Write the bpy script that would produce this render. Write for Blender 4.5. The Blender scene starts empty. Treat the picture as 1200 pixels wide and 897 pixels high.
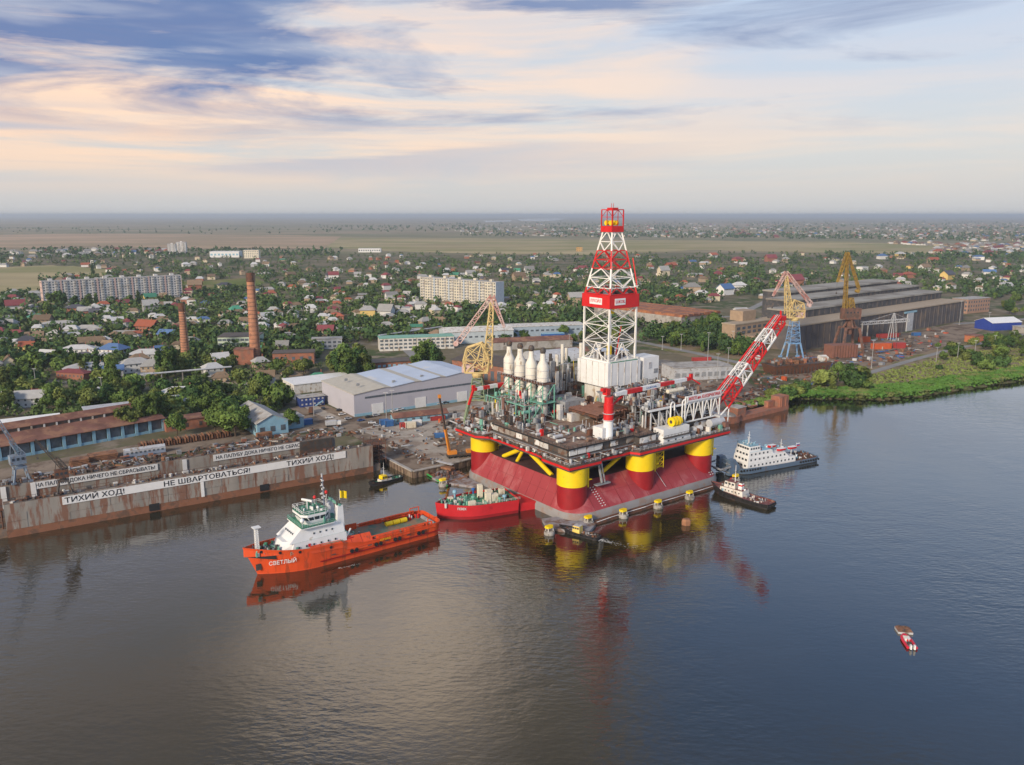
import bpy, math, random
import numpy as np
from mathutils import Vector, Matrix, Euler
R = math.radians
scene = bpy.context.scene
col = scene.collection
random.seed(7)

# ------------------------------------------------------------------ camera
CAM_H = 120.0
FPX, CX, CY, HORIZON = 950.0, 600.0, 448.5, 252.0
PITCH = math.atan((CY - HORIZON) / FPX)
cam_data = bpy.data.cameras.new("camera")
cam = bpy.data.objects.new("camera", cam_data)
col.objects.link(cam)
cam.location = (0, 0, CAM_H)
cam.rotation_euler = (math.pi / 2 - PITCH, 0, 0)
cam_data.sensor_width = 36.0
cam_data.lens = 36.0 * FPX / 1200.0
cam_data.clip_start = 1.0
cam_data.clip_end = 400000.0
scene.camera = cam

# ------------------------------------------------------------------ sun, sky, exposure
SUN_AZ, SUN_EL = 236.0, 24.0         # mathematical azimuth (0 = +X, 90 = +Y)
sun_data = bpy.data.lights.new("sun", 'SUN')
sun_data.energy = 3.0
sun_data.angle = R(10)
sun_data.color = (1.0, 0.86, 0.70)
sun = bpy.data.objects.new("sun", sun_data)
col.objects.link(sun)
sun_dir = Vector((math.cos(R(SUN_EL)) * math.cos(R(SUN_AZ)), math.cos(R(SUN_EL)) * math.sin(R(SUN_AZ)), math.sin(R(SUN_EL))))
sun.rotation_euler = sun_dir.to_track_quat('Z', 'Y').to_euler()
sun.location = sun_dir * 500

world = bpy.data.worlds.new("World")
scene.world = world
world.use_nodes = True
wt = world.node_tree
wt.nodes.clear()
def wn(t, **k):
    n = wt.nodes.new(t)
    for a, b in k.items():
        setattr(n, a, b)
    return n
def wl(a, b):
    wt.links.new(a, b)
def wmath(op, a, b=None, c=None, clamp=False):
    n = wn('ShaderNodeMath', operation=op, use_clamp=clamp)
    for i, v in enumerate((a, b, c)):
        if v is None:
            continue
        if isinstance(v, (int, float)):
            n.inputs[i].default_value = v
        else:
            wl(v, n.inputs[i])
    return n.outputs[0]
def wsmooth(v, lo, hi):
    n = wn('ShaderNodeMapRange', interpolation_type='SMOOTHSTEP')
    wl(v, n.inputs[0])
    n.inputs[1].default_value = lo
    n.inputs[2].default_value = hi
    return n.outputs[0]
def wmix(f, a, b):
    n = wn('ShaderNodeMix', data_type='RGBA')
    if isinstance(f, (int, float)):
        n.inputs[0].default_value = f
    else:
        wl(f, n.inputs[0])
    for i, v in ((6, a), (7, b)):
        if isinstance(v, tuple):
            n.inputs[i].default_value = (*v, 1)
        else:
            wl(v, n.inputs[i])
    return n.outputs[2]
sky = wn('ShaderNodeTexSky', sky_type='NISHITA', sun_disc=False)
sky.sun_elevation = R(SUN_EL)
sky.sun_rotation = R(90 - SUN_AZ)
sky.altitude = 50
sky.air_density = 1.2
sky.dust_density = 2.5
tc = wn('ShaderNodeTexCoord')
sep = wn('ShaderNodeSeparateXYZ')
wl(tc.outputs['Generated'], sep.inputs[0])
dx, dy, dz = sep.outputs
elev = wmath('ARCSINE', dz)                      # radians
azim = wmath('ARCTAN2', dx, dy)                  # 0 = straight ahead (+Y), negative to the left
elp = wmath('MAXIMUM', elev, 0.0)
def wnoise(sx, sy, off, scale=1.0, detail=6.0, rough=0.55, dist=0.0):
    """cloud noise on a flat cloud deck seen in perspective, stretched along the horizon"""
    cx = wmath('MULTIPLY', dx, sx)
    cy = wmath('MULTIPLY', dy, sx)
    cz = wmath('MULTIPLY', wmath('POWER', elp, 0.8), sy)
    cmb = wn('ShaderNodeCombineXYZ')
    wl(cx, cmb.inputs[0]); wl(cy, cmb.inputs[1]); wl(cz, cmb.inputs[2])
    add = wn('ShaderNodeVectorMath', operation='ADD')
    wl(cmb.outputs[0], add.inputs[0]); add.inputs[1].default_value = off
    n = wn('ShaderNodeTexNoise')
    wl(add.outputs[0], n.inputs['Vector'])
    n.inputs['Scale'].default_value = scale
    n.inputs['Detail'].default_value = detail
    n.inputs['Roughness'].default_value = rough
    n.inputs['Distortion'].default_value = dist
    return n.outputs['Fac']
SK = 8.8   # world strength is 0.1: colours below are what the eye sees times ten
def sc(r, g, b):
    return (r * SK, g * SK, b * SK)
# pale veil that covers most of the sky, thin blue gaps to the right
veil_n = wnoise(2.2, 9.0, (3.1, 1.7, 0.4), 1.0, 5.0, 0.5, 0.4)
warm_n = wnoise(1.9, 17.0, (8.3, 4.2, 2.0), 1.0, 8.0, 0.62, 0.6)
leftness = wsmooth(azim, 0.45, -0.30)
veil_col = wmix(wsmooth(elp, 0.0, 0.20), sc(0.60, 0.60, 0.61), sc(0.58, 0.595, 0.65))
veil_col = wmix(wsmooth(elp, 0.27, 0.55), veil_col, sc(0.31, 0.285, 0.24))
peach_band = wmath('MULTIPLY', wsmooth(elp, 0.005, 0.085), wmath('ADD', wmath('MULTIPLY', wsmooth(elp, 0.34, 0.15), 0.65), 0.35))
peach = wmath('MULTIPLY', wmath('MULTIPLY', wsmooth(warm_n, 0.36, 0.62), peach_band), wmath('ADD', wmath('MULTIPLY', leftness, 0.62), 0.38))
veil_col = wmix(peach, veil_col, sc(1.0, 0.70, 0.51))
# a bright opening in the cloud above the frame, seen mirrored in the water
daz = wmath('SUBTRACT', azim, -0.16)
del_ = wmath('SUBTRACT', elp, 0.52)
open_d = wmath('SQRT', wmath('ADD', wmath('POWER', wmath('ABSOLUTE', wmath('MULTIPLY', daz, 0.9)), 2.0), wmath('POWER', wmath('ABSOLUTE', del_), 2.0)))
open_n = wnoise(3.0, 5.0, (0.3, 7.7, 4.0), 1.0, 5.0, 0.55, 0.4)
opening = wmath('MULTIPLY', wsmooth(wmath('ADD', open_d, wmath('MULTIPLY', open_n, -0.25)), 0.10, -0.10), 0.9)
veil_col = wmix(opening, veil_col, sc(2.1, 1.65, 1.25))
rightness = wsmooth(azim, 0.05, 0.36)
blue_gap = wmath('MULTIPLY', wsmooth(wmath('ADD', veil_n, wmath('SUBTRACT', wmath('MULTIPLY', rightness, 0.30), 0.06)), 0.47, 0.62), wsmooth(elp, 0.06, 0.26))
blue_gap = wmath('MULTIPLY', blue_gap, 0.85)
base = wmix(blue_gap, veil_col, wmix(wsmooth(elp, 0.22, 0.50), sc(0.45, 0.56, 0.74), sc(0.14, 0.33, 0.70)))
base = wmix(0.82, sky.outputs['Color'], base)
# grey-blue cloud banks, thick on the left and thinning towards the right
bank_n = wnoise(2.6, 15.0, (1.35, 0.6, 5.05), 1.0, 9.0, 0.60, 0.45)
thr = wmath('ADD', wmath('MULTIPLY', wsmooth(azim, -0.62, 0.50), 0.175), 0.365)
bank = wmath('MULTIPLY', wmath('SUBTRACT', bank_n, thr), 7.0, clamp=True)
bank = wmath('MULTIPLY', bank, wmath('MULTIPLY', wsmooth(elp, 0.065, 0.14), wmath('ADD', wmath('MULTIPLY', wsmooth(elp, 0.50, 0.28), 0.85), 0.15)))
bank_dark = wnoise(4.0, 22.0, (6.0, 2.2, 1.0), 1.0, 4.0, 0.5, 0.2)
bank_col = wmix(wmath('MULTIPLY', wsmooth(bank_dark, 0.32, 0.56), wmath('ADD', wmath('MULTIPLY', leftness, 0.65), 0.35)), sc(0.36, 0.41, 0.53), sc(0.10, 0.18, 0.38))
withbank = wmix(wmath('MULTIPLY', bank, 0.92), base, bank_col)
# a low slate streak on the left near the horizon
low_n = wnoise(1.8, 30.0, (2.0, 9.0, 0.0), 1.0, 4.0, 0.5, 0.2)
low = wmath('MULTIPLY', wmath('MULTIPLY', wsmooth(low_n, 0.42, 0.56), leftness), wmath('MULTIPLY', wsmooth(elp, 0.03, 0.06), wsmooth(elp, 0.13, 0.09)))
withbank = wmix(wmath('MULTIPLY', low, 0.75), withbank, sc(0.44, 0.46, 0.53))
bg = wn('ShaderNodeBackground')
wl(withbank, bg.inputs['Color'])
bg.inputs['Strength'].default_value = 0.1
wo = wn('ShaderNodeOutputWorld')
wl(bg.outputs[0], wo.inputs['Surface'])

scene.view_settings.view_transform = 'Standard'
scene.view_settings.look = 'None'
scene.view_settings.gamma = 1.0
scene.view_settings.exposure = 0.45
scene.view_settings.use_curve_mapping = False
scene.render.film_transparent = False
try:
    scene.cycles.max_bounces = 6
    scene.cycles.diffuse_bounces = 2
    scene.cycles.glossy_bounces = 3
    scene.cycles.transmission_bounces = 2
    scene.cycles.transparent_max_bounces = 6
    scene.cycles.volume_bounces = 0
except Exception:
    pass

# ------------------------------------------------------------------ survey helper: where a sight line meets a level
_c, _s = math.cos(PITCH), math.sin(PITCH)
def G(x, y, z=0.0):
    u, v = x - CX, y - CY
    f, d = FPX * _c - v * _s, FPX * _s + v * _c
    t = (CAM_H - z) / d
    return Vector((u * t, f * t, z))
def pix(p):
    dzz = p[2] - CAM_H
    df = p[1] * _c - dzz * _s
    dd = -(p[1] * _s + dzz * _c)
    return (CX + FPX * p[0] / df, CY + FPX * dd / df)
LAND = 3.0

# ------------------------------------------------------------------ materials
MATS = {}
def M(name, c, rough=0.65, metal=0.0, var=0.14, scale=0.35, c2=None, amt=0.0, s2=0.25, orand=0.0, spec=0.35, stretch=(1, 1, 1), detail=5.0, bump=0.0):
    """plain surface: base colour with noise variation, an optional second colour (rust, dirt, moss) in patches,
    optional variation from object to object"""
    if name in MATS:
        return MATS[name]
    m = bpy.data.materials.new(name)
    m.use_nodes = True
    nt = m.node_tree
    bs = nt.nodes['Principled BSDF']
    bs.inputs['Roughness'].default_value = rough
    bs.inputs['Metallic'].default_value = metal
    bs.inputs['Specular IOR Level'].default_value = spec
    geo = nt.nodes.new('ShaderNodeNewGeometry')
    mp = nt.nodes.new('ShaderNodeMapping')
    mp.inputs['Scale'].default_value = stretch
    nt.links.new(geo.outputs['Position'], mp.inputs['Vector'])
    no = nt.nodes.new('ShaderNodeTexNoise')
    no.inputs['Scale'].default_value = scale
    no.inputs['Detail'].default_value = detail
    nt.links.new(mp.outputs[0], no.inputs['Vector'])
    mr = nt.nodes.new('ShaderNodeMapRange')
    nt.links.new(no.outputs['Fac'], mr.inputs[0])
    mr.inputs[1].default_value, mr.inputs[2].default_value = 0.25, 0.75
    mr.inputs[3].default_value, mr.inputs[4].default_value = 1 - var, 1 + var
    mul = nt.nodes.new('ShaderNodeVectorMath'); mul.operation = 'SCALE'
    mul.inputs[0].default_value = c
    nt.links.new(mr.outputs[0], mul.inputs['Scale'])
    out = mul.outputs[0]
    if orand:
        oi = nt.nodes.new('ShaderNodeObjectInfo')
        m2 = nt.nodes.new('ShaderNodeMapRange')
        nt.links.new(oi.outputs['Random'], m2.inputs[0])
        m2.inputs[3].default_value, m2.inputs[4].default_value = 1 - orand, 1 + orand
        mu2 = nt.nodes.new('ShaderNodeVectorMath'); mu2.operation = 'SCALE'
        nt.links.new(out, mu2.inputs[0]); nt.links.new(m2.outputs[0], mu2.inputs['Scale'])
        out = mu2.outputs[0]
    if c2 is not None:
        n2 = nt.nodes.new('ShaderNodeTexNoise')
        n2.inputs['Scale'].default_value = s2
        n2.inputs['Detail'].default_value = 7.0
        n2.inputs['Roughness'].default_value = 0.62
        nt.links.new(mp.outputs[0], n2.inputs['Vector'])
        r2 = nt.nodes.new('ShaderNodeMapRange'); r2.interpolation_type = 'SMOOTHSTEP'
        nt.links.new(n2.outputs['Fac'], r2.inputs[0])
        t = 0.72 - 0.44 * amt
        r2.inputs[1].default_value, r2.inputs[2].default_value = t - 0.06, t + 0.06
        mx = nt.nodes.new('ShaderNodeMix'); mx.data_type = 'RGBA'
        nt.links.new(r2.outputs[0], mx.inputs[0])
        nt.links.new(out, mx.inputs[6])
        mx.inputs[7].default_value = (*c2, 1)
        out = mx.outputs[2]
    nt.links.new(out, bs.inputs['Base Color'])
    if bump:
        bp = nt.nodes.new('ShaderNodeBump')
        bp.inputs['Strength'].default_value = bump
        bp.inputs['Distance'].default_value = 0.3
        nt.links.new(no.outputs['Fac'], bp.inputs['Height'])
        nt.links.new(bp.outputs[0], bs.inputs['Normal'])
    MATS[name] = m
    return m
def S(r, g, b):
    """display colour 0-255 to linear"""
    return tuple(((v / 255) / 12.92 if v / 255 <= 0.04045 else ((v / 255 + 0.055) / 1.055) ** 2.4) for v in (r, g, b))

# ------------------------------------------------------------------ mesh building
class MB:
    def __init__(s):
        s.v, s.f, s.m = [], [], []
    def add(s, vs, fs, mi=0):
        o = len(s.v)
        s.v.extend([tuple(v) for v in vs])
        s.f.extend([tuple(i + o for i in f) for f in fs])
        s.m.extend([mi] * len(fs))
        return s
    def box(s, x0, x1, y0, y1, z0, z1, mi=0):
        vs = [(x0, y0, z0), (x1, y0, z0), (x1, y1, z0), (x0, y1, z0), (x0, y0, z1), (x1, y0, z1), (x1, y1, z1), (x0, y1, z1)]
        return s.add(vs, [(3, 2, 1, 0), (4, 5, 6, 7), (0, 1, 5, 4), (1, 2, 6, 5), (2, 3, 7, 6), (3, 0, 4, 7)], mi)
    def rbox(s, c, sz, rz=0.0, mi=0):
        """box with base centre c, size sz, turned by rz"""
        ca, sa = math.cos(rz), math.sin(rz)
        vs = []
        for dz_ in (0, sz[2]):
            for px, py in ((-1, -1), (1, -1), (1, 1), (-1, 1)):
                x, y = px * sz[0] / 2, py * sz[1] / 2
                vs.append((c[0] + x * ca - y * sa, c[1] + x * sa + y * ca, c[2] + dz_))
        return s.add(vs, [(3, 2, 1, 0), (4, 5, 6, 7), (0, 1, 5, 4), (1, 2, 6, 5), (2, 3, 7, 6), (3, 0, 4, 7)], mi)
    def tube(s, p0, p1, r0, r1=None, n=6, mi=0, caps=True):
        r1 = r0 if r1 is None else r1
        p0, p1 = Vector(p0), Vector(p1)
        d = (p1 - p0)
        if d.length < 1e-6:
            return s
        d.normalize()
        a = Vector((0, 0, 1)) if abs(d.z) < 0.95 else Vector((1, 0, 0))
        u = d.cross(a).normalized(); w = d.cross(u)
        vs = []
        for p, r in ((p0, r0), (p1, r1)):
            for k in range(n):
                t = 2 * math.pi * (k + 0.5) / n
                vs.append(p + (u * math.cos(t) + w * math.sin(t)) * r)
        fs = [(k, (k + 1) % n, n + (k + 1) % n, n + k) for k in range(n)]
        if caps:
            fs += [tuple(range(n - 1, -1, -1)), tuple(range(n, 2 * n))]
        return s.add(vs, fs, mi)
    def lathe(s, c, prof, n=16, mi=0, mis=None):
        """prof: list of (r, z) from bottom to top about the vertical through c"""
        vs = []
        for r, z in prof:
            for k in range(n):
                t = 2 * math.pi * k / n
                vs.append((c[0] + r * math.cos(t), c[1] + r * math.sin(t), c[2] + z))
        for i in range(len(prof) - 1):
            fs = [(i * n + k, i * n + (k + 1) % n, (i + 1) * n + (k + 1) % n, (i + 1) * n + k) for k in range(n)]
            if i == 0:
                s.add(vs, fs, mis[0] if mis else mi); o = len(s.v) - len(vs)
            else:
                s.f.extend([tuple(j + o for j in f) for f in fs]); s.m.extend([mis[i] if mis else mi] * n)
        s.f.append(tuple(o + (len(prof) - 1) * n + k for k in range(n))); s.m.append(mis[-1] if mis else mi)
        s.f.append(tuple(o + n - 1 - k for k in range(n))); s.m.append(mis[0] if mis else mi)
        return s
    def prism(s, poly, z0, z1, mi=0, mtop=None):
        n = len(poly)
        vs = [(p[0], p[1], z0) for p in poly] + [(p[0], p[1], z1) for p in poly]
        s.add(vs, [(k, (k + 1) % n, n + (k + 1) % n, n + k) for k in range(n)], mi)
        o = len(s.v) - 2 * n
        s.f.append(tuple(range(o + n, o + 2 * n))); s.m.append(mi if mtop is None else mtop)
        s.f.append(tuple(range(o + n - 1, o - 1, -1))); s.m.append(mi)
        return s
    def extrude_y(s, prof, y0, y1, mi=0, closed=True):
        """prof in (x, z), extruded along y"""
        n = len(prof)
        vs = [(p[0], y0, p[1]) for p in prof] + [(p[0], y1, p[1]) for p in prof]
        rng = range(n) if closed else range(n - 1)
        s.add(vs, [(k, n + k, n + (k + 1) % n, (k + 1) % n) for k in rng], mi)
        o = len(s.v) - 2 * n
        if closed:
            s.f.append(tuple(range(o, o + n))); s.m.append(mi)
            s.f.append(tuple(range(o + 2 * n - 1, o + n - 1, -1))); s.m.append(mi)
        return s
    def rings(s, rings, mi=0, mis=None, cap0=True, cap1=True, mcap=None):
        n = len(rings[0])
        o = len(s.v)
        for r in rings:
            s.v.extend([tuple(p) for p in r])
        for i in range(len(rings) - 1):
            for k in range(n):
                s.f.append((o + i * n + k, o + i * n + (k + 1) % n, o + (i + 1) * n + (k + 1) % n, o + (i + 1) * n + k))
                s.m.append(mis[i] if mis else mi)
        if cap1:
            s.f.append(tuple(o + (len(rings) - 1) * n + k for k in range(n))); s.m.append((mis[-1] if mis else mi) if mcap is None else mcap)
        if cap0:
            s.f.append(tuple(o + n - 1 - k for k in range(n))); s.m.append(mis[0] if mis else mi)
        return s
    def path(s, pts, r, n=5, mi=0):
        for a, b in zip(pts[:-1], pts[1:]):
            s.tube(a, b, r, None, n, mi, True)
        return s
    def mesh(s, name, mats, smooth=False):
        me = bpy.data.meshes.new(name)
        me.from_pydata(s.v, [], s.f)
        for m in (mats if isinstance(mats, (list, tuple)) else [mats]):
            me.materials.append(m)
        if len(me.polygons) == len(s.m):
            me.polygons.foreach_set('material_index', s.m)
        if smooth:
            me.polygons.foreach_set('use_smooth', [True] * len(me.polygons))
            try:
                me.set_sharp_from_angle(angle=R(40))
            except Exception:
                pass
        me.update()
        return me
    def build(s, name, mats, parent=None, smooth=False, kind=None, label=None):
        o = bpy.data.objects.new(name, s.mesh(name, mats, smooth))
        col.objects.link(o)
        o.parent = parent
        if kind:
            o['kind'] = kind
        if label:
            o['label'] = label
        return o

def tag(o, label, cat, group=None):
    o['label'] = label
    o['category'] = cat
    if group:
        o['group'] = group
    return o
def thing(name, label, cat, loc=(0, 0, 0), rz=0.0, group=None):
    o = bpy.data.objects.new(name, None)
    o.empty_display_size = 0.5
    col.objects.link(o)
    o.location = loc
    o.rotation_euler = (0, 0, rz)
    return tag(o, label, cat, group)
def copy_tree(src, loc, rz=0.0, sc_=None, label=None, group=None):
    c = src.copy()
    col.objects.link(c)
    c.location = loc
    c.rotation_euler = (0, 0, rz)
    if sc_ is not None:
        c.scale = sc_ if hasattr(sc_, '__len__') else (sc_, sc_, sc_)
    if label: c['label'] = label
    if group: c['group'] = group
    for ch in src.children:
        d = ch.copy(); col.objects.link(d); d.parent = c
        for g2 in ch.children:
            e = g2.copy(); col.objects.link(e); e.parent = d
    return c
_unit = {}
def unit_mesh(shape, mat):
    k = (shape, mat.name)
    if k not in _unit:
        b = MB()
        if shape == 'box':
            b.box(-.5, .5, -.5, .5, -.5, .5)
        elif shape == 'rod':
            b.tube((0, 0, -.5), (0, 0, .5), .5, None, 6)
        elif shape == 'drum':
            b.tube((0, 0, -.5), (0, 0, .5), .5, None, 14)
        _unit[k] = b.mesh(shape + '_' + mat.name, mat)
    return _unit[k]
def piece(name, parent, mat, c, sz, rz=0.0, shape='box', label=None):
    """a small piece that shares its mesh with all others of its shape and material; c is its centre"""
    o = bpy.data.objects.new(name, unit_mesh(shape, mat))
    col.objects.link(o)
    o.parent = parent
    o.location = c
    o.scale = sz
    if rz: o.rotation_euler = (0, 0, rz)
    if label: o['label'] = label
    return o
def member(name, parent, mat, p0, p1, w, shape='box'):
    """a steel member from p0 to p1"""
    p0, p1 = Vector(p0), Vector(p1)
    o = bpy.data.objects.new(name, unit_mesh(shape, mat))
    col.objects.link(o)
    o.parent = parent
    d = p1 - p0
    o.location = (p0 + p1) / 2
    o.rotation_euler = d.to_track_quat('Z', 'Y').to_euler()
    o.scale = (w, w, d.length)
    return o
def text_mesh(txt, size, mat, name='lettering', extrude=0.02, align='CENTER', spacing=1.0):
    cu = bpy.data.curves.new(name, 'FONT')
    cu.body = txt
    cu.size = size
    cu.align_x = align
    cu.align_y = 'CENTER'
    cu.extrude = extrude
    cu.space_character = spacing
    cu.resolution_u = 2
    cu.offset = size * 0.014
    ob = bpy.data.objects.new(name, cu)
    col.objects.link(ob)
    dg = bpy.context.evaluated_depsgraph_get()
    me = bpy.data.meshes.new_from_object(ob.evaluated_get(dg))
    bpy.data.objects.remove(ob)
    me.materials.clear()
    me.materials.append(mat)
    return me
def lettering(txt, size, mat, parent, loc, xdir, up=(0, 0, 1), width=None, spacing=1.0, bold=True, name='lettering'):
    """flat writing; xdir is the reading direction, up the letters' up"""
    me = text_mesh(txt, size, mat, name, spacing=spacing)
    o = bpy.data.objects.new(name, me)
    col.objects.link(o)
    o.parent = parent
    x = Vector(xdir).normalized(); y = Vector(up).normalized(); z = x.cross(y).normalized(); y = z.cross(x)
    mt = Matrix((x, y, z)).transposed()
    o.location = loc
    o.rotation_euler = mt.to_euler()
    if width:
        vs = np.array([v.co for v in me.vertices])
        w = vs[:, 0].max() - vs[:, 0].min()
        o.scale = (width / w, 1, 1)
    return o
def setkind(o, k):
    o['kind'] = k
    return o
# ------------------------------------------------------------------ shared materials
m_white = M('white_paint', (0.72, 0.72, 0.70), 0.45, var=0.07, c2=(0.45, 0.38, 0.30), amt=0.10, s2=0.5)
m_white_dirty = M('weathered_white_paint', (0.62, 0.60, 0.55), 0.6, var=0.12, c2=(0.36, 0.28, 0.20), amt=0.35, s2=0.4, stretch=(1, 1, .4))
m_cream = M('cream_paint', (0.70, 0.64, 0.50), 0.5, var=0.08, c2=(0.38, 0.30, 0.20), amt=0.2, s2=0.6, stretch=(1, 1, .4))
m_red = M('signal_red_paint', (0.56, 0.016, 0.016), 0.45, var=0.10)
m_darkred = M('dark_red_paint', (0.27, 0.010, 0.013), 0.5, var=0.15)
m_yellow = M('yellow_paint', (0.78, 0.55, 0.006), 0.45, var=0.06, c2=(0.45, 0.28, 0.04), amt=0.08, s2=0.6)
m_black = M('black_rubber', (0.018, 0.018, 0.018), 0.7, var=0.2)
m_dark = M('dark_steel', (0.07, 0.062, 0.056), 0.6, var=0.3, c2=(0.11, 0.06, 0.035), amt=0.35, s2=0.6)
m_grey = M('grey_steel', (0.25, 0.26, 0.27), 0.55, var=0.2, c2=(0.14, 0.10, 0.07), amt=0.25, s2=0.5)
m_lgrey = M('light_grey_steel', (0.45, 0.46, 0.47), 0.5, var=0.15, c2=(0.24, 0.18, 0.13), amt=0.22, s2=0.5)
m_rust = M('rusty_steel', (0.15, 0.062, 0.034), 0.85, var=0.35, c2=(0.075, 0.045, 0.035), amt=0.45, s2=0.35)
m_rustlight = M('light_rust', (0.26, 0.125, 0.065), 0.85, var=0.3, c2=(0.14, 0.07, 0.045), amt=0.4, s2=0.4)
m_teal = M('sea_green_paint', (0.16, 0.38, 0.29), 0.55, var=0.12, c2=(0.26, 0.21, 0.14), amt=0.15, s2=0.6)
m_brown = M('brown_deck_paint', (0.20, 0.125, 0.09), 0.75, var=0.3, c2=(0.28, 0.21, 0.16), amt=0.35, s2=0.3)
m_pipebrown = M('red_brown_pipe', (0.19, 0.095, 0.07), 0.6, var=0.25)
m_glass = M('window_glass', (0.035, 0.045, 0.055), 0.12, var=0.3, spec=0.6)
m_brick = M('red_brick', (0.31, 0.125, 0.075), 0.85, var=0.22, c2=(0.22, 0.12, 0.085), amt=0.4, s2=0.25)
m_concrete = M('concrete', (0.36, 0.34, 0.31), 0.85, var=0.18, c2=(0.24, 0.21, 0.18), amt=0.4, s2=0.15)
m_asphalt = M('asphalt', (0.13, 0.125, 0.12), 0.9, var=0.25, c2=(0.19, 0.165, 0.14), amt=0.4, s2=0.08)
m_blue = M('blue_paint', (0.035, 0.12, 0.36), 0.5, var=0.15)
m_lblue = M('light_blue_paint', (0.24, 0.42, 0.52), 0.6, var=0.12, c2=(0.42, 0.42, 0.38), amt=0.2, s2=0.5)
m_orange = M('orange_paint', (0.66, 0.078, 0.018), 0.45, var=0.12, c2=(0.40, 0.065, 0.022), amt=0.30, s2=0.5, stretch=(1, 1, .22))
m_green = M('deck_green_paint', (0.045, 0.20, 0.12), 0.6, var=0.2, c2=(0.14, 0.15, 0.11), amt=0.3, s2=0.6)

# ------------------------------------------------------------------ ground, water, fields
def sheet(name, pts, z, mat, zb=None, kind='structure'):
    b = MB()
    if zb is None:
        b.add([(p[0], p[1], z) for p in pts], [tuple(range(len(pts)))])
    else:
        b.prism(pts, zb, z)
    o = b.build(name, mat)
    if kind:
        o['kind'] = kind
    return o
def ccw(pts):
    a = sum(p[0] * q[1] - q[0] * p[1] for p, q in zip(pts, pts[1:] + pts[:1]))
    return pts if a > 0 else pts[::-1]
def px_poly(lst, z=0.0):
    return ccw([tuple(G(x, y, z)[:2]) for x, y in lst])
def inside(poly, x, y):
    c = False
    j = len(poly) - 1
    for i in range(len(poly)):
        if (poly[i][1] > y) != (poly[j][1] > y) and x < (poly[j][0] - poly[i][0]) * (y - poly[i][1]) / (poly[j][1] - poly[i][1]) + poly[i][0]:
            c = not c
        j = i
    return c

m_ground = bpy.data.materials.new('town_ground')
m_ground.use_nodes = True
nt = m_ground.node_tree
bs = nt.nodes['Principled BSDF']
bs.inputs['Roughness'].default_value = 0.95
bs.inputs['Specular IOR Level'].default_value = 0.1
geo = nt.nodes.new('ShaderNodeNewGeometry')
def gnoise(scale, detail=5, rough=.55, stretch=(1, 1, 1)):
    mp = nt.nodes.new('ShaderNodeMapping'); mp.inputs['Scale'].default_value = stretch
    nt.links.new(geo.outputs['Position'], mp.inputs[0])
    n = nt.nodes.new('ShaderNodeTexNoise')
    n.inputs['Scale'].default_value = scale; n.inputs['Detail'].default_value = detail; n.inputs['Roughness'].default_value = rough
    nt.links.new(mp.outputs[0], n.inputs['Vector'])
    return n.outputs['Fac']
def gstep(v, lo, hi):
    n = nt.nodes.new('ShaderNodeMapRange'); n.interpolation_type = 'SMOOTHSTEP'
    nt.links.new(v, n.inputs[0]); n.inputs[1].default_value = lo; n.inputs[2].default_value = hi
    return n.outputs[0]
def gmix(f, a, b):
    n = nt.nodes.new('ShaderNodeMix'); n.data_type = 'RGBA'
    nt.links.new(f, n.inputs[0])
    for i, v in ((6, a), (7, b)):
        if isinstance(v, tuple): n.inputs[i].default_value = (*v, 1)
        else: nt.links.new(v, n.inputs[i])
    return n.outputs[2]
g1 = gmix(gstep(gnoise(0.012), 0.42, 0.58), (0.16, 0.135, 0.085), (0.06, 0.085, 0.03))
g1 = gmix(gstep(gnoise(0.05, 6), 0.5, 0.66), g1, (0.24, 0.20, 0.15))
g1 = gmix(gstep(gnoise(0.25, 4), 0.52, 0.7), g1, (0.13, 0.11, 0.08))
# the open steppe far out
g2 = gmix(gstep(gnoise(0.0009, 6, .6, (0.6, 1.6, 1)), 0.4, 0.62), (0.30, 0.24, 0.16), (0.18, 0.18, 0.10))
g2 = gmix(gstep(gnoise(0.0025, 6, .65, (0.4, 2.2, 1)), 0.54, 0.64), g2, (0.09, 0.11, 0.06))
sepg = nt.nodes.new('ShaderNodeSeparateXYZ')
nt.links.new(geo.outputs['Position'], sepg.inputs[0])
g3 = gmix(gstep(sepg.outputs[1], 2300, 2700), g1, g2)
nt.links.new(g3, bs.inputs['Base Color'])

# shoreline: floating dock basin on the left, sheet-pile quay, yard behind the platform, grassy bank on the right
SHORE = [(-40000, -900), (-2500, -500), (-700, 60)]
_da, _db = G(9, 631), G(440, 553)
_dd = (_db - _da).normalized(); _dn = Vector((-_dd.y, _dd.x, 0))
SHORE += [tuple((_da + _dd * s_ + _dn * o_)[:2]) for s_, o_ in ((-60, 33), (0, 31), (70, 31), (138, 31), (146, 22), (152, 12))]
SHORE += [tuple(G(x, y, LAND)[:2]) for x, y in ((451, 536), (484, 553), (541, 541), (566, 534), (640, 508), (735, 487), (830, 482), (850, 482), (868, 478), (895, 470), (925, 461), (945, 461), (985, 461), (1030, 462), (1075, 458), (1130, 449), (1200, 439), (1290, 416))]
SHORE += [(560, 640), (900, 690), (1700, 640), (4000, 300), (40000, -2000)]
ground_poly = SHORE + [(120000, 20000), (120000, 130000), (-120000, 130000), (-120000, 20000)]
land = sheet('ground', ccw(ground_poly), LAND, m_ground, -2.0)

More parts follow.
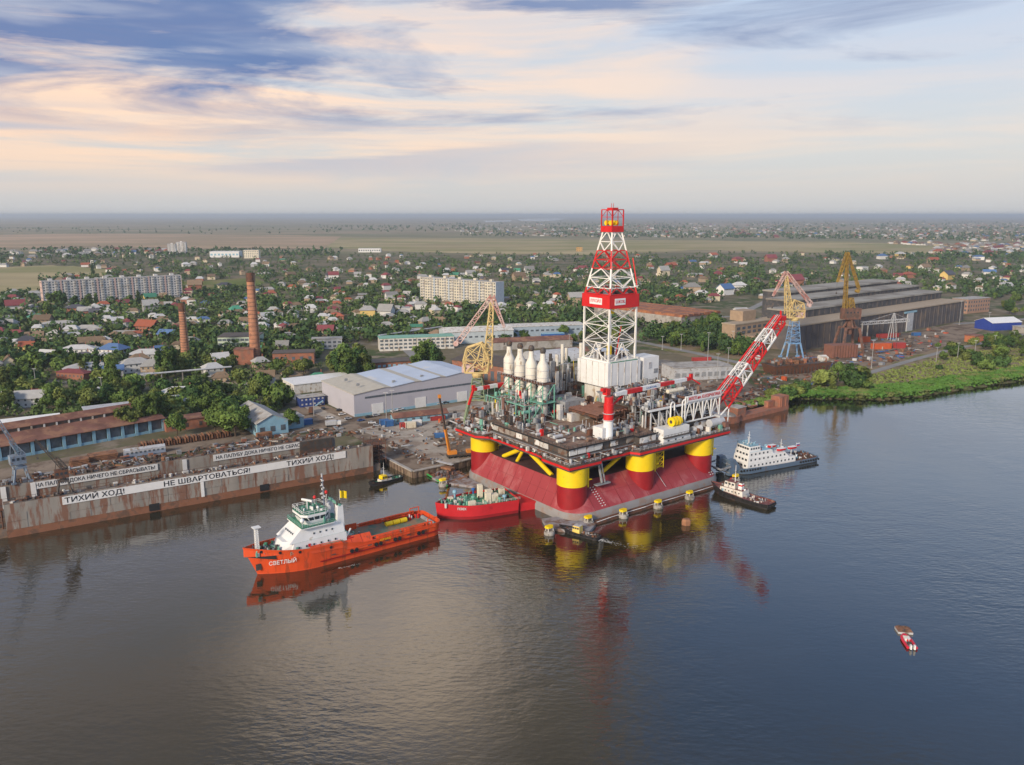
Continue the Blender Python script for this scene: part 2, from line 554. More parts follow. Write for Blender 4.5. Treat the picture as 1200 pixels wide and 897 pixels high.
m_water = bpy.data.materials.new('river_water')
m_water.use_nodes = True
nt = m_water.node_tree
bs = nt.nodes['Principled BSDF']
bs.inputs['IOR'].default_value = 2.12
bs.inputs['Roughness'].default_value = 0.05
geo = nt.nodes.new('ShaderNodeNewGeometry')
wpatch = gstep(gnoise(0.012, 3, .5, (1.0, 0.55, 1)), 0.38, 0.66)
wcol = gmix(gstep(gnoise(0.006, 3), 0.4, 0.62), (0.030, 0.025, 0.011), (0.018, 0.0165, 0.009))
def wv(scale, stretch, detail, rot):
    mp = nt.nodes.new('ShaderNodeMapping'); mp.inputs['Scale'].default_value = stretch; mp.inputs['Rotation'].default_value = (0, 0, rot)
    nt.links.new(geo.outputs['Position'], mp.inputs[0])
    n = nt.nodes.new('ShaderNodeTexNoise')
    n.inputs['Scale'].default_value = scale; n.inputs['Detail'].default_value = detail; n.inputs['Roughness'].default_value = 0.5
    n.inputs['Distortion'].default_value = 0.25
    nt.links.new(mp.outputs[0], n.inputs['Vector'])
    return n.outputs['Fac']
def nmath(op, a, b):
    n = nt.nodes.new('ShaderNodeMath'); n.operation = op
    for i, v in ((0, a), (1, b)):
        if isinstance(v, (int, float)): n.inputs[i].default_value = v
        else: nt.links.new(v, n.inputs[i])
    return n.outputs[0]
wave = nmath('ADD', nmath('MULTIPLY', wv(0.55, (0.6, 1.4, 1), 3, 0.35), 0.62), nmath('MULTIPLY', wv(0.12, (0.7, 1.2, 1), 2, -0.2), 0.9))
bp = nt.nodes.new('ShaderNodeBump')
bp.inputs['Distance'].default_value = 1.0
nt.links.new(nmath('ADD', nmath('MULTIPLY', wpatch, 0.19), 0.055), bp.inputs['Strength'])
nt.links.new(wave, bp.inputs['Height'])
nt.nodes.remove(bs)
lw = nt.nodes.new('ShaderNodeLayerWeight'); lw.inputs['Blend'].default_value = 0.5
nt.links.new(bp.outputs[0], lw.inputs['Normal'])
fr_ = nmath('ADD', nmath('MULTIPLY', nmath('POWER', lw.outputs['Facing'], 3.0), 0.95), 0.045)
df_ = nt.nodes.new('ShaderNodeBsdfDiffuse'); nt.links.new(wcol, df_.inputs['Color'])
gl_ = nt.nodes.new('ShaderNodeBsdfGlossy'); gl_.inputs['Roughness'].default_value = 0.06; gl_.inputs['Color'].default_value = (.97, .97, .97, 1); nt.links.new(bp.outputs[0], gl_.inputs['Normal'])
mx_ = nt.nodes.new('ShaderNodeMixShader'); nt.links.new(fr_, mx_.inputs[0]); nt.links.new(df_.outputs[0], mx_.inputs[1]); nt.links.new(gl_.outputs[0], mx_.inputs[2])
nt.links.new(mx_.outputs[0], [n for n in nt.nodes if n.type == 'OUTPUT_MATERIAL'][0].inputs['Surface'])
water = sheet('water', [(-45000, -3000), (45000, -3000), (45000, 1400), (-45000, 1400)], 0.0, m_water)

# fields, worked as sheets a little above the ground
m_field = M('dry_grass_field', (0.36, 0.30, 0.17), 0.95, var=0.25, scale=0.004, c2=(0.25, 0.24, 0.11), amt=0.45, s2=0.003, spec=0.05, stretch=(.5, 1.5, 1))
m_fieldtan = M('bare_steppe', (0.42, 0.30, 0.20), 0.95, var=0.25, scale=0.003, c2=(0.32, 0.25, 0.16), amt=0.5, s2=0.002, spec=0.05, stretch=(.5, 1.5, 1))
m_fieldgreen = M('green_meadow', (0.13, 0.16, 0.045), 0.95, var=0.25, scale=0.02, c2=(0.21, 0.18, 0.09), amt=0.45, s2=0.01, spec=0.05)
def rough_edge(pts, n=14, amp=1.0, seed=1):
    rr = random.Random(seed)
    out = []
    for (x0, y0), (x1, y1) in zip(pts, pts[1:] + pts[:1]):
        for k in range(n):
            t = k / n
            out.append((x0 + (x1 - x0) * t, y0 + (y1 - y0) * t + (rr.uniform(-amp, amp) if k else 0)))
    return out
FIELD1 = px_poly(rough_edge([(380, 279), (700, 281), (1000, 284), (1110, 289), (1080, 299), (820, 293), (700, 299), (560, 298), (380, 291)], 12, 0.6, 3), LAND)
FIELD2 = px_poly(rough_edge([(-150, 277), (120, 274), (400, 277), (380, 292), (300, 291), (230, 292), (120, 289), (-150, 295)], 12, 0.5, 4), LAND)
FIELD3 = px_poly(rough_edge([(-80, 315), (60, 311), (135, 316), (120, 324), (45, 326), (48, 345), (-80, 348)], 6, 0.8, 5), LAND)
FIELD4 = px_poly(rough_edge([(215, 330), (300, 326), (312, 332), (262, 342), (215, 338)], 6, 0.8, 6), LAND)
sheet('dry_grass_field', FIELD1, LAND + 0.4, m_field)
sheet('bare_steppe_field', FIELD2, LAND + 0.9, m_fieldtan)
sheet('olive_meadow', FIELD3, LAND + 0.15, m_field)
sheet('green_meadow', FIELD4, LAND + 0.15, m_fieldgreen)
# shipyard aprons, streets, bare yards
m_yard = M('yard_dirt', (0.235, 0.185, 0.14), 0.95, var=0.25, scale=0.12, c2=(0.13, 0.095, 0.07), amt=0.42, s2=0.09, spec=0.08)
m_slab = M('pale_concrete_apron', (0.36, 0.32, 0.27), 0.9, var=0.18, scale=0.2, c2=(0.25, 0.20, 0.16), amt=0.4, s2=0.12, spec=0.1)
m_road = M('grey_road', (0.25, 0.245, 0.235), 0.9, var=0.12, scale=0.1, spec=0.1)
m_scrub = M('scrub_grass', (0.14, 0.145, 0.055), 0.95, var=0.35, scale=0.15, c2=(0.24, 0.185, 0.125), amt=0.58, s2=0.06, spec=0.05)
YARD = px_poly([(380, 503), (408, 507), (433, 524), (452, 538), (484, 554), (541, 542), (566, 535), (640, 509), (735, 488), (830, 483), (868, 480), (900, 466), (862, 436), (800, 424), (740, 430), (560, 470), (420, 489), (370, 471), (340, 478), (345, 500)], LAND)
sheet('shipyard_yard', YARD, LAND + 0.06, m_yard)
sheet('quay_apron', px_poly([(418, 504), (560, 470), (640, 476), (600, 494), (500, 512), (545, 540), (520, 546), (462, 519)], LAND), LAND + 0.10, m_slab)
sheet('shipyard_yard', px_poly([(905, 422), (1130, 377), (1165, 381), (1115, 404), (1000, 437), (960, 447), (905, 440)], LAND), LAND + 0.06, m_yard)
sheet('scrub_strip', px_poly([(752, 404), (850, 430), (905, 436), (910, 423), (800, 402)], LAND), LAND + 0.05, m_scrub)
sheet('shore_meadow', px_poly([(935, 459), (1000, 437), (1115, 404), (1200, 398), (1300, 400), (1290, 414), (1200, 437), (1130, 447), (1075, 456), (985, 459)], LAND), LAND + 0.05, m_scrub)
sheet('car_park', px_poly([(715, 413), (790, 424), (850, 432), (842, 446), (790, 430), (700, 424)], LAND), LAND + 0.12, m_asphalt)
def road(name, pts, w, z=LAND + 0.16, mat=None):
    b = MB()
    P_ = [G(x, y, LAND) for x, y in pts]
    L_, R_ = [], []
    for i, p in enumerate(P_):
        d = (P_[min(i + 1, len(P_) - 1)] - P_[max(i - 1, 0)]); d.z = 0; d.normalize()
        nrm = Vector((-d.y, d.x, 0)) * w / 2
        L_.append((p.x + nrm.x, p.y + nrm.y, z)); R_.append((p.x - nrm.x, p.y - nrm.y, z))
    n = len(P_)
    b.add(L_ + R_, [(n + i, n + i + 1, i + 1, i) for i in range(n - 1)])
    o = b.build(name, mat or m_road)
    o['kind'] = 'structure'
    return o
road('road', [(735, 398), (770, 405), (815, 414), (850, 422), (880, 428), (905, 428)], 9)
road('road', [(470, 404), (486, 418), (500, 430), (475, 446), (430, 448)], 9)
road('road', [(640, 395), (690, 405), (735, 398)], 8)
road('road', [(820, 372), (862, 371), (905, 350)], 10)
road('road', [(1120, 380), (1165, 377), (1230, 372)], 10)
road('road', [(1000, 443), (1060, 425), (1110, 411), (1200, 392), (1260, 380)], 6)
road('road', [(255, 447), (310, 452), (345, 463), (372, 482), (400, 495)], 8, mat=m_slab)
road('road', [(0, 456), (60, 447), (120, 452)], 8, mat=m_asphalt)
sheet('yard_slab', px_poly([(10, 452), (62, 450), (70, 461), (10, 463)], LAND), LAND + 0.22, m_concrete)
sheet('dock_side_yard', px_poly([(-30, 570), (200, 533), (392, 501), (396, 492), (345, 499), (300, 506), (190, 516), (-30, 556)], LAND), LAND + 0.2, m_yard)
# muddy slope at the water's edge along the natural bank on the right
rb_ = random.Random(9)
bk = [G(x, y, LAND) for x, y in ((925, 461), (945, 461), (985, 461), (1030, 462), (1075, 458), (1130, 449), (1200, 439), (1290, 416))]
fine = []
for a_, c_ in zip(bk[:-1], bk[1:]):
    for k in range(14): fine.append(a_.lerp(c_, k / 14))
top_, low_ = [], []
for i, q_ in enumerate(fine):
    d_ = (fine[min(i + 1, len(fine) - 1)] - fine[max(i - 1, 0)]).normalized(); n_ = Vector((d_.y, -d_.x, 0))
    top_.append(q_ - n_ * 2.5 + Vector((0, 0, .12))); low_.append(q_ + n_ * (5.5 + rb_.uniform(-2.6, 3.2)) + Vector((0, 0, -LAND - .25)))
mid_ = [(a_ + c_) / 2 + Vector((0, 0, rb_.uniform(-.3, .6))) for a_, c_ in zip(top_, low_)]
n_ = len(fine)
bo_ = MB().add([tuple(v) for v in top_ + mid_ + low_], [(n_ + i, n_ + i + 1, i + 1, i) for i in range(n_ - 1)] + [(2 * n_ + i, 2 * n_ + i + 1, n_ + i + 1, n_ + i) for i in range(n_ - 1)]).build('river_bank', M('bank_mud_and_grass', (0.085, 0.10, 0.04), .95, var=.3, scale=.3, c2=(.12, .095, .06), amt=.4, s2=.2, spec=.1))
bo_['kind'] = 'structure'
BANK_MID = [tuple(v) for v in mid_] + [tuple(v) for v in top_]
for k_, pl_ in enumerate(([(566, 259.0), (600, 258.2), (598, 260.0), (570, 260.6)], [(606, 257.4), (640, 255.8), (663, 256.2), (655, 258.4), (632, 259.8), (610, 259.2)])):
    sheet('far_river', px_poly(pl_, LAND), LAND + 1.5, m_water)
# ------------------------------------------------------------------ drilling platform
RIG_N, RIG_A = (24.6, 300.0), R(37.0)
_re = (math.cos(RIG_A), math.sin(RIG_A)); _rl = (-_re[1], _re[0])
def RW(a, b, z=0.0):
    return Vector((RIG_N[0] + a * _re[0] + b * _rl[0], RIG_N[1] + a * _re[1] + b * _rl[1], z))
rig = thing('drilling_platform', 'huge offshore drilling platform with red hull, yellow columns and red and white derrick', 'platform', (RIG_N[0], RIG_N[1], 0), RIG_A)
RA, RB = 92.0, 81.0

m_hull = M('hull_red', (0.30, 0.042, 0.047), 0.55, var=0.2, scale=0.06, c2=(0.37, 0.10, 0.10), amt=0.34, s2=0.12, stretch=(1, 1, .35), detail=7)
m_hullgrey = M('hull_grey', (0.235, 0.225, 0.22), 0.7, var=0.15, scale=0.12, c2=(0.24, 0.18, 0.15), amt=0.38, s2=0.18)
m_hulltop = M('hull_top_dark', (0.06, 0.03, 0.03), 0.8, var=0.3)
m_panel = M('deck_wall_panel', (0.56, 0.55, 0.52), 0.55, var=0.15, c2=(0.22, 0.15, 0.10), amt=0.32, s2=0.35, orand=0.25)
m_panel2 = M('deck_wall_panel_rusty', (0.24, 0.21, 0.18), 0.7, var=0.25, c2=(0.13, 0.07, 0.045), amt=0.45, s2=0.4, orand=0.3)
m_derr = M('derrick_white', (0.75, 0.73, 0.68), 0.5, var=0.06, c2=(0.45, 0.36, 0.27), amt=0.12, s2=0.5)
m_sil = M('exhaust_cream', (0.66, 0.63, 0.55), 0.5, var=0.08, c2=(0.36, 0.30, 0.22), amt=0.25, s2=0.5, stretch=(1, 1, .35))

def rrect(a0, a1, b0, b1, r, z, n=7):
    pts = []
    for cx_, cy_, t0 in ((a1 - r, b0 + r, -90), (a1 - r, b1 - r, 0), (a0 + r, b1 - r, 90), (a0 + r, b0 + r, 180)):
        for k in range(n):
            t = R(t0 + 90 * k / (n - 1))
            pts.append((cx_ + r * math.cos(t), cy_ + r * math.sin(t), z))
    return pts
b = MB()
b.rings([rrect(0, RA, 0, RB, 10, -3), rrect(0, RA, 0, RB, 10, 2.2), rrect(0.7, RA - .7, 1.1, RB - .7, 9.5, 3.6), rrect(6.2, RA - 4, 10.6, RB - 6, 13, 13.3), rrect(6.8, RA - 4.6, 11.3, RB - 6.6, 12.4, 13.4)], mis=[1, 1, 0, 2], mcap=2)
hull = b.build('hull', [m_hull, m_hullgrey, m_hulltop], rig, smooth=True)
# horizontal plate seams and load marks on the hull
for a_, b_, dirs in ((16.5, 0, 'r'), (83.5, 0, 'r')):
    for k in range(9):
        t = k / 8
        z = 4.6 + t * 6.2
        bb = 1.1 + (z - 3.6) / 9.7 * 9.5
        for off in (0, 1.6):
            piece('draught_mark', hull, m_white, (a_ + off - t * 1.2, bb - 0.10, z), (0.6, 0.14, 0.34))
piece('boat_fender_line', hull, m_lgrey, (53.6, 4.9, 8.0), (0.14, 9.0, 0.14)).rotation_euler = (R(41), 0, 0)

m_seam = M('hull_seam', (0.20, 0.03, 0.033), .7)
for k in range(10):
    a_ = 12 + k * 7.6
    member('plate_seam', hull, m_seam, (a_, 1.08, 3.7), (a_, 10.62, 13.3), .10)
    b__ = 16 + k * 5.6
    if k < 9: member('plate_seam', hull, m_seam, (.68, b__, 3.7), (6.22, b__, 13.3), .10)
member('plate_seam', hull, m_seam, (12, 5.82, 8.4), (80, 5.82, 8.4), .09); member('plate_seam', hull, m_seam, (3.42, 16, 8.4), (3.42, 66, 8.4), .09)
COLS = {'near': (7.4, 10.4), 'left': (7.6, 72.5), 'mid': (44.5, 8.6), 'right': (82.5, 8.8), 'back': (82, 70), 'backmid': (45, 71)}
for (ca, cb) in COLS.values():
    r = 6.1
    cb_ = MB().lathe((ca, cb, 0), [(r, 1.5), (r, 13.7), (r + .12, 13.7), (r + .12, 21.2)], 36, mis=[1, 1, 0, 0]).build('column', [m_yellow, m_darkred], rig, smooth=True)
    for k in range(5):   # ladder cage beside the column
        pass
    piece('ladder', cb_, m_yellow, (ca + 6.5 * .8, cb - 6.5 * .6, 16.5), (0.5, 0.5, 9.0))
    piece('landing', cb_, m_yellow, (ca + 7.0 * .8, cb - 7.0 * .6, 15.5), (1.6, 1.6, 0.25))
# yellow bracing between the columns
br = [((8.6, 43, 21), (8.2, 24, 13.4), 1.0), ((8.6, 43, 21), (8.2, 58, 13.4), 1.0), ((8.4, 43, 20.8), (8.6, 48.5, 13.4), 0.8), ((44, 15, 21), (26, 13.5, 13.4), 0.9), ((10, 14, 20.6), (40, 12, 20.6), 0.8),
      ((48, 12, 20.6), (78, 12, 20.6), 0.8), ((50, 12, 20.2), (60, 12.5, 13.4), 0.8), ((20, 40, 20.6), (44, 40, 12.2), 1.0), ((60, 30, 12.2), (75, 35, 20.6), 1.0), ((60, 70, 20.6), (45, 70, 12.2), 1.0)]
for p0, p1, r in br:
    MB().tube(p0, p1, r, None, 12).build('brace', m_yellow, rig, smooth=True)
MB().box(24, 30, 20, 60, 12, 21).build('caisson', m_dark, rig)
MB().box(50, 68, 24, 62, 12, 21).build('caisson', m_dark, rig)
# stair cage by the middle column
sc_ = MB()
for k in range(4):
    sc_.box(51.6, 55.6, 5.4, 8.2, 13 + 2.2 * k, 13.15 + 2.2 * k)
for px_ in (51.6, 55.6):
    for py_ in (5.4, 8.2):
        sc_.tube((px_, py_, 12.4), (px_, py_, 21.6), 0.16, None, 4)
for k in range(3):
    sc_.tube((51.6, 5.4, 13 + 2.2 * k), (55.6, 5.4, 15.2 + 2.2 * k), 0.14, None, 4)
sc_.build('stair_tower', m_yellow, rig)
g_ = MB()
g_.tube((18, 6.5, 21.5), (20, 6.2, 12.6), 0.55, None, 6); g_.tube((19.6, 6.5, 21.5), (21.6, 6.2, 12.6), 0.4, None, 6); g_.box(16.4, 24, 5.2, 7.2, 11.9, 12.4)
g_.build('fall_pipe', m_grey, rig)

# deck slab with red edge band, its outline stepping out over the columns
deck_poly = [(0.5, 4.2), (17, 4.0), (19, 6.4), (36, 6.4), (38, 2.6), (96, 2.6), (96, 79), (88, 82), (-1.5, 82), (-1.5, 66), (3.0, 61), (3.0, 24), (0.5, 21)]
b = MB().prism(deck_poly, 21.2, 23.6, 1, 2)
cxm = sum(p[0] for p in deck_poly) / len(deck_poly); cym = sum(p[1] for p in deck_poly) / len(deck_poly)
def grow(poly, d):
    out = []
    n = len(poly)
    for i in range(n):
        p0, p1, p2 = Vector(poly[i - 1]), Vector(poly[i]), Vector(poly[(i + 1) % n])
        d1, d2 = (p1 - p0).normalized(), (p2 - p1).normalized()
        n1, n2 = Vector((d1.y, -d1.x)), Vector((d2.y, -d2.x))
        m_ = (n1 + n2); m_ /= max(0.3, m_.length_squared) * 0.5
        out.append((p1.x + m_.x * d, p1.y + m_.y * d))
    return out
deck = b.build('deck', [m_dark, m_dark, m_brown], rig)
MB().prism(grow(deck_poly, 0.35), 21.9, 22.8).build('edge_band', m_red, rig)
# upper deck block
up_poly = [(3.6, 8.6), (40, 8.6), (40, 5.4), (50, 5.4), (50, 10), (92, 10), (92, 77), (6, 77), (6, 60), (4.2, 60), (4.2, 26), (3.6, 26)]
MB().prism(up_poly, 23.6, 29.0, 0, 1).build('upper_deck', [m_dark, m_brown], rig)
rr = random.Random(21)
def wall_run(p0, p1, z0, z1, w, prob=.8, out=0.35, mats=(m_panel, m_panel2)):
    p0, p1 = Vector((*p0, 0)), Vector((*p1, 0))
    d = p1 - p0; L = d.length; d.normalize(); nrm = Vector((d.y, -d.x, 0))
    n = max(1, int(L / w))
    for k in range(n):
        if rr.random() > prob:
            continue
        c = p0 + d * (L * (k + .5) / n) + nrm * out * rr.uniform(.7, 1.3)
        piece('wall_panel', rig, mats[0] if rr.random() < .68 else mats[1], (c.x, c.y, (z0 + z1) / 2), (L / n * rr.uniform(.86, .97), 0.3, (z1 - z0) * rr.uniform(.85, 1.0)), math.atan2(d.y, d.x))
wall_run((3.6, 8.6), (40, 8.6), 26.1, 28.7, 4.4)
wall_run((3.6, 8.6), (40, 8.6), 23.7, 25.5, 3.6, .75)
wall_run((40, 5.4), (50, 5.4), 24.0, 28.4, 3.4, .9)
wall_run((3.6, 26), (3.6, 8.6), 26.1, 28.7, 4.4)
wall_run((3.6, 26), (3.6, 8.6), 23.7, 25.5, 3.6, .7)
wall_run((4.2, 60), (4.2, 26), 26.1, 28.7, 4.0, .8, mats=(m_panel, m_panel2))
wall_run((4.2, 60), (4.2, 26), 23.8, 25.4, 3.6, .7, mats=(m_panel2, m_panel))
wall_run((6, 77), (6, 60), 25.6, 28.2, 4, .8)
wall_run((67, 10), (92, 10), 24.0, 28.0, 4, .5, mats=(m_panel2, m_panel))
# walkways, rails and pipe runs round the deck edge
def rail_run(name, pts, mat, h=1.1, step=2.4, r=0.06, rows=2):
    b = MB()
    for a_, c_ in zip(pts[:-1], pts[1:]):
        a_, c_ = Vector(a_), Vector(c_)
        L = (c_ - a_).length; n = max(1, int(L / step))
        for k in range(n + 1):
            p = a_.lerp(c_, k / n)
            b.tube(p, p + Vector((0, 0, h)), r, None, 4)
        for q in range(rows):
            zz = Vector((0, 0, h * (q + 1) / rows))
            b.tube(a_ + zz, c_ + zz, r, None, 4)
    return b.build(name, mat, rig, kind='stuff')
rail_run('railing', [(*p, 23.6) for p in deck_poly[:6]], m_lgrey, r=0.09)
rail_run('railing', [(*p, 23.6) for p in (deck_poly[8:] + deck_poly[:1])], m_lgrey, r=0.09)
rail_run('railing', [(6, 60, 29), (4.2, 60, 29), (4.2, 26, 29), (3.6, 26, 29), (3.6, 8.6, 29), (40, 8.6, 29), (40, 5.4, 29), (50, 5.4, 29)], m_dark, r=0.10)
for z, off, r, mt in ((28.95, 0.9, .32, m_black), (25.7, 1.2, .36, m_dark), (25.2, 1.7, .22, m_rust), (23.9, 2.2, .3, m_dark)):
    q = MB(); pts = [(4.2 - off, 60, z), (4.2 - off, 26, z), (3.6 - off, 26, z), (3.6 - off, 8.6 - off, z), (40 - off, 8.6 - off, z), (40 - off, 5.4 - off * .6, z), (50 + off, 5.4 - off * .6, z)]
    q.path(pts, r, 6, 0); q.build('pipe_run', mt, rig)
q = MB().box(2.2, 42, 6.9, 8.2, 25.55, 25.75); q.box(1.9, 3.2, 7, 60, 25.55, 25.75); q.build('walkway', m_grey, rig)
# crowded plant: many small boxes, drums and pipes in a given volume
CLM = [m_grey, m_lgrey, m_dark, m_rust, m_white_dirty, m_teal, m_yellow, m_red, m_pipebrown, m_brown]
def clutter(b, x0, x1, y0, y1, z, n, hmax, seed, w=None, smax=3.0, only=None):
    r_ = random.Random(seed)
    ws = w or [6, 7, 6, 4, 4, 1, .4, .3, 2, 2]
    for _ in range(n):
        mi = r_.choices(range(len(ws)), ws)[0]
        x, y = r_.uniform(x0, x1), r_.uniform(y0, y1)
        s1, s2_, h = r_.uniform(.5, smax), r_.uniform(.5, smax), hmax * r_.random() ** 1.7 + .4
        zz = z + (r_.uniform(0, hmax * .5) if r_.random() < .25 else 0)
        t = r_.random()
        if t < .42:
            b.rbox((x, y, zz), (s1, s2_, h), 0, mi)
        elif t < .60:
            b.tube((x, y, zz), (x, y, zz + h * 1.2), s1 * .35, None, 8, mi)
        elif t < .72:
            L = r_.uniform(1.5, 5); ax = r_.random() < .5
            b.tube((x - (L / 2 if ax else 0), y - (0 if ax else L / 2), zz + .8), (x + (L / 2 if ax else 0), y + (0 if ax else L / 2), zz + .8), r_.uniform(.25, .9), None, 8, mi)
        elif t < .88:
            L = r_.uniform(3, 9); ax = r_.random() < .5; z2 = zz + r_.uniform(.3, hmax)
            b.tube((x - (L / 2 if ax else 0), y - (0 if ax else L / 2), z2), (x + (L / 2 if ax else 0), y + (0 if ax else L / 2), z2), r_.uniform(.08, .2), None, 5, mi)
        else:
            b.tube((x, y, zz), (x + r_.uniform(-1, 1), y + r_.uniform(-1, 1), zz + hmax * r_.uniform(.6, 1.2)), r_.uniform(.07, .16), None, 5, mi)
    return b
def plant(name, args, parent=None):
    b = MB()
    for a_ in args:
        clutter(b, *a_[:-1], **(a_[-1] if isinstance(a_[-1], dict) else {})) if isinstance(a_[-1], dict) else clutter(b, *a_)
    return b.build(name, CLM, parent or rig, kind='stuff')
plant('deck_clutter', [(0.8, 3.4, 8, 60, 23.6, 70, 1.6, 1, {'smax': 1.6}), (2, 38, 5.2, 8.3, 23.6, 70, 1.7, 2, {'smax': 1.5}), (-1, 5, 62, 80, 23.6, 60, 4.0, 3, {'smax': 2.2}), (70, 95, 3, 10, 23.6, 60, 3.4, 4, {'smax': 2.4})])
plant('deck_clutter', [(5, 24, 11, 44, 29, 45, 1.5, 5, {'smax': 1.8}), (6, 24, 44, 76, 29, 110, 4.0, 6, {'smax': 2.4}), (24, 50, 11, 30, 29, 80, 3.0, 7, {'smax': 2.2})])
plant('process_plant', [(30, 50, 46, 78, 29, 170, 9.0, 8, {}), (50, 92, 12, 36, 29, 220, 6.5, 9, {'w': [7, 6, 8, 3, 4, .5, .3, .3, 2, 3]})])
plant('process_plant', [(76, 92, 36, 77, 29, 150, 13, 10, {}), (50, 76, 60, 78, 29, 130, 15, 11, {})])
plant('process_plant', [(34, 54, 60, 80, 38, 130, 11, 18, {'w': [9, 8, 6, 1, 4, .2, .1, .1, 1, 1], 'smax': 2.4}), (30, 60, 44, 58, 29, 90, 7, 19, {})])
plant('deck_clutter', [(6, 23, 30, 60, 29, 70, 2.6, 20, {'smax': 1.8}), (26, 48, 9, 26, 29, 60, 2.2, 22, {'smax': 1.6})])
# blocky modules on the upper deck
def module(name, a0, a1, b0, b1, z0, z1, mat):
    return MB().box(a0, a1, b0, b1, z0, z1).build(name, mat, rig)
module('container', 33, 46, 40.5, 43.5, 29, 32.6, m_white_dirty)
module('plant_room', 34, 46, 46, 60, 29, 37, m_grey)
module('plant_room', 50, 62, 62, 77, 29, 41, m_panel2)
module('plant_room', 66, 75, 64, 77, 29, 45, m_grey)
module('winch_house', 24, 29.5, 10.8, 16.5, 29, 33.8, m_white)
module('plant_room', 46, 56, 28, 37, 29, 35, m_rust)
for a_, b_, h, r in ((56, 74, 58, .9), (62, 78, 55, .8), (70, 76, 57, 1.0), (79, 72, 56, .9), (84, 64, 52, .7)):
    MB().tube((a_, b_, 29), (a_, b_, h), r, None, 10).build('vent_stack', m_sil, rig, smooth=True)
# pipe racks: rows of drill pipe
for k in range(22):
    piece('drill_pipe', rig, m_pipebrown, (36.5 + k * .82, 30 + (k % 3) * .4 + 6.5, 34.2 + .25 * (k % 2)), (.62, .62, 20), 0, 'rod').rotation_euler = (R(90), 0, 0)
module('pipe_rack', 36, 55, 27, 46.5, 32.8, 33.8, m_rust)
for k in range(5):
    for bb in (27.5, 46):
        member('rack_leg', rig, m_rust, (36.5 + k * 4.5, bb, 29), (36.5 + k * 4.5, bb, 33), .4)

# exhaust stacks with sea-green steelwork
for k in range(4):
    ca, cb = 26.5, 53.0 + k * 8.4
    stk = MB().lathe((ca, cb, 0), [(2.3, 31), (2.3, 43.5), (1.6, 44.5), (1.6, 45.8), (2.7, 46.4), (2.7, 53.2), (2.4, 54.0), (1.3, 56.2), (1.15, 59.2)], 20).build('exhaust_stack', m_sil, rig, smooth=True)
    MB().lathe((ca, cb, 0), [(.9, 59.0), (1.35, 59.8), (1.35, 61.0), (.8, 61.8)], 12).build('spark_arrester', m_dark, stk, smooth=True)
    for zz in (48.2, 51.5, 36, 40):
        MB().lathe((ca, cb, 0), [(2.2, zz), (2.82 if zz > 45 else 2.4, zz), (2.82 if zz > 45 else 2.4, zz + .22), (2.2, zz + .22)], 20).build('hoop', m_lgrey, stk)
    for sa, sb in ((-1, -1), (-1, 1), (1, -1), (1, 1)):
        member('stack_leg', stk, m_lgrey, (ca + sa * 1.2, cb + sb * 1.2, 43.5), (ca + sa * 2.0, cb + sb * 2.0, 46.6), .26)
    for sa in (-3.4, 3.4):
        member('post', rig, m_teal, (ca + sa, cb - 4.2, 29), (ca + sa, cb - 4.2, 45.6), .42)
        member('brace', rig, m_teal, (ca + sa, cb - 4.2, 29.5), (ca + sa, cb + 4.2, 37), .3)
        member('brace', rig, m_teal, (ca + sa, cb + 4.2, 37.2), (ca + sa, cb - 4.2, 45), .3)
        member('girt', rig, m_teal, (ca + sa, cb - 4.2, 37.1), (ca + sa, cb + 4.2, 37.1), .35)
    member('girt', rig, m_teal, (ca - 3.4, cb - 4.2, 37.1), (ca + 3.4, cb - 4.2, 37.1), .35)
    member('brace', rig, m_teal, (ca - 3.4, cb - 4.2, 37.1), (ca + 3.4, cb - 4.2, 45.4), .3)
    # boilers and fans on the lower tier
    MB().tube((ca - 8, cb - 1.4, 34.6), (ca - 4.6, cb - 1.4, 34.6), 1.5, None, 14).build('silencer', m_lgrey, rig, smooth=True)
    MB().rbox((ca - 7.5, cb + 2, 29), (2.6, 2.6, 2.4)).build('cooler_box', m_rust, rig)
    MB().lathe((ca - 10.5, cb + 1.6, 29), [(1.2, 0), (1.2, 4.2), (.7, 4.8)], 12).build('small_tank', m_cream if k == 3 else m_rustlight, rig, smooth=True)
MB().box(22.9, 30.2, 48.5, 81.5, 45.6, 45.9).build('stack_platform', m_rust, rig)
MB().box(21.5, 30.4, 48, 80, 37.2, 37.4).build('tier_platform', m_teal, rig)
for bb in (50, 56, 62, 68, 74, 79):
    member('tier_beam', rig, m_teal, (13.5, bb, 37.2), (22, bb, 37.2), .35)
    member('post', rig, m_teal, (13.5, bb, 29), (13.5, bb, 37.2), .32)
member('tier_beam', rig, m_teal, (13.5, 50, 37.2), (13.5, 79, 37.2), .4)
for bb in (48.5, 58, 68, 79):
    for aa in (15.4, 19):
        member('post', rig, m_teal, (aa, bb, 29), (aa, bb, 37.2), .36)
    member('brace', rig, m_teal, (15.4, bb, 29.3), (22, bb, 37), .28)
plant('stack_tier_plant', [(12, 23, 48, 80, 29.5, 150, 9.0, 33, {'w': [6, 6, 4, 4, 4, 6, 2, .6, 2, 1], 'smax': 2.0}), (22, 31, 48, 81, 37.4, 70, 4.0, 34, {'w': [6, 6, 3, 3, 4, 6, 2, .6, 2, 1], 'smax': 1.6})])
q = MB()
for bb in np.linspace(48, 82, 18):
    q.tube((22.4, bb, 46), (22.4, bb, 47.2), .07, None, 4)
q.tube((22.4, 48, 47.2), (22.4, 82, 47.2), .08, None, 4)
q.build('railing', m_lgrey, rig, kind='stuff')
piece('fire_monitor', rig, m_red, (20.2, 60, 39.0), (3.6, 1.0, 1.4), R(40))

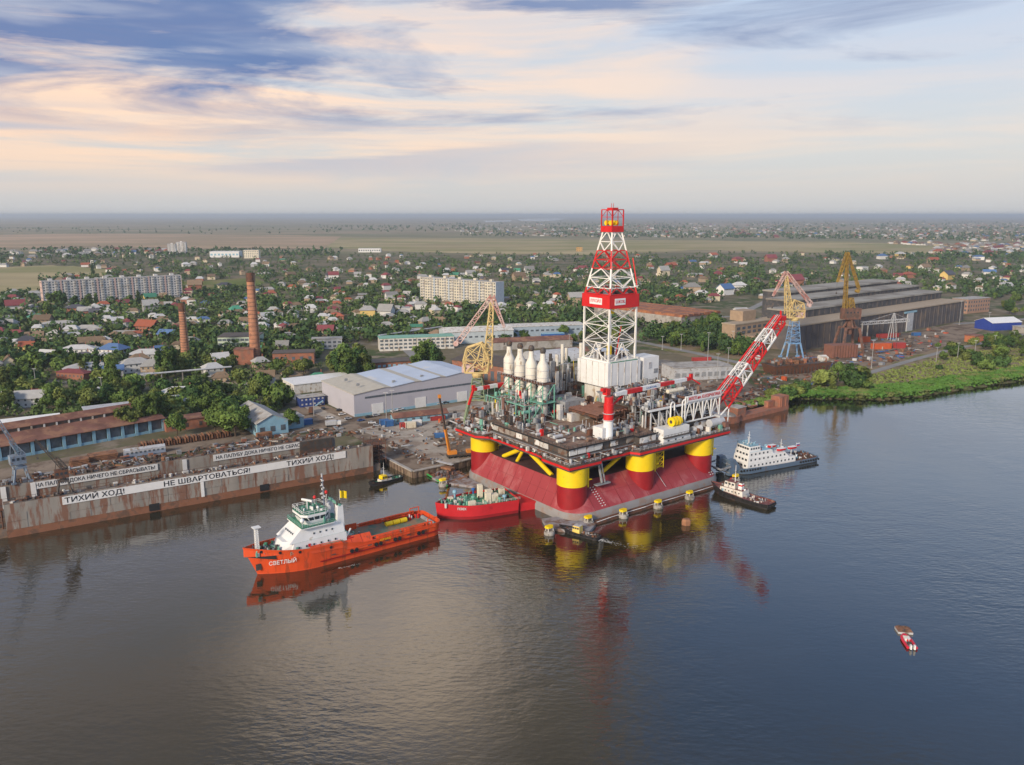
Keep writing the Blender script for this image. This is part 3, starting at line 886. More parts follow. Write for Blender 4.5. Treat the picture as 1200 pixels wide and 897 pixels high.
# pedestal cranes
def ped_crane(a, b_, z0, zw, z1, base_len, ang, L, zb, hook=False):
    c = MB().lathe((a, b_, 0), [(2.6, z0), (2.1, z0 + .6), (2.1, zw), (2.12, zw), (2.12, zw + 7), (1.9, zw + 7.2), (1.9, z1)], 20, mis=[1, 1, 1, 0, 0, 0]).build('pedestal_crane', [m_red, m_white], rig, smooth=True)
    for zz in (zw + 3.0, zw + .2):
        MB().lathe((a, b_, 0), [(2.1, zz), (2.5, zz), (2.5, zz + .25), (2.1, zz + .25)], 20).build('collar', m_lgrey, c)
    d = Vector((math.cos(ang), math.sin(ang), 0)); n = Vector((-d.y, d.x, 0))
    o = Vector((a, b_, zb))
    h = MB()
    h.rbox((a - d.x * 1.5, b_ - d.y * 1.5, zb + .6), (2.2, 2.4, 2.6), ang); h.rbox((a - d.x * 3.2, b_ - d.y * 3.2, zb + 2.4), (2.6, 1.6, 1.2), ang)
    h.build('slewing_head', m_red, c)
    segs = [(0.02, .16, 1), (.16, .36, 0), (.36, .60, 1), (.60, .80, 0), (.80, .98, 1), (.98, 1.06, 0)]
    for t0, t1, mi in segs:
        hh0 = (.9 + 1.1 * min(1, t0 * 6)) if t0 < .16 else 2.0 - .6 * t0
        hh1 = 2.0 - .6 * t1
        p0, p1 = o + d * (L * t0 + 2.5), o + d * (L * t1 + 2.5)
        vs = []
        for p, hh in ((p0, hh0), (p1, hh1)):
            for sn, sz in ((-1, -1), (1, -1), (1, 1), (-1, 1)):
                vs.append(p + n * sn * .8 + Vector((0, 0, sz * hh / 2)))
        MB().add(vs, [(0, 1, 5, 4), (1, 2, 6, 5), (2, 3, 7, 6), (3, 0, 4, 7), (3, 2, 1, 0), (4, 5, 6, 7)]).build('boom_section', m_white if mi else m_red, c)
    member('luffing_ram', c, m_red, (a + d.x * 2, b_ + d.y * 2, zb - 4.5), o + d * 9 + Vector((0, 0, -.9)), .7)
    tip = o + d * (L * 1.06 + 2.5)
    piece('boom_tip', c, m_red, tip + Vector((0, 0, .9)), (1.6, 1.0, 2.2), ang)
    if hook:
        member('folded_jib', c, m_red, tip, tip + d * 3.0 + Vector((0, 0, -7)), .9)
    else:
        member('folded_jib', c, m_red, tip, tip + d * 5 + n * -1.5 + Vector((0, 0, -3.2)), .6)
    return c, o, d, n
crane1, o1, d1, n1 = ped_crane(28, 11.6, 29, 36.5, 46.6, 6, 0.075, 50, 47.0)
lettering('LUKOIL', 1.0, m_blue, crane1, o1 + d1 * 26.5 + Vector((0.06, -0.84, 0.0)), d1, width=7)
ped_crane(31, 82.0, 29, 33, 40, 6, R(184), 20, 40.5, hook=True)

# derrick: white substructure boxes, four legs, girts, X bracing, red wind wall, crown cage
DC = (64.5, 50.0)
sub = MB()
sub.box(56.5, 73, 42, 58, 29, 42)
sub.build('derrick_substructure', m_white_dirty, rig)
bx = MB().box(54, 75, 39.5, 60.5, 42, 53.2).build('drill_floor_house', m_white, rig)
for k in range(5):
    piece('wall_rib', bx, m_white_dirty, (54 + 21 * (k + .5) / 5, 39.42, 47.6), (.25, .2, 11))
    piece('wall_rib', bx, m_white_dirty, (53.92, 39.5 + 21 * (k + .5) / 5, 47.6), (.2, .25, 11))
piece('roof_mat', bx, m_green, (65, 45, 53.35), (17, 10, .25))
bx2 = MB().box(77.5, 88, 40, 50, 41.5, 53.6).build('driller_house', m_white, rig)
piece('window', bx2, m_lgrey, (82, 39.94, 49.5), (2.2, .15, 3))
piece('window', bx2, m_grey, (86, 39.94, 46.5), (2.6, .15, 2.2))
member('vent_pipe', bx2, m_lgrey, (79.5, 48, 53.6), (79.5, 48, 58), 1.5, 'drum')
MB().box(48, 92, 34, 40, 40.4, 41.2).build('pipe_ramp', m_grey, rig)
plant('drill_floor_plant', [(48, 92, 34, 39.3, 41.2, 60, 2.2, 12, {'w': [8, 6, 4, 1, 2, 0, .2, .2, 1, 1], 'smax': 1.6}), (52, 76, 60, 66, 41, 40, 7, 13, {})])
plant('drill_floor_plant', [(57, 72, 43, 58, 53.2, 40, 5, 14, {'smax': 1.5})])
def dhalf(z):
    return 8.5 if z <= 84 else 8.5 + (3.0 - 8.5) * (z - 84) / (112.5 - 84)
def dcorner(i, z):
    s_ = dhalf(z)
    sx, sy = ((-1, -1), (1, -1), (1, 1), (-1, 1))[i % 4]
    return Vector((DC[0] + sx * s_, DC[1] + sy * s_, z))
def is_red(z):
    return 95.8 <= z <= 103.9 or 77.8 <= z <= 87.2
der = MB().box(DC[0] - 9.2, DC[0] + 9.2, DC[1] - 9.2, DC[1] + 9.2, 53.2, 53.9).build('derrick', m_derr, rig)
LV = [53.9, 62.0, 70.1, 78.2, 84.4, 87.2, 91.6, 95.8, 99.8, 103.9, 108.0, 112.5]
for z0, z1 in zip(LV[:-1], LV[1:]):
    mt = m_red if is_red((z0 + z1) / 2) else m_derr
    for i in range(4):
        member('leg', der, mt, dcorner(i, z0), dcorner(i, z1), .75 if z0 < 84 else .64)
        a0, a1, c0, c1 = dcorner(i, z0), dcorner(i + 1, z0), dcorner(i, z1), dcorner(i + 1, z1)
        member('girt', der, m_red if is_red(z1 + .1) and is_red(z1 - .1) or z1 in (95.8, 103.9) else m_derr, c0, c1, .34)
        mid = (c0 + c1) / 2
        if z0 < 80:
            if i in (0, 3) and z0 < 60:      # tall V-door openings on the two near faces
                member('brace', der, mt, a0.lerp(a1, .25), a0.lerp(a1, .5) + Vector((0, 0, z1 - z0)), .42)
                member('brace', der, mt, a0.lerp(a1, .75), a0.lerp(a1, .5) + Vector((0, 0, z1 - z0)), .42)
            member('brace', der, mt, a0, c1, .27)
            member('brace', der, mt, a1, c0, .27)
        elif 84 <= z0 < 87:
            for t in (0, .5):
                member('brace', der, m_red, a0.lerp(a1, t), c0.lerp(c1, t + .25), .4)
                member('brace', der, m_red, a0.lerp(a1, t + .5), c0.lerp(c1, t + .25), .4)
        elif z0 in (91.6, 99.8, 108.0):
            member('brace', der, mt, a0, mid, .42); member('brace', der, mt, a1, mid, .42)
        else:
            m0 = (a0 + a1) / 2
            member('brace', der, mt, m0, c0, .42); member('brace', der, mt, m0, c1, .42)
# wind wall
for i in range(4):
    p0, p1 = dcorner(i, 78.2), dcorner(i + 1, 78.2)
    d_ = (p1 - p0).normalized(); nn = Vector((d_.y, -d_.x, 0))
    p0, p1 = p0 - d_ * .9 + nn * .75, p1 + d_ * .9 + nn * .75
    c = (p0 + p1) / 2
    piece('wind_wall', der, m_red, (c.x, c.y, 81.2), ((p1 - p0).length, .3, 6.0), math.atan2(d_.y, d_.x))
fa = (DC[0], DC[1] - 9.8); fb = (DC[0] - 9.8, DC[1])
piece('name_plate', der, m_white, (DC[0] - 3.0, DC[1] - 9.5, 81.2), (6.6, .2, 3.0))
lettering('LUKOIL', 1.9, m_red, der, (DC[0] - 3.0, DC[1] - 9.64, 81.2), (1, 0, 0), width=5.9, name='lettering')
piece('name_plate', der, m_white, (DC[0] - 9.5, DC[1] - 0.2, 81.2), (.2, 8.2, 3.0))
lettering('ЛУКОЙЛ', 1.9, m_red, der, (DC[0] - 9.64, DC[1] - 0.2, 81.2), (0, -1, 0), width=7.2, name='lettering')
plant('monkey_board_gear', [(DC[0] - 7, DC[0] + 7, DC[1] - 7, DC[1] + 7, 84.4, 40, 3.0, 15, {'smax': 1.3})], der)
MB().box(DC[0] - 8.5, DC[0] + 8.5, DC[1] - 8.5, DC[1] + 8.5, 84.2, 84.4).build('monkey_board', m_grey, der)
piece('top_drive', der, m_yellow, (DC[0] - 2, DC[1] - 2, 58), (1.6, 1.6, 6))
piece('hose', der, m_red, (DC[0] + 3, DC[1] - 3, 62), (.35, .35, 14)).rotation_euler = (.12, .1, 0)
piece('travelling_block', der, m_yellow, (DC[0] - 1.5, DC[1] - 3, 76.5), (1.3, 1.3, 2.8))
for off in ((-.6, -.6), (.6, .6)):
    member('guide_rail', der, m_derr, (DC[0] + off[0] * 3, DC[1] + off[1] * 3, 54), (DC[0] + off[0] * 3, DC[1] + off[1] * 3, 112), .5)
# crown cage
cg = MB().box(DC[0] - 3.7, DC[0] + 3.7, DC[1] - 3.7, DC[1] + 3.7, 112.3, 115.0).build('crown_cage', m_red, rig)
for i in range(4):
    sx, sy = ((-1, -1), (1, -1), (1, 1), (-1, 1))[i]; tx, ty = ((-1, -1), (1, -1), (1, 1), (-1, 1))[(i + 1) % 4]
    A0, A1 = Vector((DC[0] + sx * 3.5, DC[1] + sy * 3.5, 115)), Vector((DC[0] + sx * 3.5, DC[1] + sy * 3.5, 122.3))
    B0, B1 = Vector((DC[0] + tx * 3.5, DC[1] + ty * 3.5, 115)), Vector((DC[0] + tx * 3.5, DC[1] + ty * 3.5, 122.3))
    member('cage_post', cg, m_red, A0, A1, .42)
    member('cage_beam', cg, m_red, A1, B1, .4)
    member('cage_post', cg, m_red, (A0 + B0) / 2, (A1 + B1) / 2, .2)
    member('cage_beam', cg, m_red, A0.lerp(A1, .55), B0.lerp(B1, .55), .2)
    member('cage_brace', cg, m_red, A0.lerp(A1, .55), (A1 + B1) / 2, .2)
MB().box(DC[0] - 1.8, DC[0] + 1.8, DC[1] - 1.8, DC[1] + 1.8, 121.9, 123.2).build('crown_block_beam', m_red, cg)
for k, (ox, oy) in enumerate(((-1.9, -1.2), (0.2, -2.0), (1.9, -.6), (-.6, 1.6), (2.0, 1.6), (-2.4, 1.2))):
    MB().tube((DC[0] + ox - .5, DC[1] + oy, 116.4), (DC[0] + ox + .5, DC[1] + oy, 116.4), 1.15, None, 12).build('sheave', m_yellow, cg, smooth=True)
for ox, oy in ((-.8, 0), (1, .6)):
    member('antenna', cg, m_red, (DC[0] + ox, DC[1] + oy, 123), (DC[0] + ox, DC[1] + oy, 125.2), .16)
# red escape line beside the derrick
member('escape_ladder', der, m_red, dcorner(1, 88) + Vector((1.5, 0, 0)), dcorner(1, 100.5) + Vector((2.6, -.6, 0)), .5)

# process module on the right: raised floor, white trusses, name board
MB().prism([(49, 9), (95, 9), (95, 36), (57, 36), (57, 28)], 37.3, 38.0).build('process_floor', m_rust, rig)
edge = [(57, 28), (49, 9), (95, 9), (95, 36)]
for p0, p1 in zip(edge[:-1], edge[1:]):
    member('edge_beam', rig, m_lgrey if p0 != (49, 9) else m_white, (*p0, 37.7), (*p1, 37.7), .8)
for a_ in (51, 56, 61, 66, 71):
    member('post', rig, m_lgrey, (a_, 9.4, 29), (a_, 9.4, 37.4), .5)
    if a_ < 70:
        member('brace', rig, m_lgrey, (a_, 9.4, 37), (a_ + 5, 9.4, 29.4), .36)
for b_ in (13, 18, 23):
    member('post', rig, m_lgrey, (50 + (b_ - 9) * .4, b_, 29), (50 + (b_ - 9) * .4, b_, 37.4), .5)
# truss with the board
for z in (29.6, 38.4, 41.0):
    member('truss_chord', rig, m_white, (71.5, 8.2, z), (95, 8.2, z), .55)
for k, a_ in enumerate((71.5, 77.3, 83.2, 89.1, 95)):
    member('truss_post', rig, m_white, (a_, 8.2, 29.6), (a_, 8.2, 41), .5)
    if k < 4:
        m1 = a_ + 2.95
        member('truss_brace', rig, m_white, (a_, 8.2, 29.8), (m1, 8.2, 38.3), .36)
        member('truss_brace', rig, m_white, (m1, 8.2, 38.3), (a_ + 5.9, 8.2, 29.8), .36)
board = MB().box(72, 95.2, 7.55, 7.8, 38.7, 41.4).build('name_board', m_white, rig)
lettering('МЛСП им. Ю.КОРЧАГИНА', 2.0, m_red, board, (83.6, 7.46, 40.05), (1, 0, 0), width=21.5)
for z, a0, a1, r in ((33.2, 72, 90, .75), (43.3, 66, 76, .95), (31.5, 60, 90, .35)):
    MB().tube((a0, 11 if z < 40 else 14, z), (a1, 11 if z < 40 else 14, z), r, None, 12).build('process_pipe', m_cream if z != 31.5 else m_lgrey, rig, smooth=True)
plant('process_plant', [(50, 94, 10.5, 35, 38, 230, 4.4, 16, {'w': [8, 9, 7, 1, 5, .3, .3, .3, 2, 2], 'smax': 2.2})])
plant('process_plant', [(57, 94, 10, 33, 29, 150, 6, 17, {'w': [8, 9, 9, 2, 4, .3, .3, .2, 2, 2], 'smax': 2.0})])
# goose-neck vents
for a_ in (62.5, 70):
    q = MB(); pts = [(a_, 8.6, 29)] + [(a_ + 1.2 - 1.2 * math.cos(t), 8.6, 38.6 + 1.2 * math.sin(t)) for t in np.linspace(0, math.pi, 7)] + [(a_ + 2.4, 8.6, 36)]
    q.path(pts, .35, 6); q.build('goose_neck', m_white, rig)
# accommodation block over the middle column, winches on its roof
acc = MB().box(52.4, 69.5, 2.9, 9.4, 22.9, 26.4).box(52.8, 69.2, 3.4, 9.3, 26.4, 30.0).build('machinery_house', m_white, rig)
piece('walkway', acc, m_dark, (61, 2.6, 26.5), (17.6, 1.2, .3))
q = MB()
for k in range(9):
    q.tube((52.4 + k * 2.1, 2.2, 26.6), (52.4 + k * 2.1, 2.2, 27.7), .07, None, 4)
q.tube((52.4, 2.2, 27.7), (69.4, 2.2, 27.7), .09, None, 4); q.build('railing', m_dark, acc, kind='stuff')
for k in range(3):
    piece('window', acc, m_glass, (55.5 + 4.5 * k, 2.86, 24.9), (1.0, .12, .8))
for k in range(3):
    w_ = MB().tube((60.2 + k * 1.9, 5.9, 32.0), (61.7 + k * 1.9, 5.9, 32.0), 1.9, None, 18)
    w_.tube((60.0 + k * 1.9, 5.9, 32.0), (60.3 + k * 1.9, 5.9, 32.0), 2.1, None, 18)
    w_.build('winch_drum', m_yellow, rig, smooth=True)
    MB().tube((59.95 + k * 1.9, 5.9, 32.0), (61.8 + k * 1.9, 5.9, 32.0), .8, None, 12).build('winch_core', m_dark, rig)
MB().tube((43, 4.5, 25.6), (43, 5.0, 25.6), 1.7, None, 18).build('hose_reel', m_lgrey, rig, smooth=True)
MB().tube((86, 6.2, 27.2), (95, 6.2, 27.2), 1.9, None, 16).build('storage_tank', m_lgrey, rig, smooth=True)
MB().tube((74, 6, 26.2), (80, 6, 26.2), 1.4, None, 14).build('storage_tank', m_white_dirty, rig, smooth=True)

# flare boom: four-chord lattice in red and white bays
def lattice(parent, p0, p1, up, w, h, nb, matf, cw, bw, tip=1.0, names=('chord', 'rung', 'brace')):
    p0, p1 = Vector(p0), Vector(p1)
    ax = (p1 - p0).normalized(); up = Vector(up); sd = ax.cross(up).normalized(); up = sd.cross(ax)
    def cor(i, t):
        s_ = 1 + (tip - 1) * t
        sx, sy = ((-1, -1), (1, -1), (1, 1), (-1, 1))[i % 4]
        return p0.lerp(p1, t) + sd * sx * w / 2 * s_ + up * sy * h / 2 * s_
    for k in range(nb):
        t0, t1 = k / nb, (k + 1) / nb
        mt = matf(k)
        for i in range(4):
            member(names[0], parent, mt, cor(i, t0), cor(i, t1), cw)
            member(names[1], parent, mt, cor(i, t1), cor(i + 1, t1), bw)
            member(names[2], parent, mt, cor(i, t0) if k % 2 else cor(i + 1, t0), cor(i + 1, t1) if k % 2 else cor(i, t1), bw)
fl = MB().box(92.5, 97, 5.5, 13, 29, 30).build('flare_boom', m_lgrey, rig)
lattice(fl, (96.6, 9.0, 35.0), (138.5, 9.0, 70.5), (-.6, 0, .8), 5.6, 6.6, 12, lambda k: (m_red, m_red, m_red, m_white, m_white, m_red, m_red, m_red, m_white, m_white, m_red, m_red)[k], .66, .40, .72)
for sb in (6.2, 11.8):
    member('foot_strut', fl, m_white, (94, sb, 30), (98.6, sb, 33), .5)
    member('foot_strut', fl, m_white, (99, sb, 25), (99.5, sb, 33), .4)
for k, (du, db) in enumerate(((.3, -1.4), (.5, 0), (.3, 1.2))):
    off = Vector((-.62, 0, .78)) * (3.4 + du)
    member('flare_pipe', fl, m_lgrey if k != 1 else m_white, Vector((96.6, 9 + db, 35.5)) + off, Vector((138.5, 9 + db * .7, 70.5)) + off * .8, .26, 'rod')
MB().box(136.8, 140.4, 6.8, 11.2, 70.0, 72.2).build('flare_tip', m_red, fl)
for k in range(5):
    member('burner_pipe', fl, m_red, (136.6 + k * .9, 7.2 + k * .8, 72), (136.6 + k * .9, 7.2 + k * .8, 74.6), .22)
# ------------------------------------------------------------------ vessels
def outline(L, B, bow=0.28, bp=1.7, stern_r=0.12, n=10, x0=0.0, scale=1.0, blunt=0.0):
    """closed outline, bow towards +x, counter-clockwise from the port stern round to the starboard bow"""
    half = []
    for k in range(n + 1):                       # stern corner to shoulder
        t = k / n
        half.append((x0 + L * stern_r * t, B / 2 * (1 - .35 * (1 - math.sqrt(max(0, 1 - (1 - t) ** 2))))))
    for k in range(1, 6):
        half.append((x0 + L * (stern_r + (1 - bow - stern_r) * k / 5), B / 2))
    for k in range(1, n + 1):
        t = k / n
        half.append((x0 + L * (1 - bow + bow * t), B / 2 * max(blunt * (1 - t ** 6) + 0.0, 1 - t ** bp) if k < n else 0.0))
    half = [(x, y * scale) for x, y in half]
    return [(x, -y) for x, y in half] + [(x, y) for x, y in half[-2::-1]]
def ship_hull(parent, L, B, zrail, zdeck, mats, bow=.28, bp=1.7, stern_r=.1, wl=.9, bow_rake=.06, band=None, blunt=0.0, rail_t=.3, name='hull'):
    """mats = [topsides, boot, inside, deck]; zrail / zdeck: functions of x / L"""
    top = outline(L, B, bow, bp, stern_r, blunt=blunt)
    lo = outline(L * (1 - bow_rake), B * wl, bow, bp, stern_r, x0=L * .01, blunt=blunt * .9)
    inn = outline(L - 2 * rail_t, B - 2 * rail_t, bow, bp, stern_r, x0=rail_t, blunt=blunt)
    r0 = [(x, y, -1.5) for x, y in lo]
    r1 = [(x, y, band or .35) for x, y in lo]
    r2 = [(x, y, zrail(x / L)) for x, y in top]
    r3 = [(x, y, zrail(x / L)) for x, y in inn]
    r4 = [(x, y, zdeck(x / L)) for x, y in inn]
    return MB().rings([r0, r1, r2, r3, r4], mis=[1, 0, 0, 2], mcap=3).build(name, mats, parent)
def stepf(pts):
    xs, ys = [p[0] for p in pts], [p[1] for p in pts]
    return lambda t: float(np.interp(t, xs, ys))
def tyre(parent, mat, c, r=.55, axis='y', w=.35):
    b_ = MB(); d = Vector((0, w / 2, 0)) if axis == 'y' else Vector((w / 2, 0, 0))
    b_.tube(Vector(c) - d, Vector(c) + d, r, None, 12)
    return b_.build('tyre_fender', mat, parent)
def block(name, parent, mat, x0, x1, w, z0, z1, taper=(0, 0, 0), roof=None):
    """deckhouse tier: taper = (front rake, aft rake, side tumblehome)"""
    f, a, s_ = taper
    h = w / 2
    vs = [(x0, -h, z0), (x1, -h, z0), (x1, h, z0), (x0, h, z0), (x0 + a, -h + s_, z1), (x1 - f, -h + s_, z1), (x1 - f, h - s_, z1), (x0 + a, h - s_, z1)]
    b_ = MB(); b_.add(vs, [(3, 2, 1, 0), (0, 1, 5, 4), (1, 2, 6, 5), (2, 3, 7, 6), (3, 0, 4, 7)], 0); b_.add(vs[4:], [(0, 1, 2, 3)], 1)
    return b_.build(name, [mat, roof or mat], parent)
def win_row(parent, mat, x0, x1, y, z, n, w=.7, h=.7, name='window', t=.12):
    for k in range(n):
        x = x0 + (x1 - x0) * (k + .5) / n
        piece(name, parent, mat, (x, y, z), (w, t, h))
def win_front(parent, mat, x, y0, y1, z, n, w=.7, h=.7):
    for k in range(n):
        piece('window', parent, mat, (x, y0 + (y1 - y0) * (k + .5) / n, z), (.12, w, h))
def rails(parent, pts, mat, h=1.0, step=1.8, r=.05, name='railing'):
    b_ = MB()
    for a_, c_ in zip(pts[:-1], pts[1:]):
        a_, c_ = Vector(a_), Vector(c_); n = max(1, int((c_ - a_).length / step))
        for k in range(n + 1):
            p = a_.lerp(c_, k / n); b_.tube(p, p + Vector((0, 0, h)), r, None, 4)
        for q in (.5, 1.0):
            b_.tube(a_ + Vector((0, 0, h * q)), c_ + Vector((0, 0, h * q)), r, None, 4)
    return b_.build(name, mat, parent, kind='stuff')
def gear(parent, x0, x1, y0, y1, z, n, h, seed, mats, name='deck_gear', smax=1.2):
    r_ = random.Random(seed); b_ = MB()
    for _ in range(n):
        x, y, mi = r_.uniform(x0, x1), r_.uniform(y0, y1), r_.randrange(len(mats))
        hh = h * r_.uniform(.3, 1)
        t = r_.random()
        if t < .5: b_.rbox((x, y, z), (r_.uniform(.3, smax), r_.uniform(.3, smax), hh), r_.uniform(0, 1.5), mi)
        elif t < .8: b_.tube((x, y, z), (x, y, z + hh), r_.uniform(.15, smax * .4), None, 7, mi)
        else: b_.tube((x, y, z + .4), (x + r_.uniform(-1.5, 1.5), y + r_.uniform(-1.5, 1.5), z + hh), r_.uniform(.08, .2), None, 5, mi)
    return b_.build(name, mats, parent, kind='stuff')
def mast(parent, mat, x, y, z0, z1, r=.25, arms=()):
    b_ = MB().tube((x, y, z0), (x, y, z1), r, r * .5, 6)
    for za, w in arms:
        b_.tube((x, y - w / 2, za), (x, y + w / 2, za), r * .4, None, 4)
    return b_.build('mast', mat, parent)
def place(p_stern, p_bow, B, side):
    """root position and heading of a vessel whose near waterline runs from stern to bow"""
    p0, p1 = Vector(p_stern), Vector(p_bow); d = (p1 - p0); L = d.length; d.normalize()
    n = Vector((-d.y, d.x, 0)) * side
    return p0 + n * B / 2, math.atan2(d.y, d.x), L

m_tugblack = M('tug_black_hull', (0.022, 0.021, 0.022), 0.55, var=0.25, c2=(0.07, 0.04, 0.03), amt=0.2, s2=0.5)
# --- orange supply vessel
p0, p1 = G(519, 626), G(294, 687)
loc, hd, L = place(p0, p1, 15.6, -1 if (G(500, 600) - p0).dot(Vector((p1 - p0).to_tuple()).cross(Vector((0, 0, 1)))) > 0 else 1)
sv = thing('supply_vessel', 'orange offshore supply vessel with white bridge house steaming left of the platform', 'ship', (loc.x, loc.y, 0), hd)
LS, BS = 74.0, 16.0
m_supdeck = M('worn_green_cargo_deck', (0.13, 0.17, 0.12), 0.8, var=0.25, c2=(0.24, 0.16, 0.10), amt=0.5, s2=0.22)
zr = stepf([(0, 5.4), (.10, 5.0), (.50, 5.0), (.56, 7.0), (.70, 7.6), (.86, 9.0), (1, 10.6)])
hl = ship_hull(sv, LS, BS, zr, lambda t: 3.2 if t < .53 else (6.0 if t < .8 else 7.2), [m_orange, m_orange, m_orange, m_supdeck], bow=.30, bp=2.0, stern_r=.05, wl=.93, bow_rake=.07, band=.25)
MB().prism([(x, y) for x, y in outline(LS * .39, BS - 2.2, .42, 2.0, .01, x0=LS * .53)], 5.9, 6.35).build('forecastle_deck', m_green, sv)
# black bow fender
bo = outline(LS * .985 + .35, BS * .975 + .3, .30, 2.0, .05)
pts_ = [p for p in bo if p[0] > LS * .865]
b_ = MB(); nn = len(pts_)
rim0 = [(x, y, zr(min(1, x / LS)) - 3.4) for x, y in pts_]; rim1 = [(x, y, zr(min(1, x / LS)) - 1.6) for x, y in pts_]
inn_ = [(x * .985, y * .9, z) for x, y, z in rim0]; inn1 = [(x * .985, y * .9, z) for x, y, z in rim1]
for k in range(nn - 1):
    b_.add([rim0[k], rim0[k + 1], rim1[k + 1], rim1[k]], [(0, 1, 2, 3)]); b_.add([rim1[k], rim1[k + 1], inn1[k + 1], inn1[k]], [(0, 1, 2, 3)]); b_.add([rim0[k + 1], rim0[k], inn_[k], inn_[k + 1]], [(0, 1, 2, 3)])
b_.build('bow_fender', m_black, sv)
# orange shoulder plates between the side and the house, with seams
for sgn in (-1, 1):
    vs = []
    for x in np.linspace(.40 * LS, .72 * LS, 7):
        hb = BS / 2 * (1.0 if x < .70 * LS else 1 - ((x / LS - .70) / .30) ** 2.0)
        vs.append([(x, sgn * (hb + .04), zr(x / LS) - 2.0), (x, sgn * (hb - .25), zr(x / LS) + .15), (x, sgn * (hb - 2.6), 7.4 + (x / LS - .4) * 2.2)])
    for k in range(6):
        q = MB().add([vs[k][0], vs[k + 1][0], vs[k + 1][1], vs[k][1]], [(0, 1, 2, 3)]).add([vs[k][1], vs[k + 1][1], vs[k + 1][2], vs[k][2]], [(0, 1, 2, 3)])
        q.add([vs[k][2], vs[k + 1][2], (vs[k + 1][2][0], vs[k + 1][2][1], 5), (vs[k][2][0], vs[k][2][1], 5)], [(0, 1, 2, 3)]); q.build('shoulder_plate', m_orange, sv)
        member('plate_seam', sv, m_darkred, Vector(vs[k][1]) + Vector((0, sgn * .03, .04)), Vector(vs[k][2]) + Vector((0, 0, .06)), .09)
    # high crash rails of the cargo deck
    for xa, xb in ((.06, .40),):
        for z, r in ((5.9, .28), (4.9, .2)):
            MB().tube((xa * LS, sgn * (BS / 2 - 1.2), z), (xb * LS, sgn * (BS / 2 - 1.2), z), r, None, 6).build('crash_rail', m_orange, sv)
        for k in range(13):
            x = LS * (xa + (xb - xa) * k / 12)
            piece('rail_stanchion', sv, m_orange, (x, sgn * (BS / 2 - 1.0), 4.5), (.5, .5, 3.0))
    for xa, xb in ((.12, .22), (.25, .37)):
        piece('bulwark_locker', sv, m_orange, (LS * (xa + xb) / 2, sgn * (BS / 2 - .75), 4.5), (LS * (xb - xa), 1.0, 2.8))
    MB().box(1.5, 50, sgn * (BS / 2 - .02) - .12, sgn * (BS / 2 - .02) + .12, 1.9, 2.2).build('rubbing_strake', m_darkred, sv)
    MB().box(3, 40, sgn * (BS / 2) - .1, sgn * (BS / 2) + .1, 3.9, 4.1).build('rubbing_strake', m_orange, sv)
    for xs_ in (8, 15, 24, 31, 45):
        piece('freeing_port', sv, m_dark, (xs_, sgn * (BS / 2 + .0), 3.45), (1.6, .12, .35))
    # tyres along the side
    for xt in (.12, .145, .255, .28, .36, .385, .49, .515):
        tyre(sv, m_black, (xt * LS, sgn * (BS / 2 + .12), 3.0), .72)
    for xt in (.62, .77, .855, .93):
        hb = BS / 2 * (1 - max(0, (xt - .70) / .30) ** 2.0)
        MB().tube((xt * LS, sgn * (hb + .12), zr(xt) - .9), (xt * LS, sgn * (hb - .1), zr(xt) - .9), .5, None, 10).build('mooring_port', m_black, sv)
# cargo deck gear
MB().box(3, 38, -5.6, 5.6, 3.25, 3.4).build('deck_sheathing', m_supdeck, sv)
for k, x in enumerate((10.5, 13.6, 16.7)):
    MB().tube((x - 1.4, -4.2, 4.3), (x + 1.4, -4.2, 4.3), .95, None, 14).build('yellow_buoy', m_yellow, sv, smooth=True)
MB().tube((1.6, -5, 3.3), (1.6, 5, 3.3), .9, None, 14).build('stern_roller', m_grey, sv, smooth=True)
gear(sv, 3, 8, -6.6, -4.6, 3.4, 16, 2.0, 4, [m_dark, m_white, m_red, m_orange])
gear(sv, 3, 8, 4.6, 6.6, 3.4, 12, 1.8, 5, [m_dark, m_grey, m_orange])
gear(sv, 30, 39, -6.5, 6.5, 3.4, 34, 2.4, 6, [m_grey, m_lgrey, m_teal, m_red, m_dark])
gear(sv, 28, 34, 4.5, 6.8, 3.4, 16, 1.8, 7, [m_grey, m_lgrey, m_blue, m_red])
q = MB(); q.path([(2.0, 6.8, 5.2), (2.0, 6.8, 7.2), (6, 6.8, 7.2), (6, 6.8, 5)], .2, 5); q.path([(2.0, -6.8, 5.2), (2.0, -6.8, 7.2), (6, -6.8, 7.2), (6, -6.8, 5)], .2, 5); q.build('stern_arch', m_orange, sv)
# house
H_BEFORE = set(sv.children)
h1 = block('deckhouse', sv, m_white, 39, 59.5, 12.2, 6.3, 9.4, (1.2, 0, .2), m_green)
h2 = block('upper_house', sv, m_white, 39.5, 60.0, 11.6, 9.4, 13.0, (5.0, .3, .9), m_green)
MB().rings([[(58, -5.6, 6.3), (63.5, -3.0, 6.3), (63.5, 3.0, 6.3), (58, 5.6, 6.3)], [(57.5, -5.5, 9.7), (61.2, -2.8, 9.7), (61.2, 2.8, 9.7), (57.5, 5.5, 9.7)]]).build('house_front', m_white, sv)
h3 = block('bridge_deck', sv, m_white, 43.5, 55.6, 12.6, 13.0, 13.3, (0, 0, 0), m_green)
br_ = MB()
def oct_ring(x0, x1, w, z, ch):
    return [(x0, -w / 2 + ch, z), (x0 + ch, -w / 2, z), (x1 - ch, -w / 2, z), (x1, -w / 2 + ch, z), (x1, w / 2 - ch, z), (x1 - ch, w / 2, z), (x0 + ch, w / 2, z), (x0, w / 2 - ch, z)]
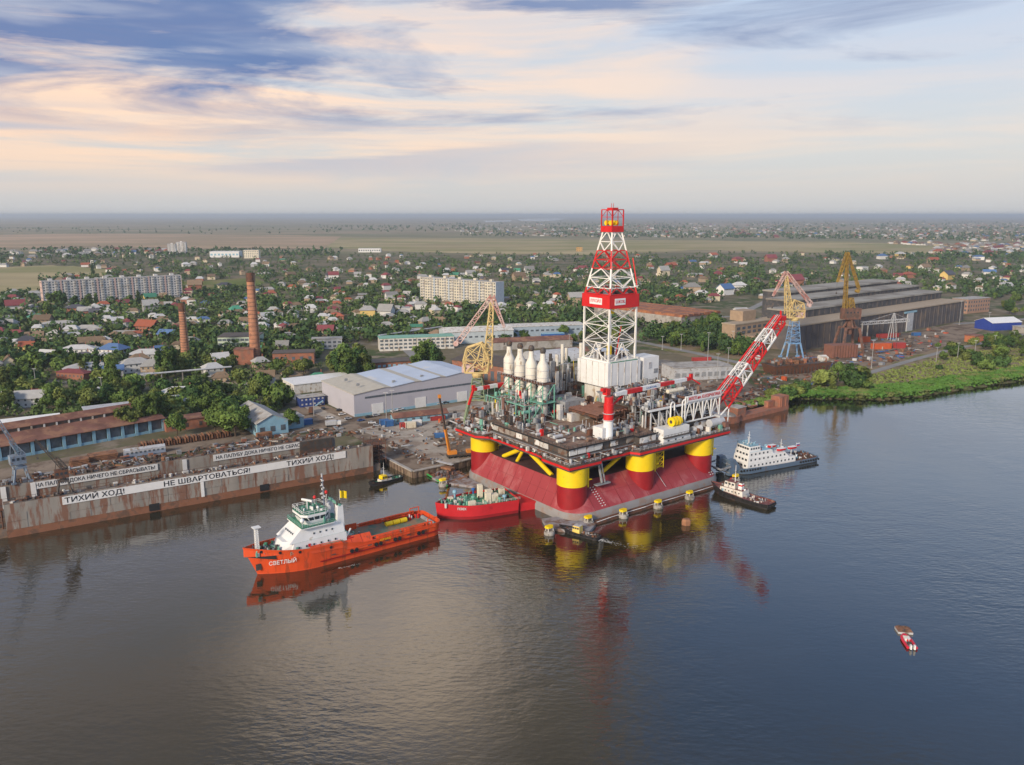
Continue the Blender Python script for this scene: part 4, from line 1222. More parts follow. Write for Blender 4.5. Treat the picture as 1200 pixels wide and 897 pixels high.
br_.rings([oct_ring(44.6, 53.2, 9.2, 13.3, 1.6), oct_ring(44.4, 53.8, 9.8, 14.6, 1.7), oct_ring(44.5, 53.6, 9.6, 14.65, 1.7), oct_ring(44.2, 54.6, 10.4, 15.9, 1.8), oct_ring(44.2, 54.6, 10.4, 16.6, 1.8)], mis=[0, 0, 0, 0], mcap=1)
bridge = br_.build('wheelhouse', [m_white, m_green], sv)
r0_, r1_ = oct_ring(44.5, 53.65, 9.65, 14.72, 1.7), oct_ring(44.2, 54.55, 10.35, 15.78, 1.8)
for i in range(8):
    a0, a1, c0, c1 = (Vector(v) for v in (r0_[i], r0_[(i + 1) % 8], r1_[i], r1_[(i + 1) % 8]))
    nwin = max(1, int((a1 - a0).length / 1.5))
    cen = Vector((49.2, 0, 15.2)); nrm = ((a0 + a1) / 2 - cen); nrm.z = 0; nrm.normalize()
    for k in range(nwin):
        f0, f1 = (k + .1) / nwin, (k + .9) / nwin
        vs = [a0.lerp(a1, f0), a0.lerp(a1, f1), c0.lerp(c1, f1), c0.lerp(c1, f0)]
        MB().add([v + nrm * .05 for v in vs] + [v - nrm * .05 for v in vs], [(0, 1, 2, 3), (0, 4, 5, 1), (1, 5, 6, 2), (2, 6, 7, 3), (3, 7, 4, 0)]).build('bridge_window', m_glass, bridge)
rails(sv, [(44, -4.8, 16.6), (54, -4.8, 16.6), (54, 4.8, 16.6), (44, 4.8, 16.6), (44, -4.8, 16.6)], m_white, r=.07)
rails(sv, [(43.6, 6.2, 13.3), (55.4, 6.2, 13.3), (55.4, -6.2, 13.3), (43.6, -6.2, 13.3)], m_teal, r=.07)
rails(sv, [(41, 6.9, 6.4), (60, 6.6, 6.4)], m_teal, r=.08)
for sgn in (-1, 1):
    win_row(h1, m_glass, 42, 58, sgn * 6.18, 8.0, 6, .55, .55)
    win_row(h2, m_glass, 43, 52, sgn * 5.5, 11.0, 4, .5, .5)
    piece('door', h1, m_teal, (57.5, sgn * 6.2, 7.5), (.8, .12, 1.8))
    piece('lifebuoy', h1, m_red, (53, sgn * 6.2, 8.1), (.8, .15, .8))
    # casing towers with exhausts
    fn = block('funnel_casing', sv, m_white, 39.2, 42.2, 2.6, 9.4, 17.4, (.8, .2, .3), m_green)
    fn.location = (0, sgn * 3.9, 0)
    for k in range(2):
        MB().tube((40.3 + k * .9, sgn * 3.9, 17.2), (40.3 + k * .9, sgn * 3.9, 18.6), .3, None, 8).build('exhaust_pipe', m_dark, fn).location = (0, -sgn * 3.9, 0)
    MB().tube((43.6, sgn * 2.0, 13.3), (43.6, sgn * 2.0, 18.0), .55, None, 10).build('vent_trunk', m_lgrey, sv, smooth=True)
win_front(h2, m_glass, 57.6, -3.5, 3.5, 11.4, 5, .6, .6)
member('gantry_beam', sv, m_teal, (40.6, -5, 17.4), (40.6, 5, 17.4), .6)
mast(sv, m_lgrey, 44.6, 0, 16.6, 26.5, .55, ((20, 4), (22.5, 3), (24.6, 2.4)))
for z in np.arange(17.5, 26, 1.3):
    piece('mast_light', sv, m_dark, (45.2, .5, z), (.4, .4, .5))
rad = piece('radar_scanner', sv, m_white, (50.5, 0, 19.5), (.5, 4.4, .5), .5)
member('radar_post', sv, m_white, (50.5, 0, 16.6), (50.5, 0, 19.3), .3)
for x, y, z, r, mt in ((54.8, 5.2, 15.4, .8, m_white), (46.8, -2, 19.2, .6, m_red), (41.5, -3.9, 19.4, .6, m_red), (48, 3, 17.6, .5, m_white)):
    MB().lathe((x, y, z), [(.1, -r), (r * .75, -r * .6), (r, 0), (r * .75, r * .6), (.1, r)], 12).build('radome', mt, sv, smooth=True)
    member('radome_post', sv, m_white, (x, y, 13.3 if z < 16 else 16.6), (x, y, z - r * .8), .2)
fl_ = MB(); n_ = 7
top_ = [(39.8 - k * .42, 3.6 + .28 * math.sin(k * 1.4), 21.4 - .1 * k) for k in range(n_)]
fl_.add([(x, y, z) for x, y, z in top_] + [(x, y, z - 2.2) for x, y, z in top_], [(k, k + 1, n_ + k + 1, n_ + k) for k in range(n_ - 1)])
fl_.build('yellow_flag', m_yellow, sv); member('flag_staff', sv, m_white, (39.9, 3.6, 17.4), (39.9, 3.6, 21.8), .12)
gear(sv, 45, 53.5, -4, 4, 16.6, 26, 1.4, 8, [m_teal, m_white, m_grey, m_green], smax=.8)
gear(sv, 43.5, 47, -5, 5, 13.3, 20, 2.2, 9, [m_teal, m_white, m_grey, m_dark], smax=.9)
gear(sv, 62, 70.5, -3.6, 3.6, 7.2, 46, 1.8, 10, [m_teal, m_green, m_dark, m_grey, m_lgrey], smax=1.2)
fm = MB()
for sgn in (-1, 1):
    fm.tube((69.4, sgn * .7, 7), (69.4, sgn * .45, 16.8), .14, None, 5)
    fm.tube((68.4, sgn * .7, 7), (68.6, sgn * .45, 16.8), .14, None, 5)
for z in np.arange(8, 16.8, .8):
    fm.box(68.4, 69.5, -.65, .65, z, z + .25)
fm.box(67.6, 70.2, -1.2, 1.2, 16.6, 16.8); fm.build('foremast', m_white, sv)
for o_ in sv.children:
    if o_ not in H_BEFORE and o_.name.split('.')[0] != 'foremast':
        o_.matrix_basis = Matrix.Translation((0, 0, 6.3)) @ Matrix.Diagonal((1, 1.04, 1.22, 1)) @ Matrix.Translation((0, 0, -6.3)) @ o_.matrix_basis
# rescue boat and davit aft of the house
rb = MB().rings([[(x * .5 + 36.4, y * .5 + 5.0, 6.4) for x, y in outline(9, 4, .4, 2)], [(x * .55 + 36.2, y * .62 + 5.0, 7.3) for x, y in outline(9, 4, .4, 2)]]).build('rescue_boat', m_red, sv)
member('davit', sv, m_white, (40, 5.5, 6), (37, 5.5, 10.5), .4); member('davit', sv, m_white, (40, -5.5, 6), (36, -5.5, 9.6), .4)
MB().box(34.5, 40, -6.2, 6.2, 5.7, 6.0).build('boat_deck', m_teal, sv)
lettering('СВЕТЛЫЙ', 2.0, m_white, sv, (62.6, (BS / 2) * (1 - ((62.6 / LS - .70) / .30) ** 2.0) * .955 + .22, 4.6), (-1, .30, 0), up=(0, .12, 1), width=9.0)
lettering('СПАС', 1.0, m_yellow, sv, (24.6, BS / 2 + .10, 4.2), (-1, 0, 0), width=4.4)
MB().box(68.6, 70.4, 1.55, 1.9, 2.0, 4.2).build('hawse_recess', m_dark, sv)

# --- red bowed work barge with green deck against the platform
p0, p1 = G(609, 600), G(528, 613)
loc, hd, L = place(p0, p1, 15.0, -1)
rs = thing('work_barge', 'bright red ship bow with green deck and cream vents moored against the platform hull', 'barge', (loc.x, loc.y, 0), hd)
LR_, BR_ = 34.0, 17.0
m_bred = M('bright_red_hull', (0.53, 0.022, 0.028), 0.45, var=0.08, c2=(0.36, 0.02, 0.025), amt=0.2, s2=0.3)
rh = ship_hull(rs, LR_, BR_, stepf([(0, 5.6), (.7, 5.9), (1, 6.6)]), lambda t: 5.0, [m_bred, m_darkred, m_bred, m_green], bow=.55, bp=2.1, stern_r=.02, wl=.97, bow_rake=.03, band=1.2, name='hull')
MB().box(-7.5, -.2, -4, 7.2, -1, 3.4).build('stern_sponson', m_bred, rs)
for x, y, w, d_, h in ((12.5, 3.5, 2.6, 2.2, 5.6), (9.6, 3.2, 3.4, 2.4, 4.2), (13.6, -2.5, 2.2, 2.2, 8.0), (4.5, -1, 2.6, 2.0, 4.4), (20, 5, 3.4, 1.8, 2.6), (27, -1.5, 2.4, 1.6, 3.4), (10.5, -.5, 3.0, 3.0, 5.0)):
    MB().rbox((x, y, 5), (w * .85, d_ * .85, h * .7)).build('vent_house', m_cream, rs)
for x, y, r, h, mt in ((24, -4.5, .9, 4, m_lblue), (6, 5.5, .9, 2.6, m_lblue), (8.5, 6.4, .8, 2.2, m_teal), (18, 1, .9, 2.4, m_teal), (15, -6.5, .8, 3, m_blue)):
    MB().lathe((x, y, 5), [(r * .5, 0), (r * .5, h * .6), (r, h * .7), (r, h * .9), (r * .6, h)], 12).build('mushroom_vent', mt, rs, smooth=True)
gear(rs, 20, 31, -3.6, 3.6, 5, 60, 1.9, 31, [m_teal, m_green, m_white_dirty, m_grey, m_teal], smax=1.3)
gear(rs, 2, 20, -7, 7, 5, 60, 1.7, 32, [m_teal, m_green, m_cream, m_teal, m_rust], smax=1.1)
rails(rs, [(0, 7.8, 5.6), (14, 8.0, 5.6), (22, 7.0, 5.8)], m_white_dirty, r=.06)
lettering('ПЕВЕК', 1.3, m_white, rs, (25.0, (BR_ / 2) * (1 - ((25.0 / LR_ - .45) / .55) ** 2.1) + .12, 4.6), (-1, .50, 0), up=(0, .03, 1), width=3.6)

# --- white and blue pusher tug
p0, p1 = G(962, 541), G(866, 559)
loc, hd, L = place(p0, p1, 13, -1)
pt = thing('pusher_tug', 'white four-deck river pusher with blue hull lying beyond the black tug', 'tug', (loc.x, loc.y, 0), hd)
m_bluegrey = M('slate_blue_hull', (0.10, 0.15, 0.215), 0.5, var=0.12, c2=(0.13, 0.10, 0.09), amt=0.2, s2=0.4)
LP_, BP_ = 56.0, 13.0
ship_hull(pt, LP_, BP_, stepf([(0, 2.6), (.5, 2.4), (.85, 3.2), (1, 3.8)]), lambda t: 2.0, [m_bluegrey, m_tugblack, m_bluegrey, m_rust], bow=.16, bp=2.2, stern_r=.10, wl=.96, bow_rake=.05, band=.3, blunt=.55)
t1 = block('lower_house', pt, m_white, 16, 47, 10.4, 2.0, 4.9, (.3, .3, 0), m_lgrey)
t2 = block('upper_house', pt, m_white, 20, 46.5, 9.8, 4.9, 7.6, (.3, 3.0, 0), m_white)
t3 = block('bridge_house', pt, m_white, 30, 46, 9.4, 7.6, 10.2, (.3, 2.0, 0), m_lblue)
t4 = block('wheelhouse', pt, m_white, 38.5, 45.6, 8.8, 10.2, 12.8, (.4, .3, .2), m_lblue)
for t_, x0, x1, hw, z, n in ((t1, 17, 46, 5.2, 3.6, 12), (t2, 22, 46, 4.9, 6.4, 9), (t3, 33, 45.6, 4.7, 9.0, 5), (t4, 39, 45, 4.35, 11.7, 4)):
    for sgn in (-1, 1):
        win_row(t_, m_glass, x0, x1, sgn * (hw + .0), z, n, .85, .85)
for t_, x, hw, z, n in ((t1, 46.9, 4.6, 3.6, 4), (t2, 46.4, 4.4, 6.4, 4), (t3, 45.9, 4.2, 9.0, 4), (t4, 45.45, 3.9, 11.7, 5)):
    win_front(t_, m_glass, x, -hw, hw, z, n, 1.2, .95)
rails(pt, [(39, -4.2, 12.8), (45.3, -4.2, 12.8), (45.3, 4.2, 12.8), (39, 4.2, 12.8)], m_lblue, r=.09)
gear(pt, 39, 45, -3.6, 3.6, 12.8, 20, 1.3, 41, [m_lblue, m_lblue, m_white], smax=1.0)
gear(pt, 30, 38, -4, 4, 10.2, 14, 1.1, 42, [m_lblue, m_blue, m_red, m_white], smax=1.3)
gear(pt, 19, 30, -4.4, 4.4, 7.6, 18, 1.4, 43, [m_lblue, m_lblue, m_white, m_teal], smax=1.6)
gear(pt, 2, 15, -5, 5, 2.0, 55, 1.8, 44, [m_rust, m_pipebrown, m_white, m_lblue, m_dark], smax=1.3)
mast(pt, m_white, 42, 0, 12.8, 19, .2, ((16, 2.4), (17.4, 1.6))); mast(pt, m_white, 45, 2.6, 12.8, 17.5, .12); mast(pt, m_white, 21, 0, 4.9, 12.5, .2, ((10.5, 2),))
for x, y in ((24.5, 3.2), (24.5, -3.2), (17.5, 3.4)):
    lb = MB().rings([[(x - 2.6 + a_ * .55, y + c_ * .45, 8.2) for a_, c_ in outline(9, 4, .4, 2)], [(x - 2.8 + a_ * .6, y + c_ * .6, 9.2) for a_, c_ in outline(9, 4, .4, 2)]], mcap=1).build('lifeboat', [m_red, m_white], pt)
    member('davit', pt, m_white, (x, y, 4.9), (x, y, 8.3), .25)
fl_ = MB()
for k, mt in enumerate((0, 1, 2)):
    fl_.box(8.4, 10.6, -.04, .04, 8.6 - k * .5, 9.1 - k * .5, k)
fl_.build('tricolour_flag', [m_white, m_blue, m_red], pt); member('flag_staff', pt, m_white, (10.7, 0, 2), (10.7, 0, 9.4), .12)
for k in range(8):
    tyre(pt, m_black, (2 + k * 1.7, BP_ / 2 + .1, 1.6), .5)
    tyre(pt, m_black, (40 + k * 1.6, BP_ / 2 - (max(0, k - 4) * .25), 2.2), .5)
# pushing horns and frame at the bow
for sgn in (-1, 1):
    hn = MB().box(54.2, 57.4, sgn * 3.6 - 1.2, sgn * 3.6 + 1.2, .5, 8.2)
    hn.add([(54.2, sgn * 3.6 - 1.2, 8.2), (54.2, sgn * 3.6 + 1.2, 8.2), (50.0, sgn * 3.6 + 1.2, 2.6), (50.0, sgn * 3.6 - 1.2, 2.6), (54.2, sgn * 3.6 - 1.2, 2.6), (54.2, sgn * 3.6 + 1.2, 2.6)], [(0, 1, 2, 3), (0, 3, 4), (1, 5, 2)])
    hn.build('pushing_horn', m_bluegrey, pt)
    for z in (2, 4, 6):
        member('horn_rung', pt, m_grey, (57.5, sgn * 2.2, z), (57.5, sgn * 5, z), .3)
for z in (2.8, 5.0, 7.0):
    member('horn_tie', pt, m_bluegrey, (55.6, -2.5, z), (55.6, 2.5, z), .5)
lk = MB(); lk.path([(57, -6, 5), (63, -6, 4.4), (63, 5, 4.4), (57, 5, 5)], .45, 5); lk.path([(57, -3, 2), (63, 0, 4)], .4, 5); lk.path([(57, 3, 2), (63, 0, 4)], .4, 5); lk.build('coupling_frame', m_grey, pt)
piece('yellow_locker', pt, m_yellow, (52.5, -1.0, 4.0), (2.4, 1.6, 1.4))

# --- black harbour tug at the platform corner
p0, p1 = G(900, 598), G(827, 577)
d_ = (p1 - p0)
loc = p0 + Vector((-d_.y, d_.x, 0)).normalized() * -3.6
bt = thing('harbour_tug', 'black hulled harbour tug with white house and red-brown deck at the platform corner', 'tug', (loc.x, loc.y, 0), math.atan2(d_.y, d_.x))
m_reddeck = M('red_brown_deck', (0.17, 0.055, 0.05), 0.75, var=0.25, c2=(0.25, 0.16, 0.13), amt=0.35, s2=0.5)
LT = d_.length
ship_hull(bt, LT, 8.6, stepf([(0, 2.0), (.35, 1.9), (.7, 2.8), (1, 4.6)]), stepf([(0, 1.2), (.45, 1.2), (1, 3.6)]), [m_tugblack, m_tugblack, m_reddeck, m_reddeck], bow=.38, bp=2.1, stern_r=.18, wl=.88, bow_rake=.08)
u1 = block('deckhouse', bt, m_white_dirty, LT * .42, LT * .80, 5.4, 1.6, 4.4, (.6, .2, .1), m_reddeck)
u2 = block('wheelhouse', bt, m_white_dirty, LT * .56, LT * .74, 4.0, 4.4, 7.0, (.4, .1, .2), m_reddeck)
for sgn in (-1, 1):
    win_row(u1, m_glass, LT * .45, LT * .78, sgn * 2.7, 3.2, 6, .55, .55); win_row(u2, m_glass, LT * .57, LT * .73, sgn * 1.95, 6.1, 3, 1.0, .8)
    piece('door', u1, m_lblue, (LT * .74, sgn * 2.72, 2.7), (.8, .12, 1.7))
win_front(u2, m_glass, LT * .735, -1.8, 1.8, 6.1, 3, 1.0, .8)
fu = block('funnel', bt, m_white, LT * .47, LT * .53, 2.0, 4.4, 7.2, (.3, .1, .2), m_dark); piece('funnel_band', fu, m_red, (LT * .50, 0, 6.2), (LT * .06, 1.95, .6))
mast(bt, m_white, LT * .60, 0, 7, 14.5, .18, ((10, 2.2), (12, 1.4))); piece('radar_scanner', bt, m_red, (LT * .66, 0, 8.2), (.3, 2.0, .3))
gear(bt, LT * .05, LT * .40, -2.6, 2.6, 1.2, 34, 1.2, 51, [m_reddeck, m_grey, m_rust, m_white_dirty], smax=1.0)
gear(bt, LT * .42, LT * .78, -2.4, 2.4, 4.4, 22, 1.4, 52, [m_red, m_white, m_reddeck, m_grey], smax=.8)
MB().tube((LT * .40, -1.2, 2.2), (LT * .40, 1.2, 2.2), .8, None, 12).build('towing_winch', m_grey, bt)
for k in range(5):
    t = R(120 + k * 30); MB().lathe((1.0 + 1.0 * (math.cos(t) + 1) - 1.0, 3.6 * math.sin(t), 1.0), [(.3, -.4), (.55, 0), (.3, .4)], 10).build('stern_fender', m_black, bt)
for k in range(9):
    tyre(bt, m_black, (LT * (.1 + .075 * k), 4.32, 1.5), .42); tyre(bt, m_black, (LT * (.1 + .075 * k), -4.32, 1.5), .42)

# --- small dark launch with yellow wheelhouse, and its wake
p0, p1 = G(703, 634), G(655, 622)
d_ = p1 - p0
lt = thing('launch_tug', 'small dark launch with yellow wheelhouse under the near platform corner', 'tug', (p0.x, p0.y + 1.2, 0), math.atan2(d_.y, d_.x))
ship_hull(lt, d_.length, 4.6, stepf([(0, 1.1), (.5, 1.2), (1, 2.2)]), lambda t: .7, [m_tugblack, m_tugblack, m_tugblack, m_dark], bow=.4, bp=2, stern_r=.1, wl=.9)
v1 = block('wheelhouse', lt, M('pale_yellow_cabin', (0.72, 0.52, 0.13), .5), 8.0, 11.2, 2.8, .7, 3.6, (.3, .1, .1), m_lgrey)
for sgn in (-1, 1): win_row(v1, m_glass, 8.2, 11, sgn * 1.4, 2.8, 3, .7, .7)
win_front(v1, m_glass, 11.05, -1.2, 1.2, 2.8, 2, .9, .7)
gear(lt, 1, 7.5, -1.6, 1.6, .7, 22, 1.0, 61, [m_rust, m_dark, m_lgrey, m_rustlight], smax=.7); gear(lt, 11.5, 15, -1, 1, .7, 10, .9, 62, [m_rust, m_dark], smax=.6)
mast(lt, m_grey, 9.4, 0, 3.6, 6.0, .1, ((5, 1.4),))
for k in range(5): tyre(lt, m_black, (2.5 + 2.4 * k, 2.36, .8), .4)
m_foam = M('foam', (0.55, 0.54, 0.50), .8, var=.1)
def wake(x0, y0, d, L, w0, w1, n, seed, label):
    """broken foam patches trailing behind a hull"""
    r_ = random.Random(seed); b_ = MB()
    d = Vector(d).normalized(); nrm = Vector((-d.y, d.x, 0))
    for _ in range(n):
        t = r_.random() ** 1.6
        c = Vector((x0, y0, .03)) + d * L * t + nrm * r_.gauss(0, (w0 + (w1 - w0) * t) / 2.2)
        s_ = r_.uniform(.06, .22) * (1 - .5 * t); k = 6; a0 = r_.random() * 6
        el = r_.uniform(1.5, 4)
        b_.add([(c + d * math.cos(a0 + 6.283 * j / k) * s_ * el * r_.uniform(.5, 1) + nrm * math.sin(a0 + 6.283 * j / k) * s_ * r_.uniform(.5, 1)).to_tuple() for j in range(k)] , [tuple(range(k))])
    b_.v = [(v[0], v[1], .02 + .03 * r_.random()) for v in b_.v]
    o = b_.build('wake_foam', m_foam); o['kind'] = 'stuff'; tag(o, label, 'foam')
    return o
wake(p0.x, p0.y + .8, G(745, 642) - p0, 17, 1.2, 3.0, 150, 3, 'white wake foam trailing behind the small launch')
bw = G(412, 663)
wake(bw.x - 4, bw.y - 2.4, (1, .6, 0), 8, .5, .8, 30, 5, 'thin foam beside the orange vessel hull')

# --- small green-black tug by the floating dock
p0, p1 = G(470, 561), G(431, 572)
d_ = p1 - p0
dt = thing('dock_tug', 'small dark green tug with yellow cabin lying at the end of the floating dock', 'tug', (p0.x, p0.y + 1.5, 0), math.atan2(d_.y, d_.x))
ship_hull(dt, d_.length, 4.8, stepf([(0, 1.2), (.5, 1.2), (1, 2.3)]), lambda t: .8, [m_tugblack, m_tugblack, m_tugblack, m_green], bow=.4, bp=2, stern_r=.12, wl=.9)
w1_ = block('wheelhouse', dt, m_yellow, 9, 12, 2.8, .8, 3.6, (.3, .1, .1), m_yellow); block('deckhouse', dt, m_white_dirty, 6.5, 12.6, 3.2, .8, 2.0, (.2, .2, .1), m_rust)
for sgn in (-1, 1): win_row(w1_, m_glass, 9.2, 11.8, sgn * 1.4, 2.8, 2, .8, .7)
mast(dt, m_white, 10, 0, 3.6, 9.5, .12, ((7, 1.6),)); gear(dt, 1, 6, -1.6, 1.6, .8, 12, .8, 63, [m_rust, m_green, m_white], smax=.6)

# --- red inflatable with orange float in the open water
p0, p1 = G(1068, 760), G(1054, 739)
d_ = p1 - p0
ri = thing('inflatable_boat', 'small red inflatable boat with white console alone on the open water', 'boat', (p0.x, p0.y, 0), math.atan2(d_.y, d_.x))
m_rubber = M('red_rubber', (0.55, 0.02, 0.045), .4, var=.08)
for sgn in (-1, 1):
    pts = [(-.5, sgn * 1.15, .45), (3.6, sgn * 1.2, .45), (5.4, sgn * .9, .6), (6.4, sgn * .1, .75)]
    q = MB().path(pts, .42, 10); q.build('tube', m_rubber, ri, smooth=True)
    MB().rbox((-.9, sgn * .5, .2), (.7, .45, 1.3)).build('outboard_motor', m_white, ri)
MB().prism([(-.4, -1), (4, -1), (5.6, 0), (4, 1), (-.4, 1)], .1, .35).build('floor', m_grey, ri)
MB().box(3.2, 5.0, -.8, .8, .35, 1.2).add([(5.0, -.8, 1.2), (5.0, .8, 1.2), (3.6, .6, 1.9), (3.6, -.6, 1.9)], [(0, 1, 2, 3)]).build('console', m_white, ri)
MB().box(1.2, 2.2, -.5, .5, .35, .9).build('seat', m_dark, ri)
bp_ = MB()   # two seated crew in red
for y in (-.3, .35):
    bp_.lathe((2.4, y, .7), [(.16, 0), (.24, .25), (.22, .5), (.08, .6), (.12, .72), (.1, .85)], 8)
bp_.build('crew', m_red, ri)
p2 = G(1055, 738)
ft = thing('work_float', 'rusty orange work float nudged by the red inflatable boat', 'float', (p2.x + .5, p2.y - .9, 0), math.atan2(d_.y, d_.x))
ft.scale = (.8, .8, .8)
MB().prism([(-2.4, -2.6), (1.8, -2.6), (2.6, -1.6), (2.6, 1.6), (1.8, 2.6), (-2.4, 2.6)], -.3, .8, 0, 1).build('hull', [m_lgrey, m_rustlight], ft)
for x, y in ((1.5, -1), (1.6, 1.1), (-1.4, .3)):
    MB().lathe((x, y, .8), [(.25, 0), (.2, .5), (.32, .6)], 8).build('bollard', m_dark, ft)
# --- mooring clump
p2 = G(804, 615)
mc = MB().rings([[(p2.x + 1.9 * math.cos(t) * f, p2.y + 1.6 * math.sin(t) * f, z) for t in np.linspace(.3, 6.58, 7)[:-1]] for z, f in ((-.5, 1.0), (1.6, 1.05), (2.4, .8))]).build('mooring_buoy', m_rustlight)
tag(mc, 'blocky rust brown mooring buoy alone right of the platform', 'buoy')
# --- pontoon along the platform foot and mooring floats with yellow caps
m_pont = M('pontoon_steel', (0.26, 0.25, 0.26), .75, var=.2, c2=(.17, .11, .085), amt=.4, s2=.3)
po = thing('pontoon', 'low grey and rusty pontoon along the foot of the platform hull', 'pontoon', (RIG_N[0], RIG_N[1], 0), RIG_A)
MB().prism([(-6.5, 12.5), (-10.5, 4), (-1.5, -9.5), (7, -4.5), (7, 9)], -.8, 1.1).build('float', m_pont, po)
MB().prism([(6.8, -3.6), (92, -2.9), (92, -.4), (6.8, -.4)], -.8, .8).build('float', m_rust, po)
MB().prism([(-5.5, 62), (-1, 62), (-1, 84), (4, 92), (-4, 93), (-14, 84), (-13, 74)], -.8, 1.0).build('float', m_pont, po)
MB().path([(9, -3, .9), (16, -3.4, 1.4), (24, -2.4, .9), (36, -3.6, 1.5), (40, -2.2, .9), (54, -3.3, 1.4), (60, -2.3, .9), (72, -3.4, 1.4), (80, -2.5, 1)], .13, 5).build('hawser', m_white, po)
gear(po, -12, -4, 76, 86, 1.0, 26, 2.4, 71, [m_rust, m_dark, m_pipebrown], smax=1.2)
m_bconc = M('weathered_concrete_float', (0.33, 0.31, 0.28), .85, var=.2, c2=(.16, .14, .11), amt=.4, s2=.6)
names_b = {0: 'yellow capped mooring float beyond the red barge by the raft', 1: 'yellow capped mooring float nearest the camera, left of the small launch', 2: 'yellow capped mooring float behind the small launch', 3: 'yellow capped mooring float, first to the right of the small launch', 4: 'yellow capped mooring float, second to the right of the small launch', 5: 'yellow capped mooring float nearest the black tug on its left', 6: 'yellow capped mooring float between black tug and white pusher'}
for k, (x, y) in enumerate(((519, 571), (644, 628), (690, 616), (731, 608), (772, 597), (809, 586), (863, 566))):
    p = G(x, y)
    mf = thing('mooring_float', names_b[k], 'float', (p.x, p.y + 1.5, 0), R(37), 'mooring floats round the platform'); mf.scale = (.82, .82, .82)
    MB().lathe((0, 0, 0), [(2.3, -.5), (2.6, .4), (2.5, 1.5), (2.0, 1.8)], 16).build('float', m_bconc, mf, smooth=True)
    for sx in (-1, 1):
        for sy in (-1, 1):
            member('post', mf, m_white_dirty, (sx * 1.5, sy * 1.0, 1.7), (sx * 1.4, sy * .9, 3.3), .28)
    MB().rings([[(x_ * 1.0, y_ * 1.0, 3.3) for x_, y_ in outline(4.2, 2.8, .3, 2, .2, x0=-2.1)], [(x_, y_, 4.3) for x_, y_ in outline(4.0, 2.5, .3, 2, .2, x0=-2.0)]]).build('cap', m_yellow, mf)
# --- timber raft with a green edge by the quay
a0, a1, a2, a3 = G(500, 557), G(524, 571), G(550, 560), G(527, 548)
rf = thing('timber_raft', 'raft of rusty brown planks with green edge between quay and platform', 'raft', (a1.x, a1.y, 0), 0)
e1, e2 = (a0 - a1), (a2 - a1)
for k in range(14):
    for j in range(2):
        t0, t1 = k / 14, (k + .84) / 14
        s0, s1 = (.02 + .5 * j), (.50 + .5 * j) - .02 * (k % 3)
        MB().prism(ccw([tuple((e1 * t0 + e2 * s0)[:2]), tuple((e1 * t1 + e2 * s0)[:2]), tuple((e1 * t1 + e2 * s1)[:2]), tuple((e1 * t0 + e2 * s1)[:2])]), .15, .7 + .12 * ((k * 7 + j * 3) % 4)).build('plank', m_rustlight if (k + j) % 3 else m_rust, rf)
MB().tube((0, 0, .6), e1 + Vector((0, 0, .6)), .4, None, 6).build('edge_beam', M('bright_green_paint', (0.04, 0.30, 0.07), .6), rf)
# ------------------------------------------------------------------ floating dock
DA, DB = G(9, 631), G(440, 553)
d_ = DB - DA
DANG, DLEN = math.atan2(d_.y, d_.x), d_.length
m_dockwall = M('weathered_dock_plating', (0.27, 0.245, 0.21), .85, var=.25, scale=.25, c2=(.20, .105, .07), amt=.42, s2=.42, stretch=(1, 1, .16), detail=8)
m_dockrust = M('dock_waterline_rust', (0.24, 0.105, 0.058), .9, var=.3, scale=.2, c2=(.13, .075, .05), amt=.4, s2=.2)
m_dockdeck = M('dock_top_deck', (0.135, 0.115, 0.10), .9, var=.35, scale=.3, c2=(.22, .14, .09), amt=.4, s2=.2)
m_ink = M('black_sign_paint', (0.012, 0.012, 0.016), .6, var=.1)
m_sign = M('white_sign_board', (0.70, 0.69, 0.66), .6, var=.06, c2=(.5, .46, .4), amt=.15, s2=.3)
dock = thing('floating_dock', 'long rusty floating dry dock with white lettered bands on its side walls', 'dock', (DA.x, DA.y, 0), DANG)
def dock_s(px_, y, z):
    """distance along the dock at which a point (s, y, z) is seen at picture column px_"""
    lo, hi = -40.0, DLEN + 40
    ca, sa = math.cos(DANG), math.sin(DANG)
    for _ in range(40):
        m_ = (lo + hi) / 2
        p = (DA.x + m_ * ca - y * sa, DA.y + m_ * sa + y * ca, z)
        if pix(p)[0] < px_: lo = m_
        else: hi = m_
    return m_
DTOP = 13.2
def wing(name, y0, y1, x0, x1):
    b_ = MB(); b_.box(x0, x1, y0, y1, 3.0, DTOP, 0); b_.box(x0 + .02, x1 - .02, y0 + .02, y1 - .02, -2, 3.0, 1)
    b_.add([(x0, y0, DTOP + .02), (x1, y0, DTOP + .02), (x1, y1, DTOP + .02), (x0, y1, DTOP + .02)], [(0, 1, 2, 3)], 2)
    return b_.build(name, [m_dockwall, m_dockrust, m_dockdeck], dock)
w_near = wing('near_wing_wall', 0, 4.0, 0, DLEN - 1)
w_far = wing('far_wing_wall', 25.5, 29.5, -6, DLEN - 10)
MB().box(-14, DLEN + 3, 1.0, 28.5, -2, 3.4).build('pontoon_deck', m_dockdeck, dock)
